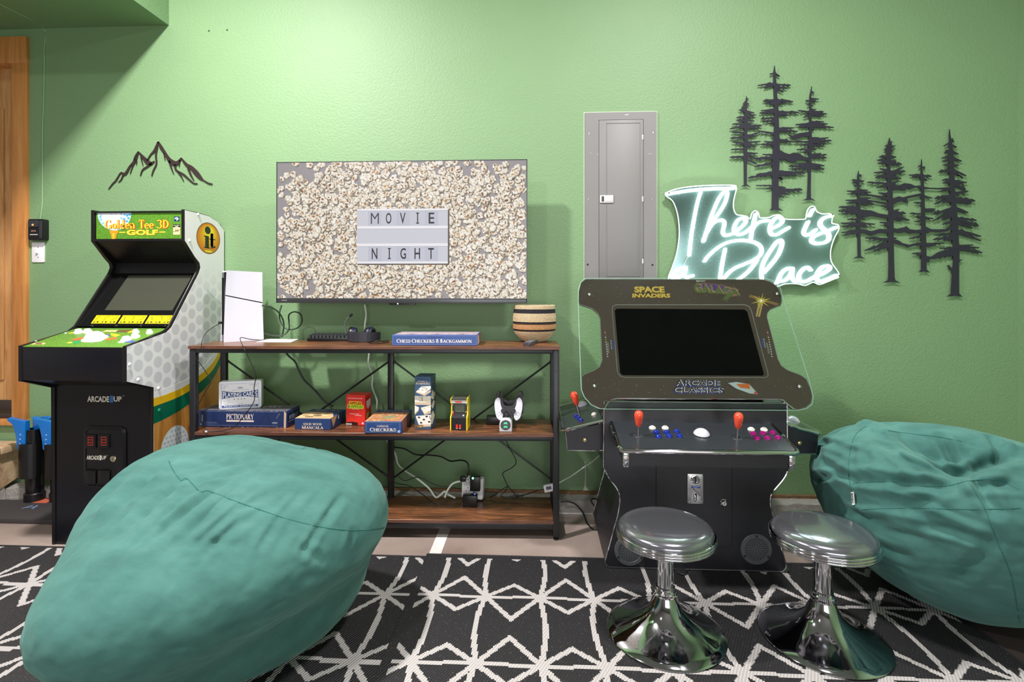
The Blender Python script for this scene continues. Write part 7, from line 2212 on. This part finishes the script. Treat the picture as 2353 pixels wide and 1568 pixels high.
# ------------------------------------------------------------------ rugs
def rug_mat(name, dark):
    m, nt, b = newmat(name)
    a = node(nt, 'ShaderNodeAttribute', attribute_name='print')
    tc = node(nt, 'ShaderNodeTexCoord')
    mp = node(nt, 'ShaderNodeMapping'); mp.inputs['Rotation'].default_value = (0, 0, math.radians(28))
    wv = node(nt, 'ShaderNodeTexWave'); wv.inputs['Scale'].default_value = 34; wv.inputs['Distortion'].default_value = .6; wv.inputs['Detail'].default_value = 2
    nz = node(nt, 'ShaderNodeTexNoise'); nz.inputs['Scale'].default_value = 240; nz.inputs['Detail'].default_value = 2
    n2 = node(nt, 'ShaderNodeTexNoise'); n2.inputs['Scale'].default_value = 3
    nt.links.new(tc.outputs['Object'], mp.inputs[0]); nt.links.new(mp.outputs[0], wv.inputs['Vector'])
    nt.links.new(tc.outputs['Object'], nz.inputs['Vector']); nt.links.new(tc.outputs['Object'], n2.inputs['Vector'])
    fl = node(nt, 'ShaderNodeMath', operation='GREATER_THAN'); fl.inputs[1].default_value = .70
    nt.links.new(nz.outputs['Fac'], fl.inputs[0])
    mx = node(nt, 'ShaderNodeMix', data_type='RGBA', blend_type='ADD'); mx.inputs['B'].default_value = (.2, .2, .2, 1)
    nt.links.new(fl.outputs[0], mx.inputs['Factor']); nt.links.new(a.outputs['Color'], mx.inputs['A'])
    m2 = node(nt, 'ShaderNodeMix', data_type='RGBA', blend_type='MULTIPLY'); m2.inputs['Factor'].default_value = .55
    nt.links.new(mx.outputs['Result'], m2.inputs['A'])
    rp = node(nt, 'ShaderNodeMapRange'); rp.inputs[3].default_value = .7; rp.inputs[4].default_value = 1.25
    nt.links.new(wv.outputs['Fac'], rp.inputs[0]); nt.links.new(rp.outputs[0], m2.inputs['B'])
    nt.links.new(m2.outputs['Result'], b.inputs['Base Color'])
    b.inputs['Roughness'].default_value = .62
    bp = node(nt, 'ShaderNodeBump'); bp.inputs['Strength'].default_value = .5; bp.inputs['Distance'].default_value = .004
    nt.links.new(wv.outputs['Fac'], bp.inputs['Height']); nt.links.new(bp.outputs[0], b.inputs['Normal'])
    return m
RUGM = rug_mat('woven_black_and_white_rug', 0)
LINE_W = .0205
def star_pattern(X, Y, x0, y0, colw, rowh):
    """1 where the white lines are; nodes at x0 + i*colw, y0 + j*rowh"""
    gi = np.floor((X - x0) / colw); fx = X - x0 - gi * colw
    best = np.full(X.shape, 9.0)
    jr = np.round((Y - y0) / rowh)
    for dj in (-1, 0, 1):
        j = jr + dj
        dy = Y - y0 - j * rowh
        par = np.mod(gi + j, 2)
        up = np.where(par == 0, .132, .084); dn = np.where(par == 0, .088, .138)
        hx = np.where(fx < colw / 2, fx, colw - fx)      # 0 at node .. colw/2 mid gap
        for h, sg in ((up, 1), (dn, -1)):
            L = np.sqrt((colw / 2) ** 2 + h ** 2)
            d = np.abs(hx * h - sg * dy * colw / 2) / L
            ok = (hx >= 0) & (sg * dy > -.02) & (sg * dy < h + .012)
            best = np.minimum(best, np.where(ok, d, 9))
        # the two stepped level lines
        st = np.where(fx < colw * .5, .0035, -.0035) * np.where(par == 0, 1, -1)
        best = np.minimum(best, np.abs(dy - st) * 1.1)
    # bowed uprights
    ci = np.round((X - x0) / colw)
    t = (Y - y0) / rowh
    bow = .02 * np.sin(np.pi * (t - np.floor(t))) * np.where(np.mod(ci, 2) == 0, 1, -1) * np.where(np.mod(np.floor(t), 2) == 0, 1, 1)
    best = np.minimum(best, np.abs(X - x0 - ci * colw - bow))
    return best < LINE_W / 2
def make_rug(name, label, xa, xb, ya, yb, z, x0, y0, hem, cell=.0058):
    nx, ny = int((xb - xa) / cell), int((yb - ya) / cell)
    xs = np.linspace(xa, xb, nx + 1); ys = np.linspace(ya, yb, ny + 1)
    XX, YY = np.meshgrid(xs, ys)
    cx, cy = (XX[:-1, :-1] + XX[1:, 1:]) / 2, (YY[:-1, :-1] + YY[1:, 1:]) / 2
    wob = .0018 * np.sin(cx * 7 + cy * 5) + .0012 * np.sin(cx * 13 - cy * 9)
    W = star_pattern(cx + .002 * np.sin(cy * 11), cy, x0, y0, .2128, .3715)
    edge = np.minimum(np.minimum(cx - xa, xb - cx), np.minimum(cy - ya, yb - cy))
    W &= edge > hem
    ox, oy = (xa + xb) / 2, (ya + yb) / 2
    Z = np.full(XX.shape, z)
    V = np.stack([XX - ox, YY - oy, Z], -1).reshape(-1, 3)
    idx = np.arange((nx + 1) * (ny + 1)).reshape(ny + 1, nx + 1)
    Fq = np.stack([idx[:-1, :-1], idx[:-1, 1:], idx[1:, 1:], idx[1:, :-1]], -1).reshape(-1, 4)
    me = bpy.data.meshes.new(name)
    me.vertices.add(len(V)); me.vertices.foreach_set('co', V.ravel())
    me.loops.add(Fq.size); me.loops.foreach_set('vertex_index', Fq.ravel())
    me.polygons.add(len(Fq)); me.polygons.foreach_set('loop_start', np.arange(0, Fq.size, 4)); me.polygons.foreach_set('loop_total', np.full(len(Fq), 4))
    me.update()
    ca = me.color_attributes.new('print', 'FLOAT_COLOR', 'CORNER')
    bk, wh = lin((33, 32, 34)), lin((182, 178, 175))
    cc = np.where(W.reshape(-1, 1), np.array(wh), np.array(bk))
    cc = np.concatenate([cc, np.ones((len(cc), 1))], 1)
    ca.data.foreach_set('color', np.repeat(cc, 4, 0).ravel().astype(np.float32))
    me.materials.append(RUGM)
    o = thing(name, label, 'rug', (ox, oy, 0), 'black and white star line rugs')
    p = bpy.data.objects.new('woven_top', me); COL.objects.link(p); p.parent = o
    HEMM = mat('black_rug_hem', (34, 33, 35), .7, bump=.3, bscale=300)
    obj('backing', G().box(xa, xb, ya, yb, z - .0035, z - .0006), HEMM, o)
    hz = z + .0005
    obj('hem', G().tube([(xa, yb, hz - .002), (xb, yb, hz - .002)], .004, 8), HEMM, o)
    obj('hem', G().tube([(xa, ya, hz - .002), (xa, yb, hz - .002)], .004, 8), HEMM, o)
    obj('hem', G().tube([(xb, ya, hz - .002), (xb, yb, hz - .002)], .004, 8), HEMM, o)
    return o
n0 = onZ(1241, 1377, .004)
rl = onZ(985, 1273, .005)
rs_ = onZ(915, 1430, .005)
re = onZ(2303, 1490, .005)
make_rug('area_rug', 'black and white star line rug under the two chrome stools', (rl.x + rs_.x) / 2, re.x, -2.75, onZ(1150, 1279, .005).y, .0078, n0.x, n0.y, .03)
nl = onZ(885, 1367, .004)
make_rug('area_rug', 'black and white star line rug under the left bean bag', -3.1, (rl.x + rs_.x) / 2 + .02, -2.75, onZ(950, 1279, .003).y, .0040, nl.x, nl.y, .012)

# brown basket weave mat at the right edge
BRW = mat('brown_woven_rubber', (104, 86, 80), .75, bump=.3, bscale=180, var=.15, vscale=40)
mx0 = re.x + .006
wm = thing('woven_mat', 'brown basket weave mat beyond the right edge of the rug', 'mat', (mx0 + .2, -1.1, 0))
obj('base', G().box(mx0, 2.3, -1.9, -.35, 0.0, .004), mat('dark_brown_mat_base', (58, 46, 44), .8), wm)
proto = None
cw_, ch_ = .05, .026
for j in range(22):
    for i in range(12):
        x, y = mx0 + .028 + i * cw_ * .98 + (j % 2) * cw_ * .49, -1.8 + j * ch_ * 1.02
        if x > 2.2: continue
        if proto is None:
            g = G()
            vs, fs_l = [], []
            for a in range(7):
                t = a / 6
                zz_ = .0035 + .0055 * math.sin(math.pi * t)
                for s in (-1, 1):
                    vs.append((x - cw_ / 2 + cw_ * t, y + s * ch_ * .42, zz_))
            for a in range(6):
                o_ = a * 2
                fs_l.append((o_, o_ + 2, o_ + 3, o_ + 1))
            g.add(vs, fs_l)
            proto = obj('woven_strip', g, BRW, wm, ang=60); px_, py_ = x, y
        else:
            c = proto.copy(); COL.objects.link(c); c.parent = wm
            c.location = (x - px_, y - py_, 0)

# ------------------------------------------------------------------ bean bags
SUEDE = mat('teal_suede', (78, 150, 136), .85, bump=.12, bscale=70, var=.12, vscale=7)
def suede():
    m, nt, b = newmat('teal_green_suede')
    tc = node(nt, 'ShaderNodeTexCoord')
    nz = node(nt, 'ShaderNodeTexNoise'); nz.inputs['Scale'].default_value = 5; nz.inputs['Detail'].default_value = 7; nz.inputs['Roughness'].default_value = .6
    mp = node(nt, 'ShaderNodeMapping'); mp.inputs['Scale'].default_value = (1, 2.2, 2.2); mp.inputs['Rotation'].default_value = (0, .5, .6)
    nt.links.new(tc.outputs['Object'], mp.inputs[0]); nt.links.new(mp.outputs[0], nz.inputs['Vector'])
    rp = node(nt, 'ShaderNodeValToRGB')
    rp.color_ramp.elements[0].position = .3; rp.color_ramp.elements[0].color = (*lin((43, 89, 83)), 1)
    rp.color_ramp.elements[1].position = .72; rp.color_ramp.elements[1].color = (*lin((67, 116, 108)), 1)
    nt.links.new(nz.outputs['Fac'], rp.inputs[0]); nt.links.new(rp.outputs[0], b.inputs['Base Color'])
    b.inputs['Roughness'].default_value = .9
    b.inputs['Sheen Weight'].default_value = .25; b.inputs['Sheen Roughness'].default_value = .5
    b.inputs['Sheen Tint'].default_value = (*lin((170, 220, 205)), 1)
    n2 = node(nt, 'ShaderNodeTexNoise'); n2.inputs['Scale'].default_value = 320
    bp = node(nt, 'ShaderNodeBump'); bp.inputs['Strength'].default_value = .15; bp.inputs['Distance'].default_value = .002
    nt.links.new(tc.outputs['Object'], n2.inputs['Vector']); nt.links.new(n2.outputs['Fac'], bp.inputs['Height']); nt.links.new(bp.outputs[0], b.inputs['Normal'])
    return m
SUEDE = suede()
SEAM = mat('dark_teal_seam', (40, 96, 88), .9)
def rot3(a, b, g):
    ca, sa, cb, sb, cg, sg = math.cos(a), math.sin(a), math.cos(b), math.sin(b), math.cos(g), math.sin(g)
    return np.array([[ca, -sa, 0], [sa, ca, 0], [0, 0, 1]]) @ np.array([[cb, 0, sb], [0, 1, 0], [-sb, 0, cb]]) @ np.array([[1, 0, 0], [0, cg, -sg], [0, sg, cg]])
def bag_mesh(p, folds, dents, seed, keep=None, grain=None):
    """p: centre, radii, rotation and low harmonics, in viewer-aligned metres; then turned into the room"""
    nu, nv = 320, 200
    th = np.linspace(0, 2 * np.pi, nu, endpoint=False); ph = np.linspace(0.0, np.pi, nv + 1)
    T_, P_ = np.meshgrid(th, ph)
    s = np.stack([np.cos(T_) * np.sin(P_), np.sin(T_) * np.sin(P_), np.cos(P_)], -1).reshape(-1, 3)
    x, y, z = s.T
    Bs = np.array([x * y, y * z, x * z, x * x - y * y, 3 * z * z - 1, x ** 3 - 3 * x * y * y, y * (3 * x * x - y * y), z * (x * x - y * y), x * y * z * 2, x * (5 * z * z - 1), y * (5 * z * z - 1), z * (5 * z * z - 3)]).T
    r = 1 + Bs @ np.array(p[9:21])
    Pm = np.array(p[:3]) + (s * r[:, None] * np.abs(np.array(p[3:6]))) @ rot3(*p[6:9]).T
    # into the room
    W = np.stack([Pm[:, 0] * CS - Pm[:, 1] * SN, Pm[:, 0] * SN + Pm[:, 1] * CS + CAM.y, Pm[:, 2]], -1)
    cen = W.mean(0)
    N = W - cen; N /= np.linalg.norm(N, axis=1)[:, None]
    rs = np.random.RandomState(seed)
    disp = np.zeros(len(W))
    for k in range(10):        # gentle lumps
        d = rs.normal(size=3); d /= np.linalg.norm(d)
        disp += .0022 * np.sin((W @ d) * rs.uniform(9, 18) + rs.uniform(0, 6))
    for P0, P1, wdt, dep in folds:      # creases between two points
        P0, P1 = np.array(P0), np.array(P1)
        ab = P1 - P0
        t = np.clip(((W - P0) @ ab) / (ab @ ab), 0, 1)
        d = np.linalg.norm(W - (P0 + t[:, None] * ab) , axis=1)
        e = np.exp(-(d / wdt) ** 2) - .55 * np.exp(-((d - 1.9 * wdt) / (wdt * .9)) ** 2)
        disp -= dep * e * np.sin(np.pi * (.08 + .84 * t)) ** .6
    for P0, R_, dep in dents:
        d = np.linalg.norm(W - np.array(P0), axis=1)
        disp -= dep * np.exp(-(d / R_) ** 2)
    if grain is not None:      # fine stretched wrinkles along one direction
        gd, gc, gr = Vector(grain[0]).normalized(), Vector(grain[1]), grain[2]
        ga_ = gd.orthogonal().normalized(); gb = gd.cross(ga_)
        for i in range(len(W)):
            q = Vector(W[i])
            k = .0022 + .0075 * math.exp(-((q - gc).length / gr) ** 2)
            c_ = Vector((q.dot(gd) * 3.2, q.dot(ga_) * 15, q.dot(gb) * 15))
            n_ = noise.noise(c_) + .5 * noise.noise(c_ * 2.1 + Vector((7, 3, 1)))
            disp[i] -= k * (1 - abs(n_) * 2.2) * .8
    W = W + N * disp[:, None]
    if keep:
        kx, ky, z0_, z1_ = keep
        m_ = (W[:, 0] < kx) & (W[:, 1] > ky) & (W[:, 2] > z0_) & (W[:, 2] < z1_)
        W[:, 0] = np.where(m_, kx, W[:, 0])
    W[:, 2] = np.where(W[:, 2] < .011, .011 + 0 * W[:, 2], W[:, 2])
    g = G()
    g.v = [Vector(q) for q in W]
    for j in range(nv):
        for i in range(nu):
            k = (i + 1) % nu
            g.f.append((j * nu + i, (j + 1) * nu + i, (j + 1) * nu + k, j * nu + k)); g.c.append(None)
    return g
def hit(bvh, px, py):
    d = ray(px, py).normalized()
    h = bvh.ray_cast(CAM, d)
    return h[0], h[1]
def bean_bag(name, label, p, fold_px, dent_px, seams, seed, tagpx=None, keep=None, grain_px=None, shallow=1.0):
    g0 = bag_mesh(p, [], [], seed)
    b0 = BVHTree.FromPolygons(g0.v, g0.f)
    fo = []
    for (a, b, c, d, w, dep) in fold_px:
        P0, P1 = hit(b0, a, b)[0], hit(b0, c, d)[0]
        if P0 is not None and P1 is not None:
            fo.append((P0, P1, w, dep))
    de = []
    for (a, b, R_, dep) in dent_px:
        P0 = hit(b0, a, b)[0]
        if P0 is not None: de.append((P0, R_, dep))
    gr = None
    if grain_px:
        ga0, ga1 = hit(b0, *grain_px[0])[0], hit(b0, *grain_px[1])[0]
        gr = (ga1 - ga0, (ga0 + ga1) / 2, grain_px[2])
    fo = [(q[0], q[1], q[2], q[3] * shallow) for q in fo]
    g = bag_mesh(p, fo, de, seed, keep, gr)
    cen = sum(g.v, Vector()) / len(g.v)
    o = thing(name, label, 'bean bag', (cen.x, cen.y, .01))
    obj('cover', g, SUEDE, o, ang=None)
    for pl in o.children[0].data.polygons: pl.use_smooth = True
    bvh = BVHTree.FromPolygons(g.v, g.f)
    for s_ in seams:
        pts = catmull([Vector((q[0], q[1], 0)) for q in s_], 8)
        W = []
        for q in pts:
            h, n = hit(bvh, q.x, q.y)
            if h is not None:
                if n.dot(h - CAM) > 0: n = -n
                W.append(h - n * .0004)
        if len(W) > 2:
            obj('seam', G().tube(W, .0019, 6), SEAM, o)
    if tagpx:
        W = [hit(bvh, *q) for q in tagpx]
        if all(h[0] is not None for h in W):
            n = W[0][1]
            if n.dot(W[0][0] - CAM) > 0: n = -n
            q = [h[0] + n * .006 for h in W]
            lb = obj('fabric_label', G().add([q[0], q[1], q[2], q[3]] + [x_ + n * .0012 for x_ in q], [(0, 3, 2, 1), (4, 5, 6, 7), (0, 1, 5, 4), (1, 2, 6, 5), (2, 3, 7, 6), (3, 0, 4, 7)]), mat('white_label', (226, 230, 226), .7), o, label='small white fabric label')
            up_ = (q[0] - q[3]).normalized(); rt = (q[1] - q[0]).normalized()
            M = frame(q[3] + n * .0014, -up_, rt)
            g = G(M)
            sans(g, 'BEANBAG', -(q[0] - q[3]).length * .9, .0006, (q[0] - q[3]).length * .75, (q[1] - q[0]).length * .6, .0002, .02, col=(40, 60, 56))
            obj('label_print', g, PRINT, lb, ang=None)
    return o
B1 = [-0.9566, 1.7818, 0.3449, 0.4565, 0.5596, 0.2642, -0.8014, 0.294, 0.0293, -0.0094, 0.0246, -0.0013, 0.0908, 0.0646, -0.1172, -0.0192, 0.0322, -0.0488, 0.0819, 0.0568, -0.0631]
B2 = [1.7531, 2.0741, 0.3566, 0.4973, 0.5353, 0.3328, 0.0093, 0.2098, -0.1273, 0.004, -0.0135, 0.0173, -0.0078, 0.0149, -0.0032, -0.0149, -0.0122, -0.0066, -0.0129, -0.0077, -0.0505]
f1_ = [(380, 1062, 235, 1200, .022, .024), (412, 1104, 262, 1235, .018, .024), (445, 1118, 300, 1262, .018, .024), (500, 1055, 385, 1085, .018, .016), (475, 1135, 335, 1255, .015, .02), (520, 1150, 395, 1262, .018, .02), (345, 1045, 228, 1160, .02, .02),
       (560, 1075, 430, 1112, .016, .015), (650, 1120, 550, 1172, .016, .014), (600, 1178, 470, 1265, .015, .014), (700, 1130, 640, 1196, .012, .012), (785, 1140, 735, 1212, .012, .012), (560, 1165, 450, 1250, .012, .013), (680, 1250, 740, 1290, .012, .010), (330, 1180, 390, 1250, .014, .012),
       (880, 1280, 640, 1430, .024, .012), (850, 1340, 600, 1480, .024, .012), (290, 1170, 220, 1270, .02, .018), (730, 1215, 695, 1275, .010, .012), (400, 1245, 540, 1255, .012, .010), (810, 1220, 790, 1290, .01, .01), (640, 1195, 600, 1260, .011, .011), (520, 1060, 600, 1050, .016, .012), (700, 1330, 840, 1290, .014, .008)]
s1 = [[(388, 1060), (396, 1078), (415, 1104), (430, 1101), (460, 1130), (480, 1129), (540, 1152), (600, 1173), (660, 1193), (740, 1212), (800, 1219), (860, 1217), (896, 1209)],
      [(440, 1012), (520, 1004), (600, 1010), (690, 1033), (704, 1012)], [(704, 1010), (726, 1032), (760, 1040)]]
bean_bag('bean_bag', 'big teal suede bean bag lying in the left foreground on the rug', B1, f1_, [(540, 1090, .16, .012)], s1, 3, grain_px=((450, 1110), (290, 1260), .3), shallow=.62)
f2_ = [(1985, 972, 2110, 1045, .03, -.03), (2100, 1040, 2230, 1092, .03, -.035), (2225, 1092, 2350, 1045, .03, -.03), (2010, 968, 2150, 1050, .034, .06), (2130, 1040, 2225, 1075, .04, .07), (2215, 1075, 2350, 1030, .034, .05), (2000, 975, 1990, 1060, .016, .022), (2240, 1090, 2285, 1175, .016, .028), (1960, 1100, 2070, 1108, .018, .024), (1890, 1060, 1962, 1102, .016, .022), (1885, 1015, 1965, 1042, .016, .022), (1905, 985, 1975, 1008, .014, .016),
       (2060, 1108, 2190, 1114, .018, .03), (2240, 1112, 2335, 1112, .016, .024), (1975, 1188, 2110, 1235, .018, .018), (1955, 1220, 2090, 1280, .018, .016), (2070, 1045, 2200, 1100, .018, .03), (1875, 1100, 1945, 1092, .014, .018), (1870, 1150, 1955, 1162, .014, .015), (2120, 1190, 2270, 1250, .018, .015), (2000, 1180, 2170, 1220, .014, .014), (2160, 985, 2215, 1040, .018, .026), (2050, 985, 2095, 1030, .016, .022), (2180, 1120, 2100, 1165, .016, .014), (2010, 1010, 2110, 1085, .014, .02), (2280, 1000, 2330, 1030, .016, .02), (1940, 1170, 2040, 1200, .014, .014), (2290, 1240, 2200, 1330, .02, .01)]
s2 = [[(1990, 980), (1966, 1000), (1954, 1035), (1950, 1090), (1958, 1130), (1968, 1172)], [(1960, 1112), (2010, 1108), (2060, 1108), (2100, 1118), (2180, 1116), (2225, 1106), (2290, 1103), (2340, 1125)],
      [(1968, 1172), (2080, 1168), (2180, 1170), (2260, 1171), (2345, 1168)], [(2228, 1112), (2262, 1170), (2290, 1240), (2325, 1330), (2345, 1445)], [(2040, 990), (2100, 998), (2160, 1005), (2210, 1015)]]
bean_bag('bean_bag', 'teal suede bean bag with deep creases in the right corner', B2, f2_, [(2110, 1000, .11, .09), (2190, 1035, .12, .11), (2290, 1025, .12, .07)], s2, 8, [(1958.5, 1130), (1965, 1129), (1968, 1159), (1961.5, 1160)], (oR.x + .012, -.64, .485, .625), grain_px=((1990, 1060), (2200, 1110), .3))
